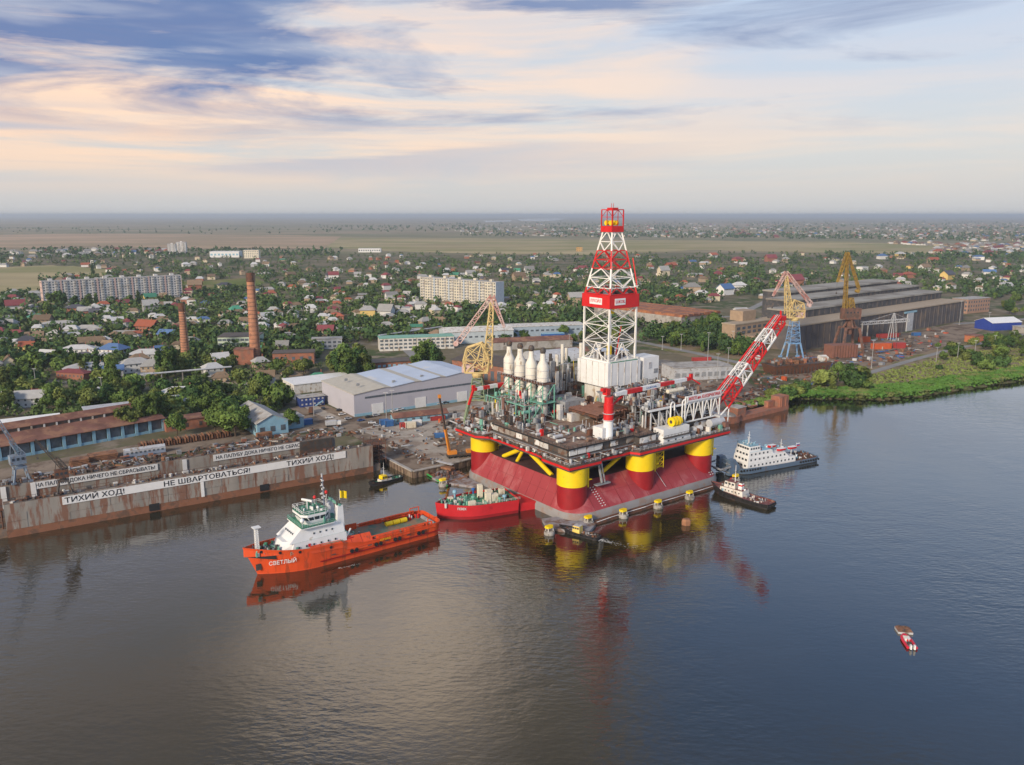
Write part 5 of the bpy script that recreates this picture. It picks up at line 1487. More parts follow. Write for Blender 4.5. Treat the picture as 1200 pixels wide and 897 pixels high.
# riveted strakes: slightly proud plates on the outer wall
rr = random.Random(5)
for k in range(int(DLEN / 7.2)):
    for j, (z0, z1) in enumerate(((3.0, 6.2), (6.2, 9.3))):
        if rr.random() < .75:
            piece('strake', w_near, m_dockwall, (3.6 + k * 7.2, -.04 - .04 * ((k + j) % 3), (z0 + z1) / 2), (7.0, .12, z1 - z0 - .12))
s0, s1 = dock_s(73, -.2, 11), dock_s(405, -.2, 11)
sb1 = MB().box(s0, s1, -.34, -.16, 9.5, 12.7).build('sign_band', m_sign, dock)
for txt, a_, c_ in (('ТИХИЙ ХОД!', 76, 146), ('НЕ ШВАРТОВАТЬСЯ!', 192, 293), ('ТИХИЙ ХОД!', 336, 391)):
    x0, x1 = dock_s(a_, -.4, 11), dock_s(c_, -.4, 11)
    lettering(txt, 2.9, m_ink, sb1, ((x0 + x1) / 2, -.37, 11.0), (1, 0, 0), width=x1 - x0)
for a_, c_, in ((38, 185), (250, 373)):
    x0, x1 = dock_s(a_, 25.2, 11), dock_s(c_, 25.2, 11)
    sb = MB().box(x0, x1, 25.12, 25.36, 10.0, 12.9).build('sign_band', m_sign, dock)
    lettering('НА ПАЛУБУ ДОКА НИЧЕГО НЕ СБРАСЫВАТЬ!', 2.2, m_ink, sb, ((x0 + x1) / 2, 25.08, 11.45), (1, 0, 0), width=(x1 - x0) * .95)
for px_, y, z0, z1 in ((237, -.36, 2.8, 9.4), (217, 25.1, 5.5, 13), (40, 25.1, 4, 13), (5, 25.1, 4, 13), (373, 25.1, 4, 13)):
    x = dock_s(px_, y, 8)
    piece('depth_gauge_board', dock, m_sign, (x, y, (z0 + z1) / 2), (1.9 if y > 0 else 1.3, .2, z1 - z0))
for px_ in (181, 310):
    x = dock_s(px_, -.1, 1.5)
    piece('drain_port', dock, m_black, (x, -.02, 2.0), (4.0, .5, 3.0))
q = MB()
for y in (0.25, 3.75, 25.75, 29.25):
    x1 = DLEN - 1 if y < 10 else DLEN - 10
    for x in np.arange(0, x1, 3.2):
        q.tube((x, y, DTOP), (x, y, DTOP + 1.2), .07, None, 4)
    q.tube((0, y, DTOP + 1.2), (x1, y, DTOP + 1.2), .07, None, 4)
q.build('railing', m_rust, dock, kind='stuff')
YM = [m_rust, m_dark, m_grey, m_rustlight, m_white_dirty, m_lblue, m_lgrey]
gear(dock, 2, DLEN - 3, .8, 3.3, DTOP, 150, 1.5, 81, [m_rust, m_dark, m_grey, m_rustlight, m_white_dirty, m_dark], smax=1.7)
gear(dock, -4, DLEN - 12, 26.3, 28.8, DTOP, 150, 1.6, 82, [m_rust, m_dark, m_grey, m_rustlight, m_dark], smax=1.8)
gear(dock, 0, DLEN - 4, 8, 24, 3.4, 160, 2.6, 83, [m_rust, m_dark, m_rustlight, m_grey, m_dark], smax=3.0)
# stair trestle at the left end, scaffold tower and dark gate at the right end
q = MB()
for x in (-12, -7, -1):
    for y in (1.5, 8, 15):
        q.tube((x, y, 0), (x, y, 11), .28, None, 5)
for y in (1.5, 8, 15):
    q.tube((-12, y, 3.4), (-1, y, 10.5), .2, None, 4); q.tube((-12, y, 11), (-1, y, 11), .28, None, 5); q.tube((-12, y, 6), (-1, y, 6), .22, None, 5)
q.box(-12.5, -.3, 1, 15.5, 10.8, 11.1); q.build('end_trestle', m_rust, dock)
q = MB()
for x in (DLEN - .6, DLEN + 3, DLEN + 6.5):
    for y in (2, 7, 12):
        q.tube((x, y, 3), (x, y, 14), .16, None, 5)
    for z in (5, 7.5, 10, 12.5):
        q.tube((x, 2, z), (x, 12, z), .13, None, 4)
for z in (5, 7.5, 10, 12.5):
    for y in (2, 7, 12):
        q.tube((DLEN - .6, y, z), (DLEN + 6.5, y, z), .13, None, 4)
    q.box(DLEN - .6, DLEN + 6.5, 2, 12, z - .08, z)
q.build('scaffold_tower', m_rust, dock)
MB().box(DLEN - 1.05, DLEN - .9, .8, 3.2, 6, 12).build('doorway', m_black, dock)
MB().box(DLEN - 28, DLEN - 12, 24.2, 25.4, 6, 13).build('dark_hatch', m_dark, dock)

# ------------------------------------------------------------------ cranes
def truss(b, p0, p1, w0, w1, nb, r, mi=0, rb=None):
    """four-chord lattice into an existing mesh"""
    p0, p1 = Vector(p0), Vector(p1); ax = (p1 - p0).normalized()
    a = Vector((0, 1, 0)) if abs(ax.y) < .9 else Vector((1, 0, 0))
    sd = ax.cross(a).normalized(); up = sd.cross(ax)
    rb = rb or r * .6
    def cor(i, t):
        s_ = (w0 + (w1 - w0) * t) / 2
        sx, sy = ((-1, -1), (1, -1), (1, 1), (-1, 1))[i % 4]
        return p0.lerp(p1, t) + sd * sx * s_ + up * sy * s_
    for i in range(4):
        b.tube(cor(i, 0), cor(i, 1), r, None, 4, mi)
    for k in range(nb):
        for i in range(4):
            j = i if k % 2 else i + 1; l = i + 1 if k % 2 else i
            b.tube(cor(j, k / nb), cor(l, (k + 1) / nb), rb, None, 4, mi)
            b.tube(cor(i, (k + 1) / nb), cor(i + 1, (k + 1) / nb), rb, None, 4, mi)
def portal_crane(label, p, m_leg, m_top, m_house, m_fly, H, sgn, rz=0.0, span=13.0, apex=(9, 72), flytip=(20, 52), tail=(-13, 45), cage=(30, 47), portal=14.0, cagew=13, solid=False):
    c = thing('portal_crane', label, 'crane', (p.x, p.y, LAND), rz, 'tall portal cranes of the shipyard')
    s = sgn; h = span / 2
    for sx in (-1, 1):
        for sy in (-1, 1):
            b_ = MB()
            p0 = Vector((sx * h, sy * h * .8, 0)); p1 = Vector((sx * h * .62, sy * h * .5, portal))
            b_.tube(p0, p1, .6 if not solid else 1.3, .9 if not solid else 1.4, 6); b_.rbox((p0.x, p0.y, 0), (3.2, 1.2, 1.4)); b_.build('portal_leg', m_leg, c)
    b_ = MB()
    for sx in (-1, 1):
        b_.tube((sx * h * .62, -h * .5, portal), (sx * h * .62, h * .5, portal), .7, None, 4)
        b_.tube((sx * h * .62, sx * h * .5, portal), (-sx * h * .62, sx * h * .5, portal), .7, None, 4)
    b_.build('portal_frame', m_leg, c)
    b_ = MB()
    if solid:
        b_.tube((0, 0, portal - 6), (0, 0, cage[0]), 2.6, 2.2, 10)
        for sx in (-1, 1):
            b_.tube((sx * h * .6, 0, portal), (sx * 2, 0, cage[0]), .9, None, 6); b_.tube((0, sx * h * .5, portal), (0, sx * 2, cage[0]), .9, None, 6)
    else:
        truss(b_, (0, 0, portal), (0, 0, cage[0]), h * 1.2, 5.4, 6, .3)
        for k in range(4):
            zz = portal + (cage[0] - portal) * (k + .5) / 4; b_.box(-2.6, 2.6, -2.6, 2.6, zz, zz + .15)
    b_.build('tower', m_leg, c)
    # slewing upper works
    z0, z1 = cage; w = cagew
    b_ = MB()
    if solid:
        MB().box(-w / 2, w / 2, -4, 4, z0, z0 + 9.5).build('slewing_house', m_leg, c)
        truss(b_, (s * .5, 0, z0 + 9.5), (s * 1.5, 0, z1), 5, 3.5, 4, .5)
    else:
        pts = [(-s * w * .46, z0 + 3), (s * w * .40, z0 + 3), (s * w * .46, z0 + (z1 - z0) * .55), (s * w * .18, z1), (-s * w * .40, z1 - 3), (-s * w * .52, z0 + (z1 - z0) * .5)]
        for y in (-2.6, 2.6):
            for k in range(len(pts)):
                q0, q1 = pts[k], pts[(k + 1) % len(pts)]
                b_.tube((q0[0], y, q0[1]), (q1[0], y, q1[1]), .5, None, 5)
                b_.tube((q0[0], y, q0[1]), (0, y, (z0 + z1) / 2), .34, None, 4)
                q2 = pts[(k + 2) % len(pts)]
                b_.tube((q0[0], y, q0[1]), (q2[0], y, q2[1]), .24, None, 4)
        for q0 in pts:
            b_.tube((q0[0], -2.6, q0[1]), (q0[0], 2.6, q0[1]), .3, None, 4)
        b_.lathe((0, 0, z0), [(2.6, 0), (3.4, 1.5), (3.4, 3)], 14)
        b_.box(-w * .46, w * .42, -3.2, 3.2, z0 + 2.7, z0 + 3.0)
    b_.build('slewing_frame', m_top, c)
    if solid:
        for k in range(4):
            piece('cab_window', c, m_glass, (-w / 2 + 2 + k * w / 4.6, -4.05, z0 + 6), (1.4, .15, 1.4))
    hs = MB().box(min(-s * w * .58, -s * w * .12), max(-s * w * .58, -s * w * .12), -2.3, 2.3, z0 + 3.0, z0 + 7.2).build('machine_house', m_house, c)
    for k in range(2):
        piece('window', hs, m_glass, (-s * w * (.25 + .18 * k), -2.34, z0 + 5.6), (1.0, .12, 1.0))
    # jib, fly jib with bow-string, tail with counterweight
    ap = Vector((s * apex[0], 0, apex[1])); ft_ = Vector((s * flytip[0], 0, flytip[1])); tl = Vector((s * tail[0], 0, tail[1]))
    b_ = MB(); truss(b_, (s * w * .38, 0, z0 + 6), ap - Vector((0, 0, 3)), 2.8 if solid else 5.2, 1.3 if solid else 1.7, 10, .4); b_.build('jib', m_top, c)
    b_ = MB(); truss(b_, ap, ft_, 2.6, 1.0, 7, .36); b_.build('fly_jib', m_fly, c)
    b_ = MB(); truss(b_, ap, tl, 1.3 if solid else 2.0, 1.8 if solid else 2.8, 9, .34); b_.build('back_strut', m_fly, c)
    b_ = MB(); b_.tube(tl + Vector((-1.5, -1.6, -1)), tl + Vector((-1.5, 1.6, -1)), 1.5, None, 12); b_.build('counterweight', m_fly, c)
    b_ = MB(); b_.tube(ft_, ft_ - Vector((0, 0, 9)), .08, None, 4); b_.build('hoist_rope', m_dark, c); piece('hook_block', c, m_dark, ft_ - Vector((0, 0, 9.5)), (.9, .6, 1.4))
    return c
m_cy = M('crane_yellow', (0.60, 0.46, 0.20), .6, var=.15, c2=(.42, .25, .12), amt=.3, s2=.5)
m_cg = M('crane_green', (0.22, 0.29, 0.17), .65, var=.15, c2=(.22, .16, .1), amt=.3, s2=.5)
m_cp = M('crane_pink_grey', (0.52, 0.38, 0.36), .65, var=.12)
m_cw = M('crane_faded_white_red', (0.55, 0.40, 0.36), .65, var=.2, c2=(.42, .17, .14), amt=.45, s2=.12)
m_cb = M('crane_blue', (0.17, 0.32, 0.53), .6, var=.15, c2=(.35, .38, .4), amt=.3, s2=.4)
m_cbr = M('crane_brown', (0.17, 0.085, 0.06), .8, var=.25, c2=(.10, .065, .05), amt=.4, s2=.3)
m_cdy = M('crane_dark_yellow', (0.30, 0.19, 0.035), .7, var=.2, c2=(.18, .11, .04), amt=.35, s2=.4)
p = G(560, 494, LAND)
portal_crane('yellow topped portal crane on green legs left of the platform stacks', p, m_cg, m_cy, m_cp, m_cw, 75, 1, R(-4), 15, (8.5, 72.5), (15.5, 55), (-10.5, 46.5), (26, 46), 13.5, 15)
p = G(928, 420, LAND)
portal_crane('yellow and blue portal crane standing behind the flare boom tip', p, m_cb, m_cy, m_cp, m_cw, 75, -1, R(6), 15, (10, 71.5), (20, 52), (-13, 45), (31, 49), 13, 14)
p = G(993, 413, LAND)
portal_crane('tall dark brown portal crane with mustard yellow jib by the building hall', p, m_cbr, m_cdy, m_cbr, m_cdy, 89, -1, R(10), 20, (7.5, 86), (15, 61), (-6, 54), (29, 47), 22, 15, solid=True)
def dock_crane(label, loc, rz, m_, m_cab, H, lean, scale=1.0):
    c = thing('dock_crane', label, 'crane', loc, rz, 'cranes standing on the floating dock'); c.scale = (scale,) * 3
    for sx in (-1, 1):
        for sy in (-1, 1):
            member('portal_leg', c, m_, (sx * 3.0, sy * 2.0, 0), (sx * 1.8, sy * 1.4, 6), .6)
            piece('bogie', c, m_, (sx * 3.0, sy * 2.0, .4), (1.8, .7, .8))
    MB().box(-2.4, 2.4, -1.8, 1.8, 6, 6.7).build('portal_frame', m_, c)
    MB().lathe((0, 0, 6.7), [(1.4, 0), (1.2, 1.2)], 10).build('turntable', m_, c)
    hs = MB().box(-3.2, 2.4, -2.0, 2.0, 7.9, 11.6).build('machine_house', m_cab, c)
    for k in range(3):
        piece('window', hs, m_glass, (-2.2 + k * 1.7, -2.04, 10.2), (1.0, .1, 1.1))
    b_ = MB(); truss(b_, (1.5, 0, 11), (lean * .18, 0, 17.5), 2.6, 1.0, 3, .2); b_.tube((-2.8, 0, 11.6), (lean * .18, 0, 17.5), .18, None, 4); b_.build('mast_frame', m_, c)
    b_ = MB(); truss(b_, (1.8, 0, 9.5), (lean, 0, H), 1.5, .6, 11, .16); b_.tube((lean * .18, 0, 17.5), (lean, 0, H), .07, None, 4); b_.build('boom', m_, c)
    b_ = MB(); b_.tube((lean, 0, H), (lean, 0, H - 8), .05, None, 4); b_.box(lean - .4, lean + .4, -.3, .3, H - 9, H - 8); b_.build('hook', m_, c)
    return c
m_cgrey = M('crane_slate_grey', (0.19, 0.24, 0.30), .6, var=.2, c2=(.16, .12, .1), amt=.3, s2=.5)
ca, sa = math.cos(DANG), math.sin(DANG)
def DW(s, y, z):
    return (DA.x + s * ca - y * sa, DA.y + s * sa + y * ca, z)
dock_crane('slate grey dock crane with raised lattice boom at the left picture edge', DW(dock_s(25, 27.5, 13.2), 27.5, DTOP + .05), DANG + R(10), m_cgrey, m_cgrey, 41, -11)
dock_crane('dark rusty dock crane standing on the near wall of the dock', DW(dock_s(76, 2.0, 13.2), 2.0, DTOP + .05), DANG, m_dark, m_rust, 27, -9, .85)

# ------------------------------------------------------------------ quay wall
SH = [G(x, y, LAND) for x, y in ((451, 536), (484, 553), (541, 541), (566, 534))]
qy = thing('quay_wall', 'rusty sheet pile quay wall between the floating dock and the platform', 'quay', (0, 0, 0))
m_pile = M('sheet_pile', (0.15, 0.105, 0.075), .9, var=.3, scale=.5, c2=(.26, .2, .14), amt=.35, s2=.6, stretch=(1, 1, .4))
np_ = 0
for a_, c_ in zip(SH[:-1], SH[1:]):
    d_ = (c_ - a_); L = d_.length; d_.normalize(); nrm = Vector((d_.y, -d_.x, 0)); ang = math.atan2(d_.y, d_.x)
    n = int(L / 1.5)
    for k in range(n):
        pc = a_ + d_ * (L * (k + .5) / n) + nrm * (.25 if k % 2 else .55)
        piece('sheet_pile', qy, m_pile, (pc.x, pc.y, .9), (L / n * .95, .5, 4.6), ang)
    m_ = (a_ + c_) / 2 + nrm * .3
    piece('coping', qy, m_concrete, (m_.x, m_.y, 3.35), (L, 1.6, .5), ang)
# mobile crane on the quay
p = G(528, 537, LAND)
mk = thing('mobile_crane', 'mobile crane with tall black and orange boom parked on the quay', 'crane', (p.x, p.y, LAND), R(20))
MB().box(-2, 11, -1.3, 1.3, 1.0, 2.0).build('chassis', m_dark, mk)
for k in range(5):
    for sy in (-1, 1):
        MB().tube((-.8 + k * 2.6, sy * 1.0, .6), (-.8 + k * 2.6, sy * 1.45, .6), .62, None, 12).build('wheel', m_black, mk)
m_corange = M('crane_orange', (.6, .22, .03), .5)
MB().box(8.2, 11, -1.3, 1.3, 2.0, 3.6).build('cab', m_corange, mk); MB().box(-1.5, 3, -1.3, 1.3, 2.0, 3.8).build('turret', m_corange, mk)
b0 = Vector((-.5, 0, 3)); b1 = b0 + Vector((-2.2, -1.0, 12)); b2 = b0 + Vector((-5.2, -2.4, 28.5))
member('boom_base', mk, m_corange, b0, b1, 1.1); member('boom', mk, m_dark, b1, b2, .75); piece('boom_head', mk, m_corange, b2 + Vector((0, 0, .5)), (1.3, 1.3, 1.6))
# white topped landing stage at the quay edge
p = G(521, 545, LAND)
ls = thing('landing_stage', 'rusty gangway with a pale sheet roof hanging off the quay edge', 'gangway', (p.x, p.y - 2, 0), R(-38))
MB().box(-5.5, 5.5, -1.5, 1.5, 2.0, 3.0).build('deck', m_rustlight, ls); MB().box(-5.6, 4.5, .2, 2.0, 4.2, 4.35).build('roof_sheet', m_lgrey, ls)
for x in (-5, 0, 4): member('post', ls, m_rust, (x, 1.2, 3), (x, 1.2, 4.2), .2)
# ruined brick pier on the right
rp0, rp1 = G(863, 495), G(924, 480)
rp = thing('ruined_pier', 'ruined red brick pier with two square towers right of the flare boom', 'pier', (rp0.x, rp0.y, 0), math.atan2(rp1.y - rp0.y, rp1.x - rp0.x))
Lp = (rp1 - rp0).length
MB().box(0, Lp, 0, 8, -1, 2.6).build('deck', m_brick, rp); MB().box(Lp - 9, Lp, .3, 7, 2.6, 9.2).build('tower', m_brick, rp); MB().box(1.5, 9.5, .6, 7.6, 2.6, 7.8).build('tower', m_brick, rp)
MB().box(Lp - 16, Lp - 9, 4, 7, 2.6, 6.5).build('wall', m_brick, rp)
for x in (Lp - 7.4, Lp - 3): piece('pilaster', rp, m_brick, (x, .2, 5.8), (1.0, .5, 6.4))
MB().box(1.2, 9.8, .3, 7.9, 7.8, 8.2).build('capping', m_concrete, rp)
rl0 = G(852, 494)
rl = thing('round_caisson', 'low round brick caisson in the water beside the ruined pier', 'caisson', (rl0.x, rl0.y + 2, 0))
MB().lathe((0, 0, 0), [(8, -1), (8, 3.4), (8.3, 3.4), (8.3, 4.0), (7.2, 4.0), (7.2, 3.0)], 20).build('ring_wall', m_brick, rl); MB().lathe((0, 0, 3.2), [(6, 0), (5, 1.2), (2, 1.8)], 14).build('rubble_fill', m_concrete, rl)
# ------------------------------------------------------------------ buildings
FOOT = []      # footprints that houses and trees keep clear of
def add_foot(p, ang, L, W, pad=4):
    e1 = Vector((math.cos(ang), math.sin(ang))); e2 = Vector((-e1.y, e1.x)); o = Vector((p[0], p[1]))
    FOOT.append([tuple(o + e1 * a + e2 * c) for a, c in ((-pad, -pad), (L + pad, -pad), (L + pad, W + pad), (-pad, W + pad))])
m_roofgrey = M('grey_slate_sheet', (0.36, 0.35, 0.33), .8, var=.2, c2=(.24, .2, .16), amt=.3, s2=.2)
m_roofrust = M('rusty_roof_sheet', (0.185, 0.085, 0.062), .85, var=.3, scale=.2, c2=(.27, .14, .085), amt=.4, s2=.15)
m_winblue = M('window_pale', (0.10, 0.12, 0.14), .2, var=.4)
def bldg(name, label, px_, py_, ang, L, W, H, m_wall, m_roof, roof='flat', rise=2.0, over=.5, wins=(), doors=(), group=None, cat='building', along='L', z=LAND, base=None):
    """near corner at (px_, py_); L runs to the right and back along ang, W to the left and back.
    wins: (face, count, rows, w, h, z0, dz, material); face S faces the long side's viewer, W the left end"""
    p = G(px_, py_, z)
    a = R(ang)
    t = thing(name, label, cat, (p.x, p.y, z), a, group)
    add_foot(p, a, L, W)
    wl_ = MB()
    if roof == 'gable' and along == 'L':
        wl_.add([(0, 0, 0), (0, W, 0), (0, W, H), (0, W / 2, H + rise), (0, 0, H)], [(0, 4, 3, 2, 1)]); wl_.add([(L, 0, 0), (L, W, 0), (L, W, H), (L, W / 2, H + rise), (L, 0, H)], [(0, 1, 2, 3, 4)])
        wl_.add([(0, 0, 0), (L, 0, 0), (L, 0, H), (0, 0, H)], [(0, 1, 2, 3)]); wl_.add([(0, W, 0), (L, W, 0), (L, W, H), (0, W, H)], [(3, 2, 1, 0)])
        wl_.build('wall', m_wall, t)
        k_ = rise / (W / 2); d = .25
        b_ = MB()
        for y0, y1 in ((-over, W / 2), (W + over, W / 2)):
            z0, z1 = H - over * k_, H + rise
            vs = [(-over, y0, z0), (L + over, y0, z0), (L + over, y1, z1), (-over, y1, z1)]
            b_.add(vs + [(x, y, zz + d) for x, y, zz in vs], [(0, 1, 2, 3), (7, 6, 5, 4), (0, 4, 5, 1), (2, 6, 7, 3), (1, 5, 6, 2), (3, 7, 4, 0)])
        rf_ = b_.build('roof', m_roof, t)
    elif roof == 'gable':
        wl_.add([(0, 0, 0), (L, 0, 0), (L, 0, H), (L / 2, 0, H + rise), (0, 0, H)], [(0, 1, 2, 3, 4)]); wl_.add([(0, W, 0), (L, W, 0), (L, W, H), (L / 2, W, H + rise), (0, W, H)], [(4, 3, 2, 1, 0)])
        wl_.add([(0, 0, 0), (0, W, 0), (0, W, H), (0, 0, H)], [(3, 2, 1, 0)]); wl_.add([(L, 0, 0), (L, W, 0), (L, W, H), (L, 0, H)], [(0, 1, 2, 3)])
        wl_.build('wall', m_wall, t)
        k_ = rise / (L / 2); d = .25
        b_ = MB()
        for x0, x1 in ((-over, L / 2), (L + over, L / 2)):
            z0, z1 = H - over * k_, H + rise
            vs = [(x0, -over, z0), (x1, -over, z1), (x1, W + over, z1), (x0, W + over, z0)]
            b_.add(vs + [(x, y, zz + d) for x, y, zz in vs], [(0, 1, 2, 3), (7, 6, 5, 4), (0, 4, 5, 1), (2, 6, 7, 3), (1, 5, 6, 2), (3, 7, 4, 0)])
        rf_ = b_.build('roof', m_roof, t)
    else:
        wl_.box(0, L, 0, W, 0, H).build('wall', m_wall, t)
        rf_ = MB().box(-over, L + over, -over, W + over, H, H + .5).build('roof', m_roof, t)
    if base:
        MB().box(-.12, L + .12, -.12, W + .12, 0, base[0]).build('base_band', base[1], t)
    for face, n, rows, w, h, z0, dz, mt in wins:
        big = n * rows <= 70
        jb = MB()
        span_ = L if face == 'S' else W
        for r_ in range(rows):
            for k in range(n):
                u = span_ * (k + .5) / n
                c = (u, -.02, z0 + dz * r_) if face == 'S' else (-.02, u, z0 + dz * r_)
                sz = (w, .18, h) if face == 'S' else (.18, w, h)
                if big:
                    piece('window', t, mt, c, sz)
                else:
                    jb.box(c[0] - sz[0] / 2, c[0] + sz[0] / 2, c[1] - sz[1] / 2, c[1] + sz[1] / 2, c[2] - h / 2, c[2] + h / 2)
        if not big:
            jb.build('window', mt, t, kind='stuff')
    for face, u, w, h, mt in doors:
        c = (u, -.05, h / 2) if face == 'S' else (-.05, u, h / 2)
        piece('door', t, mt, c, (w, .25, h) if face == 'S' else (.25, w, h))
    return t, rf_

# blue roofed warehouse with three shallow spans
m_wh = M('lavender_grey_cladding', (0.44, 0.43, 0.47), .55, var=.05, scale=.1)
m_whroof = M('pale_blue_roof_sheet', (0.42, 0.50, 0.62), .5, var=.10, scale=.08, c2=(.55, .56, .56), amt=.25, s2=.05)
m_whbeige = M('beige_roof_sheet', (0.46, 0.43, 0.36), .7, var=.1)
p = G(415.6, 489, LAND)
WL, WW, WH = 88.0, 50.0, 14.0
wh = thing('warehouse', 'large lavender grey warehouse with pale blue roof and white roller doors', 'warehouse', (p.x, p.y, LAND), R(34.5))
add_foot(p, R(34.5), WL, WW)
prof = [(0, 13.2), (20, 15.4), (24, 15.0), (40, 16.6), (45, 16.3), (58, 17.6), (62, 17.2), (74, 18.6), (WL, 16.6)]
b_ = MB().extrude_y([(0, 0)] + [(x, z) for x, z in prof] + [(WL, 0)], 0, WW)
b_.f = [tuple(reversed(f)) for f in b_.f]
b_.build('wall', m_wh, wh)
for (x0, z0), (x1, z1), mt in zip(prof[:-1], prof[1:], (m_whbeige, m_whbeige, m_whroof, m_whbeige, m_whroof, m_whbeige, m_whroof, m_whroof)):
    MB().add([(x0 - (.4 if x0 == 0 else 0), -.5, z0 + .12), (x1, -.5, z1 + .12), (x1, WW + .4, z1 + .12), (x0 - (.4 if x0 == 0 else 0), WW + .4, z0 + .12),
              (x0 - (.4 if x0 == 0 else 0), -.5, z0 + .5), (x1, -.5, z1 + .5), (x1, WW + .4, z1 + .5), (x0 - (.4 if x0 == 0 else 0), WW + .4, z0 + .5)], [(3, 2, 1, 0), (4, 5, 6, 7), (0, 1, 5, 4), (1, 2, 6, 5), (2, 3, 7, 6), (3, 0, 4, 7)]).build('roof_panel', mt, wh)
for u in (15, 44, 74):
    dr = piece('roller_door', wh, m_white, (u, -.1, 3.2), (7.5, .3, 6.4))
for k in range(18):
    piece('strip_window', wh, m_winblue, (9 + k * 4.3, -.08, 10.8), (4.1, .2, 1.1))
MB().box(-.1, WL, -.22, .0, 0, 1.6).build('base_band', m_lblue, wh)
for x, y in ((8, 12), (8, 30), (30, 8), (50, 9), (68, 30), (80, 9)):
    piece('roof_vent', wh, m_grey, (x, y, 16.6 + (1 if x > 40 else 0)), (2.0, 1.0, 1.4))
# brick workshop with arched windows behind the warehouse
bldg('brick_workshop', 'long red brick workshop with dark roof behind the blue roofed warehouse', 530, 444, -38, 70, 34, 14, m_brick, m_dark, 'gable', 3.5, .6, wins=(('S', 12, 1, 3.2, 7, 6.5, 1, m_winblue), ('W', 6, 1, 3.2, 7, 6.5, 1, m_winblue)))
bldg('brick_workshop', 'low brick building with pale blue window rows left of the dark poplar clump', 436, 441, 20, 34, 16, 9.5, m_brick, m_dark, 'flat', wins=(('S', 9, 2, 2.2, 1.8, 3.2, 3.8, m_lblue),))
# flat white annex, blue container stack
bldg('storage_shed', 'long low white roofed shed joined to the left of the warehouse', 345, 462, 33, 46, 24, 6, m_white_dirty, m_white, 'flat', wins=(('W', 4, 1, 1.5, 1.2, 3, 1, m_winblue),))
co = thing('site_office', 'two storey stack of dark blue office containers beside the warehouse', 'office', tuple(G(352, 478, LAND)), R(30))
add_foot(G(352, 478, LAND), R(30), 20, 12)
m_navy = M('navy_container', (0.03, 0.055, 0.20), .5, var=.12)
for lv in range(2):
    for k in range(6):
        cc = MB().box(k * 2.6 + .04, k * 2.6 + 2.56, 0, 9, lv * 2.9, lv * 2.9 + 2.8).build('office_container', m_navy, co)
        piece('window', cc, m_lgrey, (k * 2.6 + 1.3, -.04, lv * 2.9 + 1.7), (1.1, .1, 1.0))
MB().box(-.4, 16.2, -.6, 9.4, 5.85, 6.1).build('roof', m_roofgrey, co); member('outside_stair', co, m_lblue, (9, -1.2, .2), (14, -1.2, 3.2), .6)
# light blue gabled hall
bldg('gabled_hall', 'light blue gabled hall with dark windows behind the floating dock', 302, 513, 35, 17, 40, 7.5, m_lblue, m_roofgrey, 'gable', 4.0, .6, wins=(('S', 3, 1, 2.6, 3.0, 3.6, 1, m_winblue), ('W', 6, 1, 2.2, 2.4, 3.6, 1, m_winblue)), along='W')
bldg('gabled_hall', 'small pale blue annex at the right of the light blue hall', 330, 505, 35, 13, 12, 6.2, m_lblue, m_roofgrey, 'flat', wins=(('S', 2, 1, 2.0, 2.2, 3.4, 1, m_winblue),))
# long rusty roofed shed with blue piers
p = G(-40, 548, LAND); p2 = G(192, 505, LAND)
SA = math.atan2(p2.y - p.y, p2.x - p.x); SL = (p2 - p).length
rs_ = thing('repair_shed', 'long shed with two rusty roof tiers and blue piers behind the dock', 'shed', (p.x, p.y, LAND), SA)
add_foot(p, SA, SL, 30)
MB().box(0, SL, .6, 26, 0, 7.2).build('wall', m_dark, rs_)
nb_ = int(SL / 7)
for k in range(nb_ + 1):
    piece('pier', rs_, m_lblue, (SL * k / nb_, .2, 3.4), (1.5, 1.0, 6.8))
    if k < nb_:
        piece('window', rs_, m_winblue, (SL * (k + .5) / nb_, .45, 3.9), (4.6, .25, 5.0)); piece('sill_wall', rs_, m_lblue, (SL * (k + .5) / nb_, .3, .7), (5.3, .6, 1.4))
b_ = MB()
for y0, z0, y1, z1 in ((-1.2, 7.0, 12, 10.4), (11, 12.2, 16, 14.6), (16, 14.6, 27.5, 9)):
    b_.add([(-1, y0, z0), (SL + 1, y0, z0), (SL + 1, y1, z1), (-1, y1, z1), (-1, y0, z0 + .3), (SL + 1, y0, z0 + .3), (SL + 1, y1, z1 + .3), (-1, y1, z1 + .3)], [(3, 2, 1, 0), (4, 5, 6, 7), (0, 1, 5, 4), (1, 2, 6, 5), (2, 3, 7, 6), (3, 0, 4, 7)])
b_.build('roof', m_roofrust, rs_)
MB().box(0, SL, 11.4, 12.4, 9.5, 12.4).build('clerestory', m_dark, rs_)
for k in range(16):
    piece('clerestory_post', rs_, m_white_dirty, (SL * (k + .5) / 16, 11.2, 11.3), (.8, .4, 1.6))
MB().extrude_y([(SL + .4, 0), (SL + .9, 0), (SL + .9, 14.8), (SL + .4, 14.8)], 8, 17).build('gable_parapet', m_brick, rs_)
# white two storey buildings left
bldg('office_block', 'white two storey office with flat roof among trees behind the rusty shed', 103, 500, 33, 34, 15, 8, m_white, m_lgrey, 'flat', 1, .9, wins=(('S', 7, 2, 2.4, 1.7, 2.4, 3.6, m_winblue), ('W', 3, 2, 2.2, 1.7, 2.4, 3.6, m_winblue)))
bldg('office_block', 'white gabled two storey building at the far left edge behind the shed', -20, 522, 32, 36, 13, 9, m_white, m_white, 'gable', 2, .5, wins=(('S', 7, 2, 2.6, 1.9, 2.6, 4, m_winblue),))
bldg('brick_shed', 'low red brick ruin right of the rusty repair shed', 195, 507, 34, 22, 12, 5.5, m_brick, m_roofrust, 'flat', wins=(('S', 3, 1, 1.6, 2.4, 2.6, 1, m_dark),))
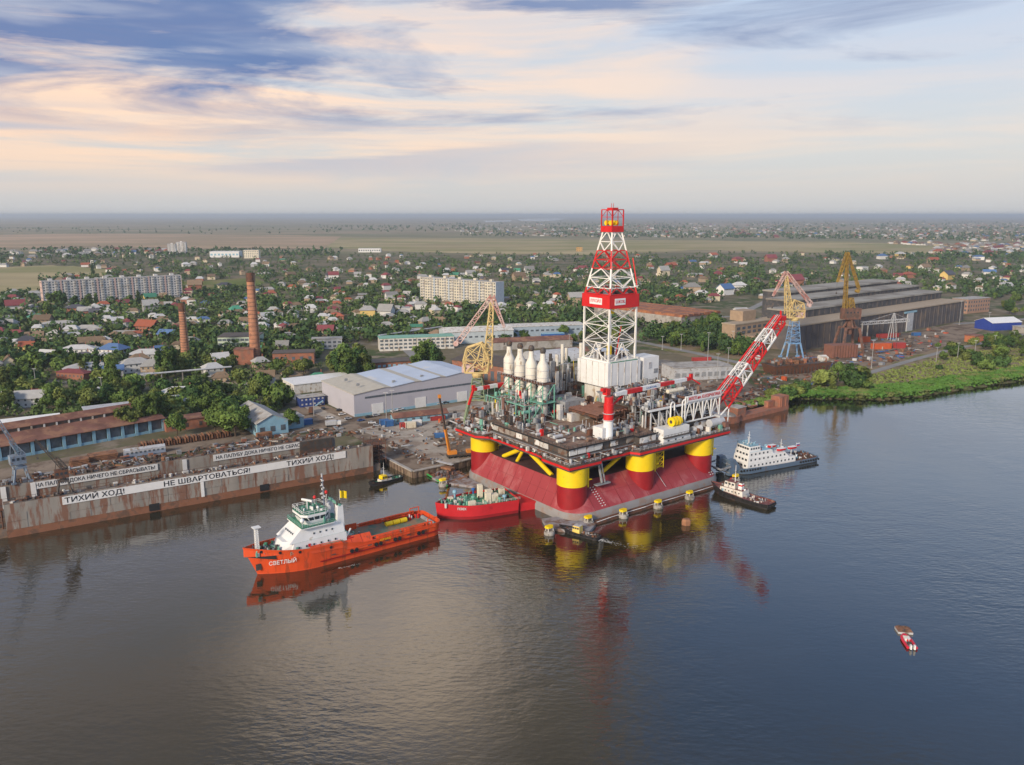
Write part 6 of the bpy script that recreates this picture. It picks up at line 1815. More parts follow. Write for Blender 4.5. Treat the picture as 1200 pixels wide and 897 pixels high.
# grey railcar-like cabin and rusty girders on the quay behind the dock
p = G(146, 538, LAND)
rc = thing('site_cabin', 'long blue grey site cabin like a rail coach behind the dock', 'cabin', (p.x, p.y, LAND), DANG)
m_cab = M('blue_grey_cabin', (.25, .30, .38), .6, var=.15)
MB().box(0, 19, 0, 3.2, .4, 3.6).build('wall', m_cab, rc); MB().tube((0, 1.6, 2.9), (19, 1.6, 2.9), 1.7, None, 10).build('roof', m_lgrey, rc)
for k in range(9): piece('window', rc, m_winblue, (1.5 + 2 * k, -.03, 2.3), (1.0, .1, .9))
p = G(165, 528, LAND)
gp = thing('girder_stack', 'long stack of rusty girders lying behind the floating dock', 'girders', (p.x, p.y, LAND), DANG)
for k in range(34):
    piece('girder', gp, m_rustlight if k % 3 else m_rust, (k * 1.35, 2.5 + .4 * (k % 2), 1.6 + .3 * (k % 3)), (.7, 5.5, 2.4 + .5 * (k % 2)))
MB().box(-.5, 46, 1, 4, 0, .8).build('bearer', m_rust, gp)
for lbl, x, y, L, W in (('orange brown plate stack under the rusty shed eave, longer one', 103, 543, 13, 7), ('orange brown plate stack under the rusty shed eave, shorter one', 82, 548, 8, 6)):
    p = G(x, y, LAND); q = thing('plate_stack', lbl, 'steel plates', (p.x, p.y, LAND), DANG)
    for k in range(4): piece('plate', q, m_rustlight, (L / 2 + .2 * k, W / 2, .5 + k * .75), (L - .3 * (k % 2), W, .5))
    MB().box(.5, L - .5, .5, W - .5, 0, 2.6).build('trestle', m_dark, q)
# red-blue yard shop and rusty roofed kiosk by the yard
bldg('yard_shop', 'small blue yard shop with orange rusty roof in front of the warehouse', 462, 498, 24, 32, 8, 4, m_lblue, m_roofrust, 'gable', 1.6, .8, wins=(('S', 7, 1, 1.6, 1.4, 2.2, 1, m_winblue),))
# green-white office by the chimneys
bldg('works_office', 'pale green works office with long window bands beside the tall chimney', 256, 413, 6, 34, 26, 13, M('pale_green_render', (.48, .55, .43), .8, var=.08), m_dark, 'flat', 1, .4, wins=(('S', 9, 3, 3.2, 2.0, 3, 3.8, m_winblue),))
bldg('works_building', 'brick boiler house at the foot of the tall chimney', 275, 428, 8, 15, 12, 12, m_brick, m_roofrust, 'flat')
bldg('works_building', 'low brick workshop right of the tall chimney foot', 320, 428, 10, 32, 16, 9, m_brick, m_dark, 'flat', wins=(('S', 5, 1, 2.4, 2.4, 5, 1, m_winblue),))
bldg('works_building', 'long grey works building behind the brick workshop', 366, 410, 12, 26, 12, 9, m_lgrey, m_roofgrey, 'flat', wins=(('S', 6, 2, 2.6, 1.6, 2.6, 3.6, m_winblue),))
bldg('works_building', 'long pale office with green parapet above the dark poplar clump', 445, 412, 14, 66, 16, 11, m_white_dirty, m_teal, 'flat', 1, .3, wins=(('S', 16, 3, 2.8, 1.6, 2.6, 3.2, m_winblue),))
# white roofed storage halls in the middle distance
bldg('storage_hall', 'long white roofed storage hall left of the yellow crane head', 521, 404, 16, 66, 26, 11, M('pale_hall_wall', (.46, .52, .54), .7), m_white_dirty, 'gable', 3, .6, wins=(('S', 12, 1, 3, 1.6, 6, 1, m_winblue),))
bldg('storage_hall', 'long pale storage hall with blue grey walls right of the yellow crane head', 590, 396, 14, 84, 22, 10, M('blue_grey_hall_wall', (.33, .40, .46), .7), m_white_dirty, 'flat', 1, .5, wins=(('S', 16, 1, 3, 1.6, 6, 1, m_winblue),))
bldg('workshop', 'long brown roofed workshop behind the platform exhaust stacks', 578, 411, 16, 74, 18, 7, m_concrete, m_roofrust, 'gable', 2.5, .6)
ha = thing('arched_hangar', 'white half round hangar behind the platform exhaust stacks', 'hangar', tuple(G(618, 425, LAND)), R(18))
prof_ = [(11 * math.cos(t), 9 * math.sin(t)) for t in np.linspace(math.pi, 0, 15)]
b_ = MB().extrude_y(prof_, 0, 46); b_.build('shell', m_lgrey, ha); ha.rotation_euler[2] = R(-64)
add_foot(G(618, 425, LAND), R(18), 46, 22)
bldg('blue_container_row', 'bright blue container row in the middle distance', 636, 398, 15, 22, 6, 5, m_blue, m_lblue, 'flat', 1, .1)
bldg('grey_depot', 'long weathered grey concrete depot behind the derrick', 790, 447, 14, 46, 22, 9, m_lgrey, m_concrete, 'flat', 1, .4, wins=(('S', 9, 1, 3.4, 3.2, 4, 1, m_grey),))
bldg('pump_house', 'pale blue roofed open shed left behind the derrick', 700, 424, 12, 26, 14, 8, m_white_dirty, m_whroof, 'flat', 1, .8, wins=(('S', 6, 1, 2.6, 4, 3, 1, m_dark),))
bldg('pump_house', 'red brown roofed low shed left of the derrick base', 655, 421, 14, 26, 14, 6, m_concrete, m_roofrust, 'gable', 2, .6)
# rust roofed factory
fx, fy = 763, 394
fac = thing('sawtooth_factory', 'wide factory with rows of rust red sheet roofs behind the derrick', 'factory', tuple(G(798, 387, LAND)), R(38))
pf = G(798, 387, LAND); add_foot(pf, R(38), 64, 130)
MB().box(0, 64, 0, 130, 0, 13).build('wall', m_concrete, fac)
for k in range(7):
    b_ = MB().extrude_y([(k * 9.1, 13), (k * 9.1 + 9.0, 13), (k * 9.1 + 7.6, 15.6), (k * 9.1 + 1.2, 15.6)], -.5, 130.5)
    b_.build('roof_ridge', m_roofrust if k % 2 else M('orange_rust_roof', (.33, .13, .055), .85, var=.3, c2=(.19, .08, .05), amt=.4, s2=.1), fac)
for k in range(8): piece('window', fac, m_winblue, (4 + 8 * k, -.05, 7), (5, .2, 3))
# shipbuilding hall
p = G(898, 419, LAND); p2 = G(1128, 376, LAND)
HA = math.atan2(p2.y - p.y, p2.x - p.x); HL = (p2 - p).length
hall = thing('shipbuilding_hall', 'enormous dark walled shipbuilding hall with stepped grey roofs', 'hall', (p.x, p.y, LAND), HA)
add_foot(p, HA, HL, 130)
m_hallwall = M('hall_dark_wall', (0.10, 0.09, 0.09), .85, var=.25, scale=.15, c2=(.15, .12, .10), amt=.4, s2=.08)
m_hallroof = M('hall_grey_roof', (0.30, 0.285, 0.25), .9, var=.15, scale=.05, c2=(.21, .19, .165), amt=.4, s2=.03)
m_hallglass = M('hall_dusty_glazing', (0.065, 0.065, 0.068), .6, var=.4, scale=.2, c2=(.12, .10, .09), amt=.3, s2=.2)
m_halltan = M('hall_tan_roof', (0.36, 0.29, 0.21), .9, var=.12)
def hall_s(px_, y, z):
    lo, hi = -200.0, HL
    for _ in range(40):
        m_ = (lo + hi) / 2
        q_ = (p.x + m_ * math.cos(HA) - y * math.sin(HA), p.y + m_ * math.sin(HA) + y * math.cos(HA), z)
        if pix(q_)[0] < px_: lo = m_
        else: hi = m_
    return m_
fs_ = hall_s(903, 26, 20)
MB().box(fs_, HL, 0, 26, 0, 22).build('front_aisle', m_hallwall, hall)
MB().box(fs_ - .5, HL + .5, -1, 27, 22, 23.2).build('front_roof', m_halltan, hall)
y0, z0 = 26, 22
for k, (w, h) in enumerate(((26, 8), (26, 7), (30, 6))):
    xs_ = hall_s((899, 897, 893)[k], y0 + w, 25)
    MB().box(xs_, HL, y0 + .02, y0 + w, 0, z0 + h).build('nave', m_hallglass, hall)
    MB().box(xs_ - .6, HL + .6, y0 - 1, y0 + w + .4, z0 + h, z0 + h + 1.6).build('nave_roof', m_hallroof, hall)
    for q in range(30):
        piece('glazing_bar', hall, m_hallwall, (xs_ + (HL - xs_) * (q + .5) / 30, y0 - .1, z0 + h / 2 + .5), (1.4, .35, h - 1))
    y0 += w; z0 += h - 2
for q in range(34):
    piece('wall_bay', hall, m_hallwall, (fs_ + (HL - fs_) * (q + .5) / 34, -.25, 10.5), (1.0, .6, 21))
piece('gate', hall, m_lgrey, (HL * .66, -.6, 9.5), (13, 1.0, 19)); piece('gate_frame', hall, m_lblue, (HL * .66, -.5, 19.6), (26, 1.4, 1.8))
m_brend = M('brown_render', (.34, .245, .165), .85, var=.15)
ex0, ex1 = hall_s(861, 44, 15), hall_s(916, 44, 15)
MB().box(ex0, ex1, 44, 58, 0, 21).build('end_block', m_brend, hall)
MB().box(ex0 - .5, ex1 + .5, 43.5, 58.5, 21, 22).build('end_roof', m_halltan, hall)
MB().box(ex0 + 22, ex0 + 42, 52, 66, 22, 31).build('end_turret', m_brend, hall)
MB().box(ex0 + 8, ex1, 30, 44, 0, 12).build('end_annex', m_brend, hall)
for r_ in range(2):
    for q in range(9): piece('end_window', hall, m_winblue, (ex0 + 5 + 8 * q, 43.9, 13.6 + 4 * r_), (4.6, .2, 2.4))
# right hand buildings
bldg('brick_office', 'three storey tan brick office right of the shipbuilding hall', 1133, 368, 30, 46, 20, 17, M('tan_brick', (.36, .22, .155), .85, var=.15), m_roofgrey, 'flat', 1, .5, wins=(('S', 9, 3, 2.2, 2.4, 4, 4.8, m_winblue), ('W', 4, 3, 2.2, 2.4, 4, 4.8, m_winblue)))
bldg('tent_hangar', 'blue walled storage tent with white roof near the right edge', 1162, 388, 16, 38, 22, 8, M('royal_blue_sheet', (.03, .06, .30), .5), m_white, 'gable', 4, .6)
bldg('brick_shed', 'orange brick shed below the blue storage tent', 1142, 402, 30, 14, 10, 6, M('orange_brick', (.42, .15, .07), .85), m_roofrust, 'flat')
bldg('grey_shed', 'flat grey roofed shed right of the blue storage tent', 1205, 392, 20, 30, 18, 6, m_concrete, m_roofgrey, 'flat')
# apartment blocks
def apartment(label, p, ang, L, D, H, m_wall, m_end, secs, floors=9, vis='S'):
    t = thing('apartment_block', label, 'building', (p.x, p.y, LAND), ang)
    add_foot(p, ang, L, D, 8)
    MB().box(0, L, 0, D, 0, H).build('wall', m_wall, t)
    MB().box(-.4, .0, -.4, D + .4, 0, H + .6).build('end_wall', m_end, t); MB().box(L, L + .4, -.4, D + .4, 0, H + .6).build('end_wall', m_end, t)
    MB().box(0, L, 0, D, H, H + .5).build('roof', m_roofgrey, t)
    fh = H / floors
    wb, bb, gb = MB(), MB(), MB()
    n = secs * 6
    for f in range(floors):
        z = fh * (f + .55)
        for k in range(n):
            u = L * (k + .5) / n; s_ = L / n
            if k % 3 == 1:
                bb.box(u - s_ * .42, u + s_ * .42, -1.2, 0, z - fh * .42, z - fh * .02)
                gb.box(u - s_ * .42, u + s_ * .42, -.6, 0, z - fh * .02, z + fh * .35)
            else:
                wb.box(u - s_ * .24, u + s_ * .24, -.1, .05, z - fh * .2, z + fh * .26)
    wb.build('window', m_winblue, t, kind='stuff'); bb.build('balcony', m_white_dirty, t, kind='stuff'); gb.build('loggia_glazing', M('loggia_glass', (.22, .22, .22), .4, var=.4, scale=.3), t, kind='stuff')
    for s_ in range(1, secs):
        piece('stair_bay', t, m_end, (L * s_ / secs, -.25, H / 2 + .4), (2.2, .6, H + .8))
    for s_ in range(secs):
        piece('lift_house', t, m_wall, (L * (s_ + .5) / secs, D / 2, H + 1.8), (5, 4, 2.6))
        piece('entrance_canopy', t, m_roofgrey, (L * (s_ + .5) / secs, -1.4, 3.0), (4, 2.4, .3))
    for k in range(4):
        for f in range(floors):
            piece('end_window', t, m_winblue, (-.42, D * (k + .5) / 4, fh * (f + .55)), (.1, 1.4, 1.5)) if f % 2 == 0 else None
    return t
m_apt = M('white_panel_wall', (.62, .60, .57), .8, var=.08, scale=.08, c2=(.45, .42, .38), amt=.3, s2=.1)
m_apt2 = M('cream_panel_wall', (.60, .55, .44), .8, var=.08, scale=.08, c2=(.42, .38, .30), amt=.3, s2=.1)
p = G(52, 358, LAND); p2 = G(214, 348, LAND)
apartment('very long white nine storey apartment block on the left', p, math.atan2(p2.y - p.y, p2.x - p.x), (p2 - p).length, 14, 31, m_apt, M('sunlight_tinted_end_wall', (.55, .40, .35), .8), 8)  # warm sunlight is painted into the pink of end walls and stair bays
p = G(493, 353, LAND); p2 = G(581, 362, LAND)
apartment('cream nine storey apartment block behind the yellow crane head', p, math.atan2(p2.y - p.y, p2.x - p.x), (p2 - p).length, 15, 33, m_apt2, M('blue_grey_end_wall', (.42, .47, .52), .8), 5)
for lbl, x, y, L, H in (('far white tower block, left one of the distant pair', 197, 298, 22, 30), ('far white tower block, right one of the distant pair', 207, 297, 28, 34)):
    p = G(x, y, LAND); apartment(lbl, p, R(10), L, 16, H, m_apt, m_apt, 1, 9)
bldg('trade_centre', 'far pale trade centre with white and red boxes at the field edge', 246, 302, 5, 80, 40, 16, m_white, m_white, 'flat', 1, .5, wins=(('S', 8, 1, 6, 5, 8, 1, m_lblue),))
bldg('trade_centre', 'far beige slab office right of the trade centre', 286, 303, 5, 40, 20, 22, m_cream, m_roofgrey, 'flat', 1, .5, wins=(('S', 8, 4, 2.4, 2.2, 4, 4.8, m_winblue),))
bldg('trade_centre', 'far white terminal building beyond the town by the open field', 420, 296, 3, 70, 30, 12, m_white, m_lgrey, 'flat', 1, .5, wins=(('S', 10, 1, 4, 4, 6, 1, m_winblue),))
bldg('field_hut', 'lone ochre tower hut standing in the open field left of the derrick', 676, 295, 5, 18, 12, 14, M('ochre_render', (.5, .3, .1), .8), m_dark, 'flat', 1, .4, wins=(('S', 3, 2, 2.4, 2.2, 4, 5, m_winblue),))
# chimneys: banded brick
m_cbrick = M('chimney_brick', (.43, .20, .115), .85, var=.16, scale=.4, c2=(.30, .14, .085), amt=.35, s2=.3)
def chimney(label, x, y, H, r0, r1):
    p = G(x, y, LAND); t = thing('brick_chimney', label, 'chimney', (p.x, p.y, LAND))
    FOOT.append([(p.x + 12 * math.cos(a), p.y + 12 * math.sin(a)) for a in np.linspace(0, 6.28, 9)[:-1]])
    n = 22
    MB().lathe((0, 0, 0), [(r0, 0)] + [(r0 + (r1 - r0) * k / n, H * k / n) for k in range(1, n + 1)] + [(r1 * .6, H), (r1 * .6, H - 3)], 18).build('shaft', m_cbrick, t, smooth=True)
    for k in range(1, n):
        rr_ = r0 + (r1 - r0) * k / n
        MB().lathe((0, 0, H * k / n), [(rr_ - .1, -.16), (rr_ + .10, -.16), (rr_ + .10, .16), (rr_ - .1, .16)], 18).build('hoop', m_dark, t)
    MB().lathe((0, 0, H - 7), [(r1 + .15, 0), (r1 + .5, .4), (r1 + .5, 5.4), (r1 + .2, 7.0), (r1 * .7, 7.0)], 18).build('crown', m_rust, t, smooth=True)
    piece('ladder', t, m_dark, (r0 * .9, -r0 * .35, H / 2), (.5, .5, H * .98)).rotation_euler = (0, -(r0 - r1) / H, 0)
    MB().lathe((0, 0, 0), [(r0 + 1.2, 0), (r0 + 1.2, 5), (r0 + .4, 6)], 8).build('plinth', m_brick, t)
    return t
chimney('tallest brick chimney with dark iron hoops', 300, 425, 72, 4.5, 3.0)
chimney('shorter brick chimney at the left of the tall one', 218, 422, 47, 3.7, 2.4)
# ------------------------------------------------------------------ foliage and trees
def leafmat(name, c, var, orand):
    m = M(name, c, .8, var=var, scale=.9, orand=orand, spec=.12, c2=tuple(v * .55 for v in c), amt=.35, s2=.35)
    return m
m_leaf = [leafmat('foliage_mid', (.108, .165, .038), .38, .34), leafmat('foliage_dark', (.060, .115, .032), .35, .3), leafmat('foliage_olive', (.155, .19, .048), .35, .3)]
m_bark = M('bark', (.085, .06, .045), .9, var=.25)
nrng = np.random.default_rng(11)
def leaf_mesh(name, P, N, size, mat):
    """one quad per leaf clump at P, facing roughly N, with rounded shading"""
    n = len(P)
    t = nrng.normal(size=(n, 3)); nn = N + nrng.normal(size=(n, 3)) * .55
    nn /= np.linalg.norm(nn, axis=1, keepdims=True)
    u = np.cross(nn, t); u /= np.linalg.norm(u, axis=1, keepdims=True); w = np.cross(nn, u)
    s = size[:, None]
    asp = nrng.uniform(.55, 1.0, (n, 1))
    V = np.empty((n, 4, 3)); V[:, 0] = P - u * s - w * s * asp * .4; V[:, 1] = P + u * s * .3 - w * s * asp; V[:, 2] = P + u * s + w * s * asp * .3; V[:, 3] = P - u * s * .2 + w * s * asp
    me = bpy.data.meshes.new(name)
    me.vertices.add(n * 4); me.vertices.foreach_set('co', V.reshape(-1))
    me.loops.add(n * 4); me.loops.foreach_set('vertex_index', np.arange(n * 4, dtype=np.int32))
    me.polygons.add(n); me.polygons.foreach_set('loop_start', np.arange(0, n * 4, 4, dtype=np.int32)); me.polygons.foreach_set('loop_total', np.full(n, 4, dtype=np.int32))
    me.polygons.foreach_set('use_smooth', np.ones(n, dtype=bool))
    me.update(calc_edges=True)
    me.materials.append(mat)
    nv = np.repeat(N * .55 + nn * .55, 4, axis=0); nv /= np.linalg.norm(nv, axis=1, keepdims=True)
    me.normals_split_custom_set_from_vertices(nv.tolist())
    return me
def blob(n, c, r, low=.45):
    d = nrng.normal(size=(n, 3)); d /= np.linalg.norm(d, axis=1, keepdims=True)
    rad = (low + (1 - low) * nrng.random((n, 1)) ** .45)
    return np.array(c) + d * rad * np.array(r), d
def crown(kind, seed):
    r_ = random.Random(seed); PP, NN = [], []
    if kind == 'broad':
        lobes = [((0, 0, 6.2), (2.6, 2.6, 2.4))] + [((2.5 * math.cos(a + r_.uniform(-.4, .4)) * r_.uniform(.7, 1.2), 2.5 * math.sin(a) * r_.uniform(.7, 1.2), r_.uniform(3.8, 6.6)), (r_.uniform(1.3, 2.1), r_.uniform(1.3, 2.1), r_.uniform(1.2, 1.8))) for a in np.linspace(0, 5.6, 8)] + [((r_.uniform(-1, 1), r_.uniform(-1, 1), 8.0), (1.5, 1.5, 1.3))] + [((r_.uniform(-3.4, 3.4), r_.uniform(-3.4, 3.4), r_.uniform(3.4, 8.2)), (r_.uniform(.6, 1.1),) * 3) for _ in range(7)]
    elif kind == 'poplar':
        lobes = [((r_.uniform(-.6, .6), r_.uniform(-.6, .6), 2.6 + 1.5 * k), (1.5 * (1 - .11 * k) + .25, 1.5 * (1 - .11 * k) + .25, 1.6)) for k in range(6)]
    elif kind == 'tall':
        lobes = [((r_.uniform(-1.5, 1.5), r_.uniform(-1.5, 1.5), z), (r_.uniform(1.3, 2.0), r_.uniform(1.3, 2.0), r_.uniform(1.2, 1.9))) for z in (3, 4, 4.6, 5.6, 6.2, 7.2, 8, 8.8)] + [((r_.uniform(-2.6, 2.6), r_.uniform(-2.6, 2.6), r_.uniform(2.6, 9)), (r_.uniform(.5, 1.0),) * 3) for _ in range(7)]
    else:
        lobes = [((r_.uniform(-1.3, 1.3), r_.uniform(-1.3, 1.3), r_.uniform(.8, 2.0)), (r_.uniform(.9, 1.5), r_.uniform(.9, 1.5), r_.uniform(.8, 1.2))) for _ in range(6)]
    for c, r in lobes:
        n = int(60 + 58 * r[0] * r[1])
        P_, N_ = blob(n, c, r, .3)
        P_ = P_ + nrng.normal(size=P_.shape) * .22; PP.append(P_); NN.append(N_)
    P_, N_ = np.concatenate(PP), np.concatenate(NN)
    return P_, N_, lobes
KINDS = {}
def tree_proto(kind, seed, mi):
    P_, N_, lobes = crown(kind, seed)
    me = leaf_mesh('crown_' + kind, P_, N_, nrng.uniform(.2, .52, len(P_)), m_leaf[mi])
    b_ = MB(); top = max(c[2] for c, r in lobes)
    b_.tube((0, 0, -.3), (.1, .05, top * .55), .26, .15, 7)
    for c, r in lobes[:7]:
        b_.tube((.05, .02, min(c[2] * .5, top * .45)), c, .11, .04, 5)
    return b_.mesh('trunk_' + kind, m_bark), me
PROTO = [(k, mi) + tree_proto(k, 100 + i, mi) for i, (k, mi) in enumerate([('broad', 0), ('broad', 1), ('broad', 2), ('broad', 0), ('tall', 0), ('tall', 1), ('tall', 2), ('poplar', 1), ('poplar', 0), ('bush', 0), ('bush', 2), ('bush', 1)])]
def blocked(x, y, pad_yard=True):
    for f in FOOT:
        if inside(f, x, y): return True
    return False
LANDMARKS = [('the tallest brick chimney', 297, 420), ('the shorter brick chimney', 217, 418), ('the long white apartment block', 130, 352), ('the cream apartment block', 540, 357), ('the rusty repair shed', 100, 510), ('the blue roofed warehouse', 470, 470),
             ('the light blue hall', 320, 500), ('the yellow topped crane', 560, 430), ('the derrick', 720, 420), ('the rust roofed factory', 790, 375), ('the shipbuilding hall', 1020, 390), ('the tall brown crane', 992, 405), ('the blue storage tent', 1172, 385), ('the tan brick office', 1150, 362),
             ('the far trade centre', 265, 300), ('the ochre field hut', 680, 294), ('the blue and yellow crane', 928, 410), ('the distant white towers', 207, 297), ('the white terminal building', 440, 296), ('the ruined pier', 895, 488)]
PENDING = []
def later(o, desc, p):
    x, y = pix(p); PENDING.append((o, desc, x, y))
def relabel():
    """give each waiting thing a label: its look, where it is from the nearest landmark and its rank there"""
    groups = {}
    for o, desc, x, y in PENDING:
        nm, lx, ly = min(LANDMARKS, key=lambda L: (L[1] - x) ** 2 + ((L[2] - y) * 2.2) ** 2)
        dx_, dy_ = x - lx, (y - ly) * 2.2
        rel = ('left of' if dx_ < 0 else 'right of') if abs(dx_) > abs(dy_) else ('behind' if dy_ < 0 else 'in front of')
        groups.setdefault((desc, rel, nm), []).append((math.hypot(dx_, dy_), o))
    words = ['nearest', 'second nearest', 'third nearest', 'fourth nearest', 'fifth nearest', 'sixth nearest', 'seventh nearest', 'eighth nearest', 'ninth nearest', 'tenth nearest', 'eleventh nearest', 'twelfth nearest']
    for (desc, rel, nm), lst in groups.items():
        lst.sort(key=lambda q: q[0])
        for i, (_, o) in enumerate(lst):
            w = '' if len(lst) == 1 else (', ' + words[i] + '' if i < len(words) else ', %dth nearest' % (i + 1))
            o['label'] = f'{desc} {rel} {nm}{w}'
ADJ = {'broad': 'round crowned', 'tall': 'tall full', 'poplar': 'slim poplar', 'bush': 'low bushy'}
COLW = ['green', 'dark green', 'olive green']
ntree = 0
def plant_tree(x, y, kind, H, mi=None, r_=random):
    global ntree
    c = [q for q in PROTO if q[0] == kind and (mi is None or q[1] == mi)] or [q for q in PROTO if q[0] == kind]
    k, m_, tr, cr = r_.choice(c)
    hh = {'broad': 9.2, 'tall': 10.3, 'poplar': 11.2, 'bush': 3.0}[k]
    s_ = H / hh
    name = 'bush' if k == 'bush' else 'tree'
    o = bpy.data.objects.new(name, None); o.empty_display_size = .5; col.objects.link(o)
    o.location = (x, y, LAND); o.rotation_euler = (0, 0, r_.uniform(0, 6.28)); wv_ = r_.uniform(.88, 1.15); o.scale = (s_ * wv_, s_ * wv_, s_)
    a = bpy.data.objects.new('trunk', tr); b_ = bpy.data.objects.new('crown', cr)
    for q in (a, b_): col.objects.link(q); q.parent = o
    o['category'] = name; o['group'] = 'trees of the town and the shipyard'
    size = '' if kind in ('bush', 'poplar') else ('tall ' if H > 14 and kind != 'tall' else '')
    later(o, f'{size}{ADJ[k]} {COLW[m_]} {name}', (x, y, LAND))
    ntree += 1
rt = random.Random(77)
def zone(poly, n, kinds, h0, h1, force=False):
    xs, ys = [p[0] for p in poly], [p[1] for p in poly]
    k = 0
    for _ in range(n * 12):
        if k >= n: break
        x, y = rt.uniform(min(xs), max(xs)), rt.uniform(min(ys), max(ys))
        if not inside(poly, x, y): continue
        p = G(x, y, LAND)
        if not force and (blocked(p.x, p.y) or inside(YARD, p.x, p.y)): continue
        plant_tree(p.x, p.y, rt.choice(kinds), rt.uniform(h0, h1), r_=rt); k += 1
BT = ['broad', 'broad', 'broad', 'tall', 'bush']
# the dark clumps that stand out
for x, y, k, H in ((398, 444, 'tall', 21), (408, 446, 'tall', 23), (418, 444, 'broad', 22), (430, 445, 'tall', 20), (404, 440, 'broad', 24), (424, 439, 'tall', 24), (393, 441, 'broad', 17), (413, 449, 'tall', 15), (435, 449, 'tall', 14),
                   (494, 438, 'poplar', 24), (500, 436, 'tall', 24), (508, 438, 'poplar', 22), (488, 440, 'tall', 17), (513, 436, 'tall', 20),
                   (188, 440, 'poplar', 20), (197, 444, 'poplar', 23), (205, 441, 'poplar', 22), (214, 440, 'tall', 15), (115, 447, 'poplar', 22), (128, 452, 'poplar', 21), (136, 455, 'poplar', 19), (5, 462, 'tall', 19), (18, 452, 'tall', 15),
                   (60, 362, 'tall', 20), (68, 361, 'broad', 22), (74, 362, 'tall', 23), (88, 362, 'tall', 17), (104, 361, 'tall', 18), (114, 360, 'poplar', 18), (152, 358, 'tall', 14), (163, 357, 'poplar', 18), (58, 374, 'tall', 20), (109, 324, 'poplar', 24),
                   (318, 492, 'broad', 8), (340, 497, 'broad', 9), (342, 503, 'broad', 11), (152, 508, 'broad', 15), (172, 503, 'broad', 19), (182, 500, 'broad', 20), (164, 498, 'tall', 17), (208, 511, 'broad', 13), (263, 508, 'broad', 17), (276, 512, 'broad', 17), (252, 504, 'broad', 14), (287, 505, 'tall', 14), (270, 498, 'broad', 15)):
    p = G(x, y, LAND); plant_tree(p.x, p.y, k, H, r_=rt)
zone([(0, 466), (60, 462), (330, 468), (345, 482), (280, 500), (200, 500), (60, 486), (0, 488)], 62, BT, 8, 14)
zone([(0, 425), (200, 425), (380, 432), (372, 452), (330, 462), (0, 464)], 62, BT, 7, 12)
zone([(788, 388), (830, 378), (868, 384), (892, 400), (884, 420), (800, 412), (760, 404)], 60, ['broad', 'tall', 'tall', 'poplar'], 9, 16, True)
zone([(960, 446), (1012, 440), (1010, 458), (965, 462)], 12, ['broad', 'tall', 'bush'], 7, 13, True)
zone([(895, 455), (960, 452), (955, 466), (900, 468)], 16, ['bush', 'broad', 'bush'], 3, 7, True)
zone([(1080, 412), (1200, 394), (1215, 425), (1150, 440), (1100, 440)], 30, ['bush', 'broad', 'bush'], 3, 9, True)
zone([(1150, 404), (1215, 392), (1215, 420), (1165, 425)], 22, ['broad', 'tall'], 9, 14, True)
zone([(1165, 348), (1210, 344), (1210, 372), (1170, 372)], 12, ['broad', 'tall'], 9, 15)
zone([(560, 384), (640, 384), (750, 390), (748, 402), (650, 408), (570, 408)], 26, BT, 7, 12)
zone([(640, 418), (700, 416), (690, 428), (645, 430)], 8, ['bush', 'broad'], 4, 7, True)

# houses
H_WALL = {'white': M('house_white', (.66, .65, .62), .8, var=.06, orand=.12), 'cream': M('house_cream', (.58, .50, .36), .8, var=.06, orand=.15), 'tan': M('house_tan', (.38, .29, .20), .85, var=.1, orand=.2), 'brick': M('house_brick', (.33, .14, .09), .85, var=.12, orand=.2), 'yellow': M('house_yellow', (.66, .48, .17), .8, var=.05), 'grey': M('house_grey', (.38, .38, .38), .85, var=.08, orand=.2)}
H_ROOF = {'grey': M('roof_grey_slate', (.30, .295, .28), .85, var=.12, orand=.3), 'brown': M('roof_brown_slate', (.20, .14, .09), .9, var=.15, orand=.3), 'white': M('roof_white_sheet', (.47, .47, .46), .7, var=.12, orand=.2), 'maroon': M('roof_maroon', (.20, .05, .055), .7, var=.08, orand=.25), 'red': M('roof_red_orange', (.33, .095, .05), .75, var=.08, orand=.25), 'blue': M('roof_blue', (.08, .15, .30), .6, var=.08, orand=.2), 'green': M('roof_green', (.06, .24, .15), .6, var=.08, orand=.2), 'dark': M('roof_dark', (.07, .07, .085), .7, var=.1, orand=.3)}
_hm = {}
def house_mesh(kind, mat):
    k = (kind, mat.name)
    if k in _hm: return _hm[k]
    b_ = MB()
    if kind == 'wall':
        b_.box(-.5, .5, -.5, .5, 0, 1)
    elif kind == 'gwall':
        b_.box(-.5, .5, -.5, .5, 0, 1); b_.add([(-.5, -.5, 1), (-.5, .5, 1), (-.5, 0, 1.6)], [(0, 2, 1)]); b_.add([(.5, -.5, 1), (.5, .5, 1), (.5, 0, 1.6)], [(0, 1, 2)])
    elif kind == 'gable':
        for sy in (-1, 1):
            vs = [(-.56, sy * .6, -.12), (.56, sy * .6, -.12), (.56, 0, .62), (-.56, 0, .62)]
            b_.add(vs + [(x, y, z + .07) for x, y, z in vs], [(0, 1, 2, 3), (7, 6, 5, 4), (0, 4, 5, 1), (1, 5, 6, 2), (3, 7, 4, 0)])
    elif kind == 'hip':
        b_.add([(-.57, -.58, -.02), (.57, -.58, -.02), (.57, .58, -.02), (-.57, .58, -.02), (-.22, 0, .55), (.22, 0, .55)], [(0, 1, 5, 4), (1, 2, 5), (2, 3, 4, 5), (3, 0, 4), (3, 2, 1, 0)])
    elif kind == 'flat':
        b_.box(-.53, .53, -.53, .53, 0, .1)
    _hm[k] = b_.mesh(kind + '_' + mat.name, mat)
    return _hm[k]
nhouse = 0
HOUSES_AT = []
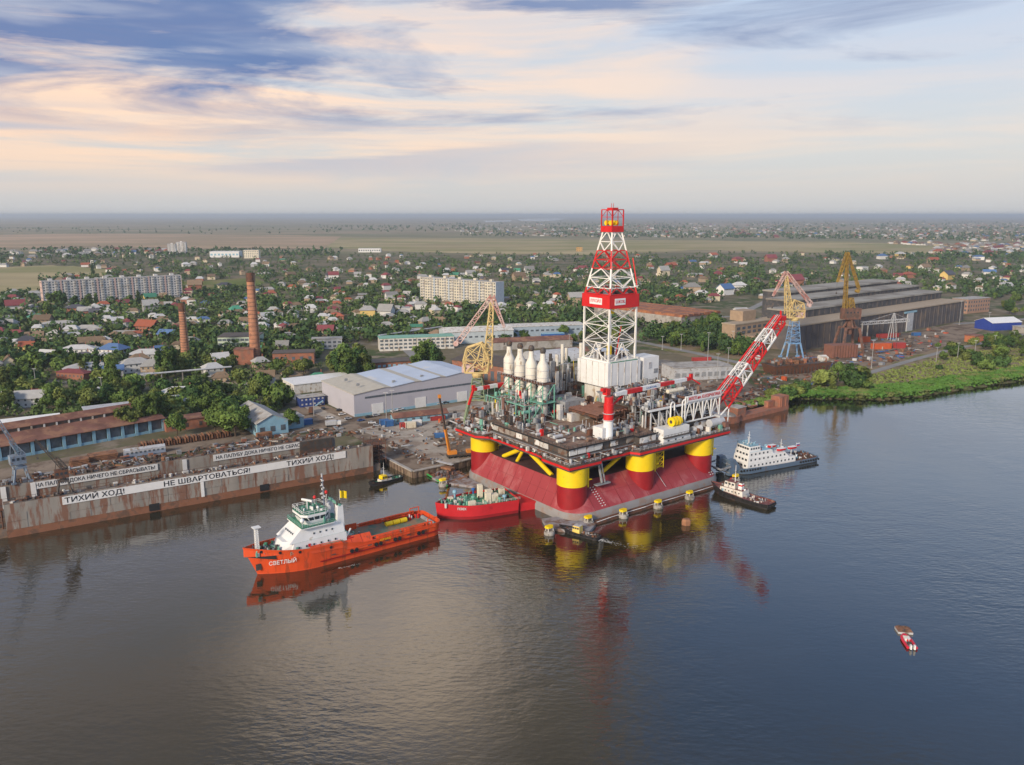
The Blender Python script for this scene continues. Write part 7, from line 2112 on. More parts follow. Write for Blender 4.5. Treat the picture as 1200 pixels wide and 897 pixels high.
def house(x, y, roof, wall, L, W, H, ang, kind=None, rise=None, windows=False, r_=random):
    global nhouse
    kind = kind or r_.choice(['gable', 'gable', 'hip', 'hip'])
    o = bpy.data.objects.new('house', None); o.empty_display_size = .5; col.objects.link(o)
    o.location = (x, y, LAND); o.rotation_euler = (0, 0, ang)
    rise = rise or W * r_.uniform(.28, .42)
    a = bpy.data.objects.new('wall', house_mesh('gwall' if kind == 'gable' else 'wall', H_WALL[wall])); a.scale = (L, W, H)
    b_ = bpy.data.objects.new('roof', house_mesh(kind, H_ROOF[roof])); b_.location = (0, 0, H); b_.scale = (L, W, rise * 1.8 if kind != 'flat' else 4)
    if kind == 'gable':
        b_.scale = (L, W, H * .6 / .62 * 1.0)
    for q in (a, b_): col.objects.link(q); q.parent = o
    if windows:
        n = max(2, int(L / 3.4)); fl = max(1, int(H / 3))
        for f in range(fl):
            for k in range(n):
                piece('window', o, m_winblue, (L * ((k + .5) / n - .5), -W / 2 - .02, H * (f + .55) / fl), (1.1, .12, 1.3))
            for k in (-.22, .22):
                piece('window', o, m_winblue, (-L / 2 - .02, W * k, H * (f + .55) / fl), (.12, 1.1, 1.3))
        piece('chimney', b_, H_WALL['brick'], (.2, .1, .6), (.6 / L, .6 / W, .5))
    o['category'] = 'house'; o['group'] = 'houses of the town'
    later(o, f"{'two storey ' if H > 5.5 else ''}{roof} roofed {wall} house", (x, y, LAND))
    HOUSES_AT.append((x, y, max(L, W) * .5 + 1.0)); nhouse += 1
SPEC = [(15, 366, 'maroon', 'white', 20, 13, 9), (38, 351, 'grey', 'grey', 20, 12, 8), (86, 369, 'dark', 'brick', 18, 14, 8), (174, 366, 'grey', 'grey', 17, 13, 9), (174, 354, 'green', 'yellow', 15, 11, 7), (171, 391, 'red', 'brick', 20, 12, 8), (145, 398, 'grey', 'white', 19, 9, 5), (196, 399, 'blue', 'white', 18, 10, 6), (15, 400, 'maroon', 'tan', 18, 13, 6), (37, 402, 'brown', 'tan', 15, 11, 6), (28, 410, 'dark', 'white', 14, 11, 8),
        (103, 411, 'brown', 'cream', 18, 12, 7), (130, 421, 'blue', 'white', 20, 14, 8), (90, 419, 'white', 'white', 26, 10, 7), (54, 425, 'white', 'white', 14, 9, 6), (275, 370, 'green', 'cream', 14, 11, 7), (288, 376, 'white', 'grey', 14, 10, 5), (262, 340, 'dark', 'cream', 22, 12, 8), (227, 341, 'brown', 'brick', 20, 14, 10), (155, 437, 'grey', 'white', 20, 12, 7), (178, 440, 'grey', 'tan', 18, 12, 7), (84, 445, 'maroon', 'brick', 24, 8, 5), (128, 442, 'blue', 'grey', 16, 8, 5),
        (169, 424, 'white', 'grey', 26, 13, 6), (430, 374, 'grey', 'yellow', 17, 13, 10), (452, 374, 'grey', 'white', 16, 13, 10), (389, 369, 'maroon', 'cream', 16, 11, 6), (393, 375, 'red', 'brick', 16, 11, 4), (363, 367, 'white', 'white', 15, 11, 6), (319, 371, 'grey', 'white', 14, 11, 7), (312, 375, 'white', 'grey', 15, 10, 5), (458, 352, 'grey', 'white', 16, 12, 7), (390, 327, 'maroon', 'white', 18, 13, 8), (473, 369, 'white', 'white', 13, 12, 8), (403, 391, 'grey', 'cream', 15, 10, 4), (452, 387, 'grey', 'tan', 14, 11, 5),
        (498, 382, 'grey', 'tan', 13, 10, 5), (515, 381, 'brown', 'tan', 13, 10, 5), (551, 325, 'grey', 'white', 17, 13, 8), (608, 329, 'brown', 'tan', 22, 14, 9), (620, 322, 'grey', 'white', 18, 13, 10), (683, 318, 'maroon', 'white', 18, 12, 7), (778, 324, 'grey', 'cream', 20, 14, 12), (787, 315, 'red', 'brick', 24, 14, 8), (675, 356, 'grey', 'tan', 20, 13, 9), (539, 378, 'brown', 'brick', 14, 11, 5), (851, 346, 'blue', 'white', 22, 15, 10), (867, 342, 'white', 'white', 20, 14, 10), (812, 345, 'grey', 'tan', 22, 15, 11),
        (823, 350, 'white', 'white', 18, 12, 8), (933, 336, 'maroon', 'brick', 24, 16, 12), (836, 302, 'red', 'white', 24, 16, 8), (865, 308, 'maroon', 'brick', 26, 15, 10), (904, 307, 'maroon', 'brick', 26, 16, 11), (1112, 328, 'dark', 'yellow', 24, 15, 10), (1066, 326, 'red', 'brick', 26, 15, 7), (1161, 322, 'blue', 'white', 22, 14, 6), (1035, 304, 'blue', 'white', 24, 15, 9), (1056, 302, 'white', 'yellow', 24, 15, 10), (1012, 318, 'white', 'white', 22, 14, 9), (1085, 318, 'brown', 'white', 22, 14, 9), (1095, 309, 'red', 'tan', 24, 15, 9), (1180, 340, 'white', 'white', 20, 13, 7), (1148, 305, 'blue', 'white', 26, 15, 9),
        (110, 395, 'brown', 'tan', 13, 9, 4), (222, 405, 'grey', 'tan', 14, 10, 4), (64, 398, 'grey', 'white', 15, 10, 5), (133, 381, 'white', 'white', 15, 10, 5), (150, 372, 'grey', 'white', 14, 10, 5), (66, 385, 'grey', 'grey', 34, 9, 5), (40, 378, 'green', 'white', 16, 10, 6), (48, 382, 'brown', 'tan', 16, 12, 7), (101, 391, 'grey', 'grey', 26, 9, 5), (262, 372, 'brown', 'tan', 13, 10, 4), (345, 388, 'brown', 'tan', 15, 11, 4), (335, 398, 'grey', 'grey', 14, 9, 4), (100, 440, 'white', 'white', 30, 9, 6), (24, 478, 'grey', 'white', 22, 10, 6), (45, 473, 'maroon', 'brick', 24, 10, 5), (118, 468, 'white', 'grey', 26, 9, 5), (210, 470, 'white', 'grey', 26, 10, 5), (205, 482, 'grey', 'white', 14, 8, 4)]
rh_ = random.Random(4242)
def face_cam(ang):
    return ang
for x, y, rf, wl_, L, W, H in SPEC:
    p = G(x, y, LAND)
    if blocked(p.x, p.y): continue
    house(p.x, p.y + W * .5, rf, wl_, L, W, H, R(rh_.choice([8, 15, 25, 35, -15])), 'flat' if (rf == 'white' and H > 6.5 and rh_.random() < .5) else None, windows=y >= 378, r_=rh_)
def near_house(x, y, d=6):
    return any(abs(x - hx) < r + d and abs(y - hy) < r + d for hx, hy, r in HOUSES_AT)
FIELDS = [FIELD1, FIELD2, FIELD3, FIELD4]
def in_field(x, y):
    return any(inside(f, x, y) for f in FIELDS)
ROOFS, RW_ = list(H_ROOF), [34, 30, 12, 8, 5, 3, 3, 8]
WALLS, WW_ = list(H_WALL), [30, 22, 22, 10, 4, 10]
tries = 0
while nhouse < 296 and tries < 6000:
    tries += 1
    y = 304 + (450 - 304) * rh_.random() ** 1.15
    x = rh_.uniform(-20, 1220)
    if x > 870 and y > 345: continue
    if x > 560 and y > 372: continue
    if y > 400 and x > 380: continue
    p = G(x, y, LAND)
    if blocked(p.x, p.y) or in_field(p.x, p.y) or near_house(p.x, p.y, 5): continue
    L = rh_.uniform(9, 15) * (1.15 if y < 330 else 1); W = L * rh_.uniform(.65, .9)
    house(p.x, p.y, rh_.choices(ROOFS, RW_)[0], rh_.choices(WALLS, WW_)[0], L, W, rh_.choice([3, 3.2, 3.5, 5.8, 6.2]), R(rh_.choice([5, 12, 35, -55, 20, -20])), windows=y > 402, r_=rh_)

# far houses as one mass
def far_houses(name, label, zones, seed):
    r_ = random.Random(seed); b_ = MB()
    mats = [H_WALL['white'], H_WALL['cream'], H_WALL['tan'], H_WALL['brick'], H_ROOF['grey'], H_ROOF['brown'], H_ROOF['white'], H_ROOF['maroon'], H_ROOF['red'], H_ROOF['blue']]
    for poly, n, s0, s1 in zones:
        xs, ys = [q[0] for q in poly], [q[1] for q in poly]; k = 0
        for _ in range(n * 8):
            if k >= n: break
            x, y = r_.uniform(min(xs), max(xs)), r_.uniform(min(ys), max(ys))
            if not inside(poly, x, y): continue
            p = G(x, y, LAND)
            if blocked(p.x, p.y) or in_field(p.x, p.y): continue
            k += 1
            L = r_.uniform(s0, s1); W = L * r_.uniform(.6, .9); H = r_.uniform(3.5, 7.5); a = R(r_.choice([5, 12, 35, -55]))
            mw = r_.choices(range(4), [5, 3, 2, 1])[0]; mr = r_.choices(range(4, 10), [5, 4, 3, 2, 1.2, .8])[0]
            b_.rbox((p.x, p.y, LAND), (L, W, H), a, mw)
            ca_, sa_ = math.cos(a), math.sin(a)
            T = lambda u, v, z: (p.x + u * ca_ - v * sa_, p.y + u * sa_ + v * ca_, z)
            h2 = LAND + H; l, w = L * .56, W * .58
            b_.add([T(-l, -w, h2), T(l, -w, h2), T(l, w, h2), T(-l, w, h2), T(-l * .5, 0, h2 + W * .35), T(l * .5, 0, h2 + W * .35)], [(0, 1, 5, 4), (1, 2, 5), (2, 3, 4, 5), (3, 0, 4)], mr)
    o = b_.build(name, mats); o['kind'] = 'stuff'; tag(o, label, 'houses')
    return o
far_houses('far_houses', 'mass of small houses of the town in the middle distance', [([(-20, 302), (1220, 298), (1220, 345), (850, 352), (560, 372), (-20, 420)], 420, 9, 15)], 5)
far_houses('far_houses', 'faint specks of far villages below the horizon', [([(-20, 296), (60, 294), (200, 294), (200, 301), (-20, 304)], 60, 14, 24), ([(500, 264), (820, 262), (1210, 262), (1210, 285), (1000, 279), (700, 278), (560, 276)], 520, 15, 30), ([(1000, 284), (1210, 286), (1210, 300), (1100, 298), (1020, 288)], 130, 14, 24)], 6)

# the rest of the trees as masses
def far_trees(name, label, zones, seed, mi, leaves, lsz, free=False):
    r_ = random.Random(seed); C, Sz = [], []
    for poly, n, h0, h1 in zones:
        xs, ys = [q[0] for q in poly], [q[1] for q in poly]; k = 0
        cl = [(r_.uniform(min(xs), max(xs)), r_.uniform(min(ys), max(ys))) for _ in range(max(6, n // 14))]
        for _ in range(n * 10):
            if k >= n: break
            if r_.random() < .55:
                c = r_.choice(cl); x, y = r_.gauss(c[0], 9), r_.gauss(c[1], 2.2)
            else:
                x, y = r_.uniform(min(xs), max(xs)), r_.uniform(min(ys), max(ys))
            if not inside(poly, x, y): continue
            p = G(x, y, LAND)
            if not free and (blocked(p.x, p.y) or in_field(p.x, p.y) or (y > 330 and near_house(p.x, p.y, .5))): continue
            h = r_.uniform(h0, h1); C.append((p.x, p.y, LAND + h * .55)); Sz.append(h); k += 1
    C = np.array(C); Sz = np.array(Sz); n = len(C)
    P_, N_ = blob(n * leaves, (0, 0, 0), (1, 1, 1), .5)
    rep = np.repeat(np.arange(n), leaves)
    sc_ = np.stack([Sz * nrng.uniform(.36, .62, n), Sz * nrng.uniform(.36, .62, n), Sz * .5], 1)[rep]
    jit = nrng.uniform(.6, 1.15, (n * leaves, 1))
    P_ = C[rep] + P_ * sc_ * jit
    me = leaf_mesh(name, P_, N_, Sz[rep] * nrng.uniform(lsz * .6, lsz * 1.2, n * leaves), m_leaf[mi])
    o = bpy.data.objects.new(name, me); col.objects.link(o); o['kind'] = 'stuff'; tag(o, label, 'trees')
    return o
ZT = [([(-20, 300), (1220, 298), (1220, 345), (880, 350), (760, 372), (560, 385), (380, 400), (-20, 430)], 0)]
town_poly = [(-20, 300), (420, 298), (1220, 296), (1220, 345), (1130, 345), (860, 348), (760, 372), (745, 392), (560, 396), (380, 404), (370, 425), (-20, 432)]
m_leaf += [leafmat('far_foliage_mid', (.100, .150, .044), .55, 0), leafmat('far_foliage_dark', (.060, .110, .038), .5, 0)]
for m_ in m_leaf[3:]:
    for nd in m_.node_tree.nodes:
        if nd.type == 'TEX_NOISE' and abs(nd.inputs['Scale'].default_value - .9) < 1e-3: nd.inputs['Scale'].default_value = .06
        elif nd.type == 'TEX_NOISE': nd.inputs['Scale'].default_value = .035
far_trees('town_trees', 'countless green garden trees between the town houses', [(town_poly, 6400, 5.5, 10.5)], 8, 3, 16, .20)
far_trees('town_trees', 'darker taller trees massed through the town', [(town_poly, 2800, 7, 13), ([(640, 330), (760, 330), (860, 345), (760, 368), (640, 372)], 160, 8, 14), ([(1120, 330), (1220, 330), (1220, 350), (1130, 352)], 120, 8, 13)], 9, 4, 16, .20)
far_trees('yard_scrub', 'loose trees and scrub at the town edge above the shipyard', [([(-20, 425), (380, 425), (375, 450), (330, 466), (340, 480), (230, 505), (190, 500), (-20, 490)], 420, 4, 9)], 12, 3, 30, .15)
far_trees('tree_belt', 'dark belts of far trees under the horizon', [([(540, 273), (700, 271), (1000, 272), (1210, 272), (1210, 284), (1000, 281), (700, 279), (540, 277)], 1500, 8, 16), ([(-20, 293), (220, 291), (400, 293), (400, 300), (-20, 306)], 520, 8, 14), ([(380, 266), (560, 262), (900, 259), (1210, 260), (1210, 272), (700, 270), (380, 273)], 900, 10, 24), ([(-20, 268), (400, 264), (400, 274), (-20, 276)], 160, 8, 16), ([(960, 296), (1210, 294), (1210, 304), (980, 302)], 300, 7, 12)], 10, 4, 9, .32)
far_trees('grove', 'dense dark grove between the rust roofed factory and the road', [([(748, 392), (790, 388), (812, 391), (850, 385), (886, 396), (894, 408), (880, 419), (850, 416), (800, 405), (752, 402)], 150, 8, 15)], 14, 4, 60, .11, True)
far_trees('grove', 'mid green trees mixed into the grove before the factory', [([(748, 394), (800, 392), (886, 400), (884, 418), (850, 415), (800, 406), (752, 403)], 80, 6, 12)], 15, 3, 60, .11, True)
# reeds and grass on the right bank
m_reed = M('reeds', (.075, .16, .03), .8, var=.4, scale=.12, c2=(.15, .17, .06), amt=.35, s2=.08, spec=.1)
def tufts(name, label, poly, n, h, mat, seed, z=LAND):
    r_ = np.random.default_rng(seed); pts = []
    xs, ys = [q[0] for q in poly], [q[1] for q in poly]
    while len(pts) < n:
        x, y = r_.uniform(min(xs), max(xs)), r_.uniform(min(ys), max(ys))
        if inside(poly, x, y):
            p = G(x, y, z); pts.append((p.x, p.y, z))
    P0 = np.array(pts); k = 3
    P_ = np.repeat(P0, k, 0) + r_.normal(size=(n * k, 3)) * np.array([.7, .7, .15]) + np.array([0, 0, h * .35])
    N_ = np.tile(np.array([[-.2, -.45, .85]]), (n * k, 1)) + r_.normal(size=(n * k, 3)) * .3
    N_ /= np.linalg.norm(N_, axis=1, keepdims=True)
    me = leaf_mesh(name, P_, N_, r_.uniform(h * .4, h * .8, n * k), mat)
    o = bpy.data.objects.new(name, me); col.objects.link(o); o['kind'] = 'stuff'; tag(o, label, 'grass')
tufts('bank_reeds', 'bright green reeds along the right river bank', [(938, 464), (952, 456), (1005, 454), (1060, 450), (1110, 442), (1205, 430), (1215, 440), (1130, 451), (1078, 460), (1030, 464), (985, 463)], 5200, 1.7, m_reed, 21)
b_r = np.random.default_rng(31); PB = np.repeat(np.array(BANK_MID), 26, 0); PB = PB + b_r.normal(size=PB.shape) * np.array([3.2, 2.0, .25]) + np.array([0, 0, .5])
NB = np.tile(np.array([[-.2, -.45, .85]]), (len(PB), 1)) + b_r.normal(size=PB.shape) * .35; NB /= np.linalg.norm(NB, axis=1, keepdims=True)
o = bpy.data.objects.new('bank_reeds', leaf_mesh('bank_reeds', PB, NB, b_r.uniform(.5, 1.3, len(PB)), m_reed)); col.objects.link(o); o['kind'] = 'stuff'; tag(o, 'ragged reeds hanging over the muddy water edge at right', 'reeds')
tufts('bank_scrub', 'patchy dry grass and weeds behind the right bank', [(1000, 446), (1090, 422), (1205, 402), (1215, 432), (1110, 443), (1010, 456)], 1500, 1.3, m_leaf[2], 22)
tufts('bank_scrub', 'weeds on the bank behind the ruined pier', [(850, 478), (900, 464), (940, 460), (935, 466), (900, 474)], 500, 1.6, m_leaf[0], 23)
# ------------------------------------------------------------------ yard things
def car(x, y, ang, mat, label):
    p = G(x, y, LAND)
    c = thing('parked_car', label, 'car', (p.x, p.y, LAND + .2), R(ang), 'cars parked round the warehouse')
    MB().rings([[(-2.1, -.8, .35), (2.15, -.8, .35), (2.15, .8, .35), (-2.1, .8, .35)], [(-2.15, -.85, .7), (2.2, -.85, .7), (2.2, .85, .7), (-2.15, .85, .7)], [(-2.1, -.78, .95), (2.0, -.78, .85), (2.0, .78, .85), (-2.1, .78, .95)]]).build('body', mat, c)
    MB().rings([[(-1.7, -.74, .92), (.9, -.74, .88), (.9, .74, .88), (-1.7, .74, .92)], [(-1.3, -.6, 1.42), (.25, -.6, 1.42), (.25, .6, 1.42), (-1.3, .6, 1.42)]]).build('cabin', m_glass, c)
    MB().box(-1.28, .23, -.6, .6, 1.42, 1.47).build('roof', mat, c)
    for sx in (-1.35, 1.35):
        for sy in (-.8, .8):
            MB().tube((sx, sy - .1, .32), (sx, sy + .1, .32), .32, None, 10).build('wheel', m_black, c)
m_cars = {'white': M('car_white', (.65, .65, .65), .3, var=.02), 'silver': M('car_silver', (.35, .36, .38), .3, var=.02), 'black': M('car_black', (.02, .02, .025), .3, var=.02), 'blue': M('car_blue', (.04, .09, .25), .3, var=.02), 'red': M('car_red', (.4, .03, .03), .3, var=.02)}
CARS = [(386, 491, 20, 'white'), (401, 487, 40, 'white'), (408, 492, 34, 'silver'), (398, 482, 34, 'black'), (379, 480, 120, 'black'), (374, 475, 120, 'silver'), (432, 490, 30, 'black'), (441, 488, 30, 'silver'), (462, 483, 34, 'white'), (469, 481, 34, 'white'), (423, 494, 34, 'blue'), (436, 497, 10, 'white'), (442, 500, 10, 'silver'), (515, 474, 34, 'white'), (522, 473, 34, 'black'), (532, 471, 34, 'silver'), (255, 446, 20, 'white'), (268, 448, 20, 'black'), (248, 449, 20, 'silver'), (492, 431, 80, 'blue'), (496, 428, 80, 'white'), (1160, 379, 30, 'black'), (1166, 378, 30, 'silver')]
seen_ = {}
for x, y, a, cn in CARS:
    zone_ = 'at the left end of the warehouse' if x < 415 and x > 340 else 'before the warehouse doors' if 415 <= x < 500 else 'near the warehouse right end' if 500 <= x < 560 else 'below the tall chimney' if x < 340 and x > 200 else 'beside the tan brick office' if x > 1100 else 'on the road above the warehouse'
    if 485 < x < 500: zone_ = 'on the road above the warehouse'
    k = seen_.setdefault((cn, zone_), 0); seen_[(cn, zone_)] += 1
    car(x, y, a, m_cars[cn], f"{('', 'second ', 'third ')[k]}{cn} car from the left {zone_}" if k else f'{cn} car parked {zone_}, first from the left')
# trucks
def truck(x, y, ang, m_c, m_b, label):
    p = G(x, y, LAND); t = thing('truck', label, 'truck', (p.x, p.y, LAND + .15), R(ang))
    MB().box(-5, 3.4, -1.2, 1.2, .8, 1.1).build('chassis', m_dark, t); MB().box(-5, 1.2, -1.25, 1.25, 1.1, 3.4).build('cargo_box', m_b, t); MB().box(1.5, 3.6, -1.2, 1.2, .9, 2.9).build('cab', m_c, t)
    piece('windscreen', t, m_glass, (3.62, 0, 2.2), (.1, 2.0, .9))
    for sx in (-4, -2.8, 2.5):
        for sy in (-1.1, 1.1): MB().tube((sx, sy - .15, .5), (sx, sy + .15, .5), .5, None, 10).build('wheel', m_black, t)
truck(392, 500, 20, m_white, m_lgrey, 'white box truck in the yard left of the warehouse corner')
truck(365, 484, 100, m_blue, m_rust, 'brown box truck behind the navy office stack')
truck(344, 452, 20, m_yellow, m_yellow, 'yellow lorry on the road above the blue offices')
truck(628, 405, 15, m_yellow, m_yellow, 'yellow lorry near the far storage halls')
# containers and crates
def container(x, y, ang, L, mat, label, H=2.6, W=2.4):
    p = G(x, y, LAND); t = thing('container', label, 'container', (p.x, p.y, LAND + .1), R(ang), 'containers lying about the shipyard')
    bd = MB().box(0, L, 0, W, .1, H).build('body', mat, t)
    for k in range(int(L / .8) if x < 600 else 0):
        piece('rib', bd, mat, (.4 + k * .8, -.05, H / 2), (.25, .1, H - .5))
    for sx in (0.1, L - .1):
        piece('corner_post', t, m_dark, (sx, -.04, H / 2), (.25, .2, H + .1))
m_corg = M('container_orange', (.52, .10, .03), .6, var=.12); m_cred = M('container_red', (.36, .045, .04), .6, var=.12); m_cblue = M('container_blue', (.04, .13, .32), .6, var=.12); m_cgr = M('container_green', (.07, .20, .13), .6, var=.12)
for x, y, a, L, mt, lb, H, W in ((1024, 410, 12, 18, m_corg, 'long orange container in the yard before the building hall', 5, 5), (1050, 409, 12, 10, m_cred, 'red container right of the long orange one', 5, 5), (1030, 397, 20, 12, m_cred, 'dull red container behind the long orange one', 4, 4), (1010, 402, 20, 10, m_corg, 'rounded orange box near the brown crane foot', 5, 5), (1046, 396, 20, 8, m_cred, 'second red box under the small gantry crane', 4, 4), (1070, 394, 10, 9, m_cblue, 'blue box beside the small gantry crane', 3, 3),
                            (446, 500, 24, 5, m_cblue, 'left one of two blue tanks before the yard shop', 3.4, 3), (452, 501, 24, 5, m_cblue, 'right one of two blue tanks before the yard shop', 3.4, 3), (470, 503, 24, 6, m_cred, 'red container before the yard shop', 3, 3), (476, 503, 24, 6, m_cream, 'cream container before the yard shop', 3.4, 3), (485, 500, 24, 5, m_white, 'small white container before the yard shop', 3, 3), (351, 500, 34, 8, m_cblue, 'bright blue container beside the light blue hall', 3.2, 3), (509, 514, 10, 6, m_cblue, 'blue skip on the quay beside the mobile crane', 2.2, 3), (505, 494, 24, 9, m_cred, 'dark red stall roof right of the yard shop', 2.4, 4),
                            (302, 516, 34, 8, m_rustlight, 'rusty brown hut before the light blue hall', 3.2, 3), (812, 424, 10, 16, m_cred, 'faded red container on the car park behind the derrick', 3, 3), (88, 445, 12, 22, m_cred, 'long dark red container among the left trees', 4.2, 4), (935, 428, 20, 8, m_cgr, 'green box at the foot of the blue crane', 3, 3), (950, 425, -10, 9, m_cblue, 'blue box at the foot of the blue crane', 4, 3), (1005, 408, 20, 7, m_white, 'white box under the brown crane', 3, 3)):
    container(x, y, a, L, mt, lb, H, W)
# hull sections under construction
p = G(975, 421, LAND)
hs_ = thing('hull_section', 'big rusty box shaped hull section in front of the brown crane', 'hull section', (p.x, p.y, LAND), R(14))
MB().box(0, 24, 0, 12, .5, 11).build('plating', M('primer_brown', (.22, .10, .07), .8, var=.2), hs_); MB().box(24, 24.3, 1, 11, 1.5, 10).build('open_end', m_dark, hs_)
for k in range(9): piece('stiffener', hs_, m_rust, (2 + k * 2.6, -.15, 5.8), (.3, .35, 10.4))
for k in range(3): piece('bearer', hs_, m_dark, (3 + 9 * k, 6, .25), (2, 11, .5))
p = G(908, 440, LAND)
hk = thing('hull_wreck', 'dark rusty half built hull heaped with scrap on the slip', 'hull', (p.x, p.y, LAND), R(16))
MB().rings([[(0, 0, 0), (46, 0, 0), (46, 14, 0), (0, 14, 0)], [(-2, -2, 7), (48, -2, 8), (48, 16, 8), (-2, 16, 7)]], mcap=1).build('plating', [m_rust, m_dark], hk)
for k in range(16): piece('frame_rib', hk, m_dark, (1 + k * 3, -1.1, 4), (.5, .6, 7.4))
gear(hk, 0, 44, 0, 14, 7.4, 110, 3.4, 91, [m_rust, m_dark, m_rustlight, m_grey, m_brick], smax=3.2)
for x, y in ((44, 3), (47, 9), (-3, 22)):
    MB().tube((x - 3, y, 9.5), (x + 3, y, 9.5), 2.2, None, 12).build('white_tank', m_white_dirty, hk, smooth=True)
# scrap and building debris: heaps that cannot be counted
def debris(name, label, poly, n, hmax, mats, seed, smax=2.6, ang=.6):
    r_ = random.Random(seed); b_ = MB()
    xs, ys = [q[0] for q in poly], [q[1] for q in poly]; k = 0
    while k < n:
        x, y = r_.uniform(min(xs), max(xs)), r_.uniform(min(ys), max(ys))
        if not inside(poly, x, y): continue
        p = G(x, y, LAND); k += 1
        if blocked(p.x, p.y): continue
        mi = r_.randrange(len(mats)); h = hmax * r_.random() ** 2 + .25; t = r_.random()
        if t < .55: b_.rbox((p.x, p.y, LAND), (r_.uniform(.5, smax), r_.uniform(.5, smax), h), ang + r_.choice([0, 0, .3, 1.57]), mi)
        elif t < .8:
            L = r_.uniform(2, smax * 3.2); a = ang + r_.choice([0, 1.57, r_.random() * 3]); d = Vector((math.cos(a), math.sin(a), 0)) * L / 2; c = Vector((p.x, p.y, LAND + r_.uniform(.3, h + .4)))
            b_.tube(c - d, c + d, r_.uniform(.15, .5), None, 6, mi)
        else: b_.tube((p.x, p.y, LAND), (p.x, p.y, LAND + h), r_.uniform(.3, smax * .45), None, 9, mi)
    o = b_.build(name, mats); o['kind'] = 'stuff'; tag(o, label, 'scrap'); return o
DM = [m_rust, m_rustlight, m_dark, m_grey, m_rust, m_dark, m_lgrey, m_concrete, m_brick]
debris('scrap_heap', 'scrap and steel lying along the shore behind the floating dock', [(190, 536), (240, 524), (330, 510), (400, 500), (432, 515), (400, 512), (340, 522), (250, 538)], 260, 1.8, DM, 1)
debris('scrap_heap', 'rusty scrap between the repair shed and the dock', [(0, 566), (60, 552), (195, 530), (200, 536), (100, 556), (10, 574)], 170, 1.8, DM, 2)
debris('scrap_heap', 'crates and junk on the quay before the platform', [(405, 503), (440, 500), (520, 490), (548, 500), (546, 535), (500, 548), (468, 535), (440, 515)], 150, 1.4, [m_rust, m_rustlight, m_dark, m_grey, m_brown, m_concrete, m_lgrey], 3, 1.8)
debris('scrap_heap', 'scrap steel under the yellow topped crane', [(500, 492), (548, 480), (600, 476), (596, 500), (545, 512)], 200, 2.4, DM + [m_corg], 4, 3)
debris('scrap_heap', 'scattered steel and parts in the right hand yard', [(880, 446), (905, 424), (1000, 400), (1110, 384), (1120, 398), (1050, 425), (960, 450), (900, 462)], 420, 2.6, DM + DM + [m_corg, m_cred, m_cblue], 5, 4)
debris('scrap_heap', 'dark rubble along the shore left of the ruined pier', [(850, 470), (905, 448), (920, 462), (868, 484)], 160, 2.4, [m_rust, m_dark, m_brick, m_concrete], 6, 3)
debris('scrap_heap', 'loose materials on the ground behind the platform', [(640, 440), (700, 428), (800, 430), (860, 440), (850, 465), (760, 470), (640, 485)], 260, 2.2, DM, 7, 3)
# small gantry crane in the right yard
p = G(1045, 399, LAND)
gc = thing('gantry_crane', 'small pale lattice gantry crane in the yard before the building hall', 'crane', (p.x, p.y, LAND), R(12))
for sx in (-2, 2):
    for sy in (-2, 2): member('leg', gc, m_lgrey, (sx * 1.6, sy, 0), (sx * .7, sy * .6, 20), .5)
b_ = MB(); truss(b_, (-34, 0, 17), (16, 0, 19), 2.6, 2.6, 12, .3); b_.build('beam', m_lgrey, gc); b_ = MB(); truss(b_, (0, 0, 20), (0, 0, 26), 3, .6, 3, .3); b_.tube((0, 0, 26), (-30, 0, 18), .15, None, 4); b_.tube((0, 0, 26), (15, 0, 20), .15, None, 4); b_.build('king_post', m_lgrey, gc)
for sx in (-33, -27): member('leg', gc, m_white_dirty, (sx, 0, 0), (sx, 0, 17), .8)
# lamp masts and poles
m_pole = M('pole_grey', (.33, .33, .32), .7)
POLES = [(368, 489, 16, 'beside the navy office stack'), (453, 496, 18, 'in front of the warehouse'), (460, 486, 15, 'at the warehouse front wall'), (829, 428, 26, 'behind the derrick right side'), (853, 428, 14, 'at the road bend behind the flare boom'), (798, 410, 14, 'above the car park'), (858, 412, 18, 'right of the dark trees'), (776, 410, 12, 'left above the car park'), (1097, 424, 12, 'first on the right bank track'), (1122, 420, 13, 'second on the right bank track'), (1142, 417, 13, 'third on the right bank track'), (1165, 409, 12, 'fourth on the right bank track'), (1187, 404, 12, 'fifth on the right bank track'), (1124, 381, 26, 'beside the right end of the building hall'), (1158, 384, 16, 'beside the blue storage tent'), (42, 452, 12, 'by the concrete slab at left'), (120, 463, 12, 'among the left poplars'), (170, 452, 11, 'below the shorter chimney'), (667, 410, 14, 'left of the derrick'), (1021, 432, 22, 'on the shore below the orange container'), (840, 447, 20, 'beside the grey depot'), (480, 392, 12, 'above the long pale office'), (597, 388, 13, 'right of the storage hall')]
for x, y, h, where in POLES:
    p = G(x, y, LAND); t = thing('lamp_mast', f'grey lamp mast {where}', 'lamp post', (p.x, p.y, LAND), 0, 'lamp masts and poles')
    MB().tube((0, 0, 0), (0, 0, h), .28, .16, 7).build('pole', m_pole, t); MB().box(-1.4, 1.4, -.2, .2, h - .3, h).build('lamp_head', m_lgrey, t); piece('base', t, m_concrete, (0, 0, .3), (1.2, 1.2, .6))
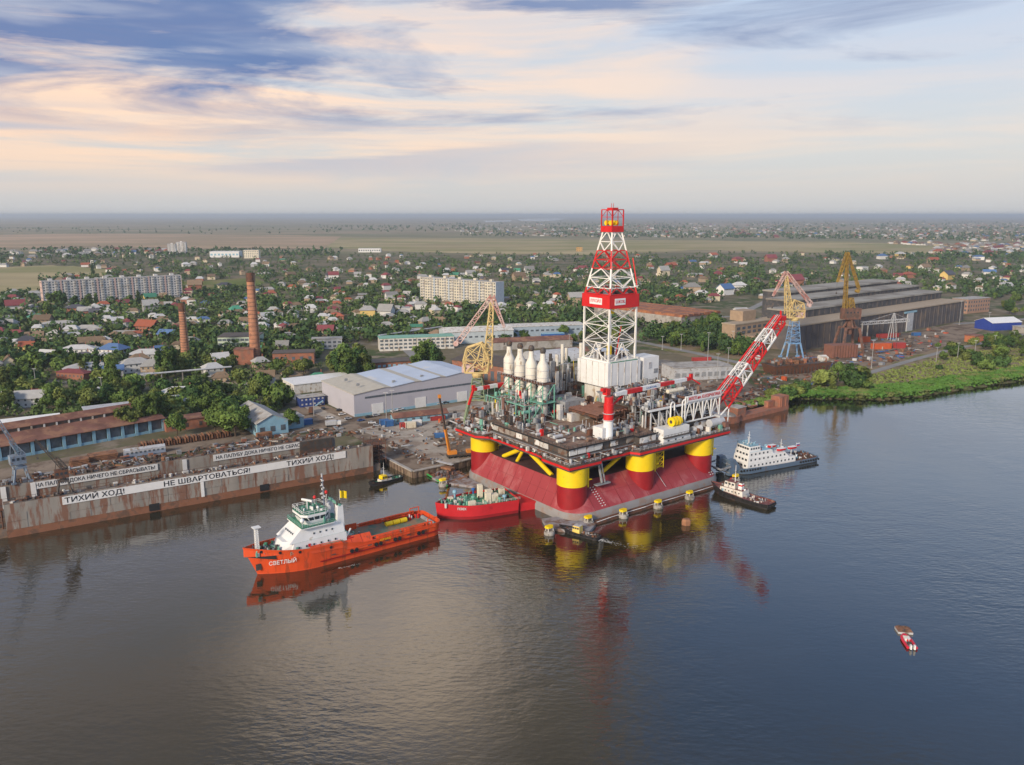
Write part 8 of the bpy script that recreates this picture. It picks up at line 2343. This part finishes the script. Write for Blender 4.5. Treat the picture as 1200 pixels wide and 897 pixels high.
# raised pipe line on trestles
for k, (pa, pb, lb) in enumerate((((165, 451), (272, 441), 'long raised pipeline crossing the trees below the chimneys'), ((445, 402), (520, 391), 'raised concrete conveyor above the brick building'), ((195, 479), (245, 472), 'thin raised pipe among the trees left'))):
    a_, c_ = G(*pa, LAND), G(*pb, LAND); d_ = c_ - a_; t = thing('pipeline', lb, 'pipeline', (a_.x, a_.y, LAND), math.atan2(d_.y, d_.x)); L = d_.length
    for r_ in (0, 1.3): MB().tube((0, r_, 7), (L, r_, 7), .55, None, 8).build('pipe', m_lgrey, t)
    for q in range(int(L / 14) + 1): member('trestle', t, m_concrete, (q * 14, .6, 0), (q * 14, .6, 6.6), .7)
# people on the quay
def person_mesh():
    me = bpy.data.meshes.new('person'); vs = [(0, 0, .95), (0, 0, 1.2), (0, 0, 1.42), (0, 0, 1.52), (0, 0, 1.68), (.2, 0, 1.38), (.27, .03, 1.1), (.28, .1, .86), (-.2, 0, 1.38), (-.27, .03, 1.1), (-.26, .1, .86), (.1, 0, .88), (.11, .02, .48), (.12, 0, .08), (.12, .16, .04), (-.1, 0, .88), (-.11, -.04, .48), (-.13, -.08, .08), (-.13, .08, .04)]
    es = [(0, 1), (1, 2), (2, 3), (3, 4), (2, 5), (5, 6), (6, 7), (2, 8), (8, 9), (9, 10), (0, 11), (11, 12), (12, 13), (13, 14), (0, 15), (15, 16), (16, 17), (17, 18)]
    rad = [.16, .16, .15, .06, .12, .07, .055, .05, .07, .055, .05, .1, .07, .055, .05, .1, .07, .055, .05]
    me.from_pydata(vs, es, [])
    ob = bpy.data.objects.new('person', me); col.objects.link(ob)
    mod = ob.modifiers.new('skin', 'SKIN'); ob.modifiers.new('smooth', 'SUBSURF').levels = 1
    for k, r in enumerate(rad): me.skin_vertices[0].data[k].radius = (r, r)
    me.skin_vertices[0].data[0].use_root = True
    out = bpy.data.meshes.new_from_object(ob.evaluated_get(bpy.context.evaluated_depsgraph_get())); bpy.data.objects.remove(ob)
    z = np.empty(len(out.polygons) * 3, dtype=np.float32); out.polygons.foreach_get('center', z); return out, z.reshape(-1, 3)[:, 2]
pm, pz = person_mesh()
m_skin = M('skin', (.45, .28, .2), .6, var=.05); m_trs = M('work_trousers', (.04, .05, .08), .8)
def clothes(mat, name):
    me = pm.copy(); me.name = name; me.materials.clear()
    for q in (m_trs, mat, m_skin): me.materials.append(q)
    me.polygons.foreach_set('material_index', [0 if z < .92 else 1 if z < 1.5 else 2 for z in pz]); return me
PC = {'white': clothes(M('shirt_white', (.7, .7, .7), .8), 'person_white'), 'red': clothes(M('shirt_red', (.5, .03, .03), .8), 'person_red'), 'blue': clothes(M('shirt_blue', (.08, .2, .45), .8), 'person_blue'), 'orange': clothes(M('vest_orange', (.7, .2, .03), .8), 'person_orange')}
for k, (x, y, c, w) in enumerate(((460, 511, 'white', 'walking on the quay road, leftmost'), (468, 508, 'white', 'next to the junk heap on the quay road'), (483, 513, 'white', 'in the middle of the pale quay apron'), (485, 514, 'red', 'in the middle of the pale quay apron'), (488, 536, 'white', 'on the quay edge, left one'), (493, 538, 'white', 'on the quay edge, right one'), (505, 541, 'blue', 'under the mobile crane boom'), (478, 532, 'blue', 'near the sheet piles'), (536, 524, 'orange', 'beside the mobile crane chassis'), (445, 518, 'orange', 'by the scaffold tower'), (438, 510, 'blue', 'above the scaffold tower'), (500, 517, 'blue', 'by the blue skip'))):
    p = G(x, y, LAND); o = bpy.data.objects.new('person', PC[c]); col.objects.link(o); o.location = (p.x, p.y, LAND + .12); o.rotation_euler = (0, 0, k * 1.7); o.scale = (1.06, 1.06, 1.06)
    tag(o, f'person in {c} {"vest" if c == "orange" else "shirt"} {w}', 'person', 'people on the quay')
relabel()
# ------------------------------------------------------------------ haze
hz = MB().box(-130000, 130000, -6000, 140000, -3.5, 150).build('haze', bpy.data.materials.new('haze'))
hz['kind'] = 'stuff'; tag(hz, 'faint blue haze lying over the far plain', 'haze')
hm = hz.data.materials[0]; hm.use_nodes = True
for nd in list(hm.node_tree.nodes):
    if nd.type != 'OUTPUT_MATERIAL': hm.node_tree.nodes.remove(nd)
pv = hm.node_tree.nodes.new('ShaderNodeVolumePrincipled')
pv.inputs['Color'].default_value = (.80, .90, 1.0, 1)
pv.inputs['Density'].default_value = 0.000068
pv.inputs['Anisotropy'].default_value = 0.2
hm.node_tree.links.new(pv.outputs[0], [n for n in hm.node_tree.nodes if n.type == 'OUTPUT_MATERIAL'][0].inputs['Volume'])
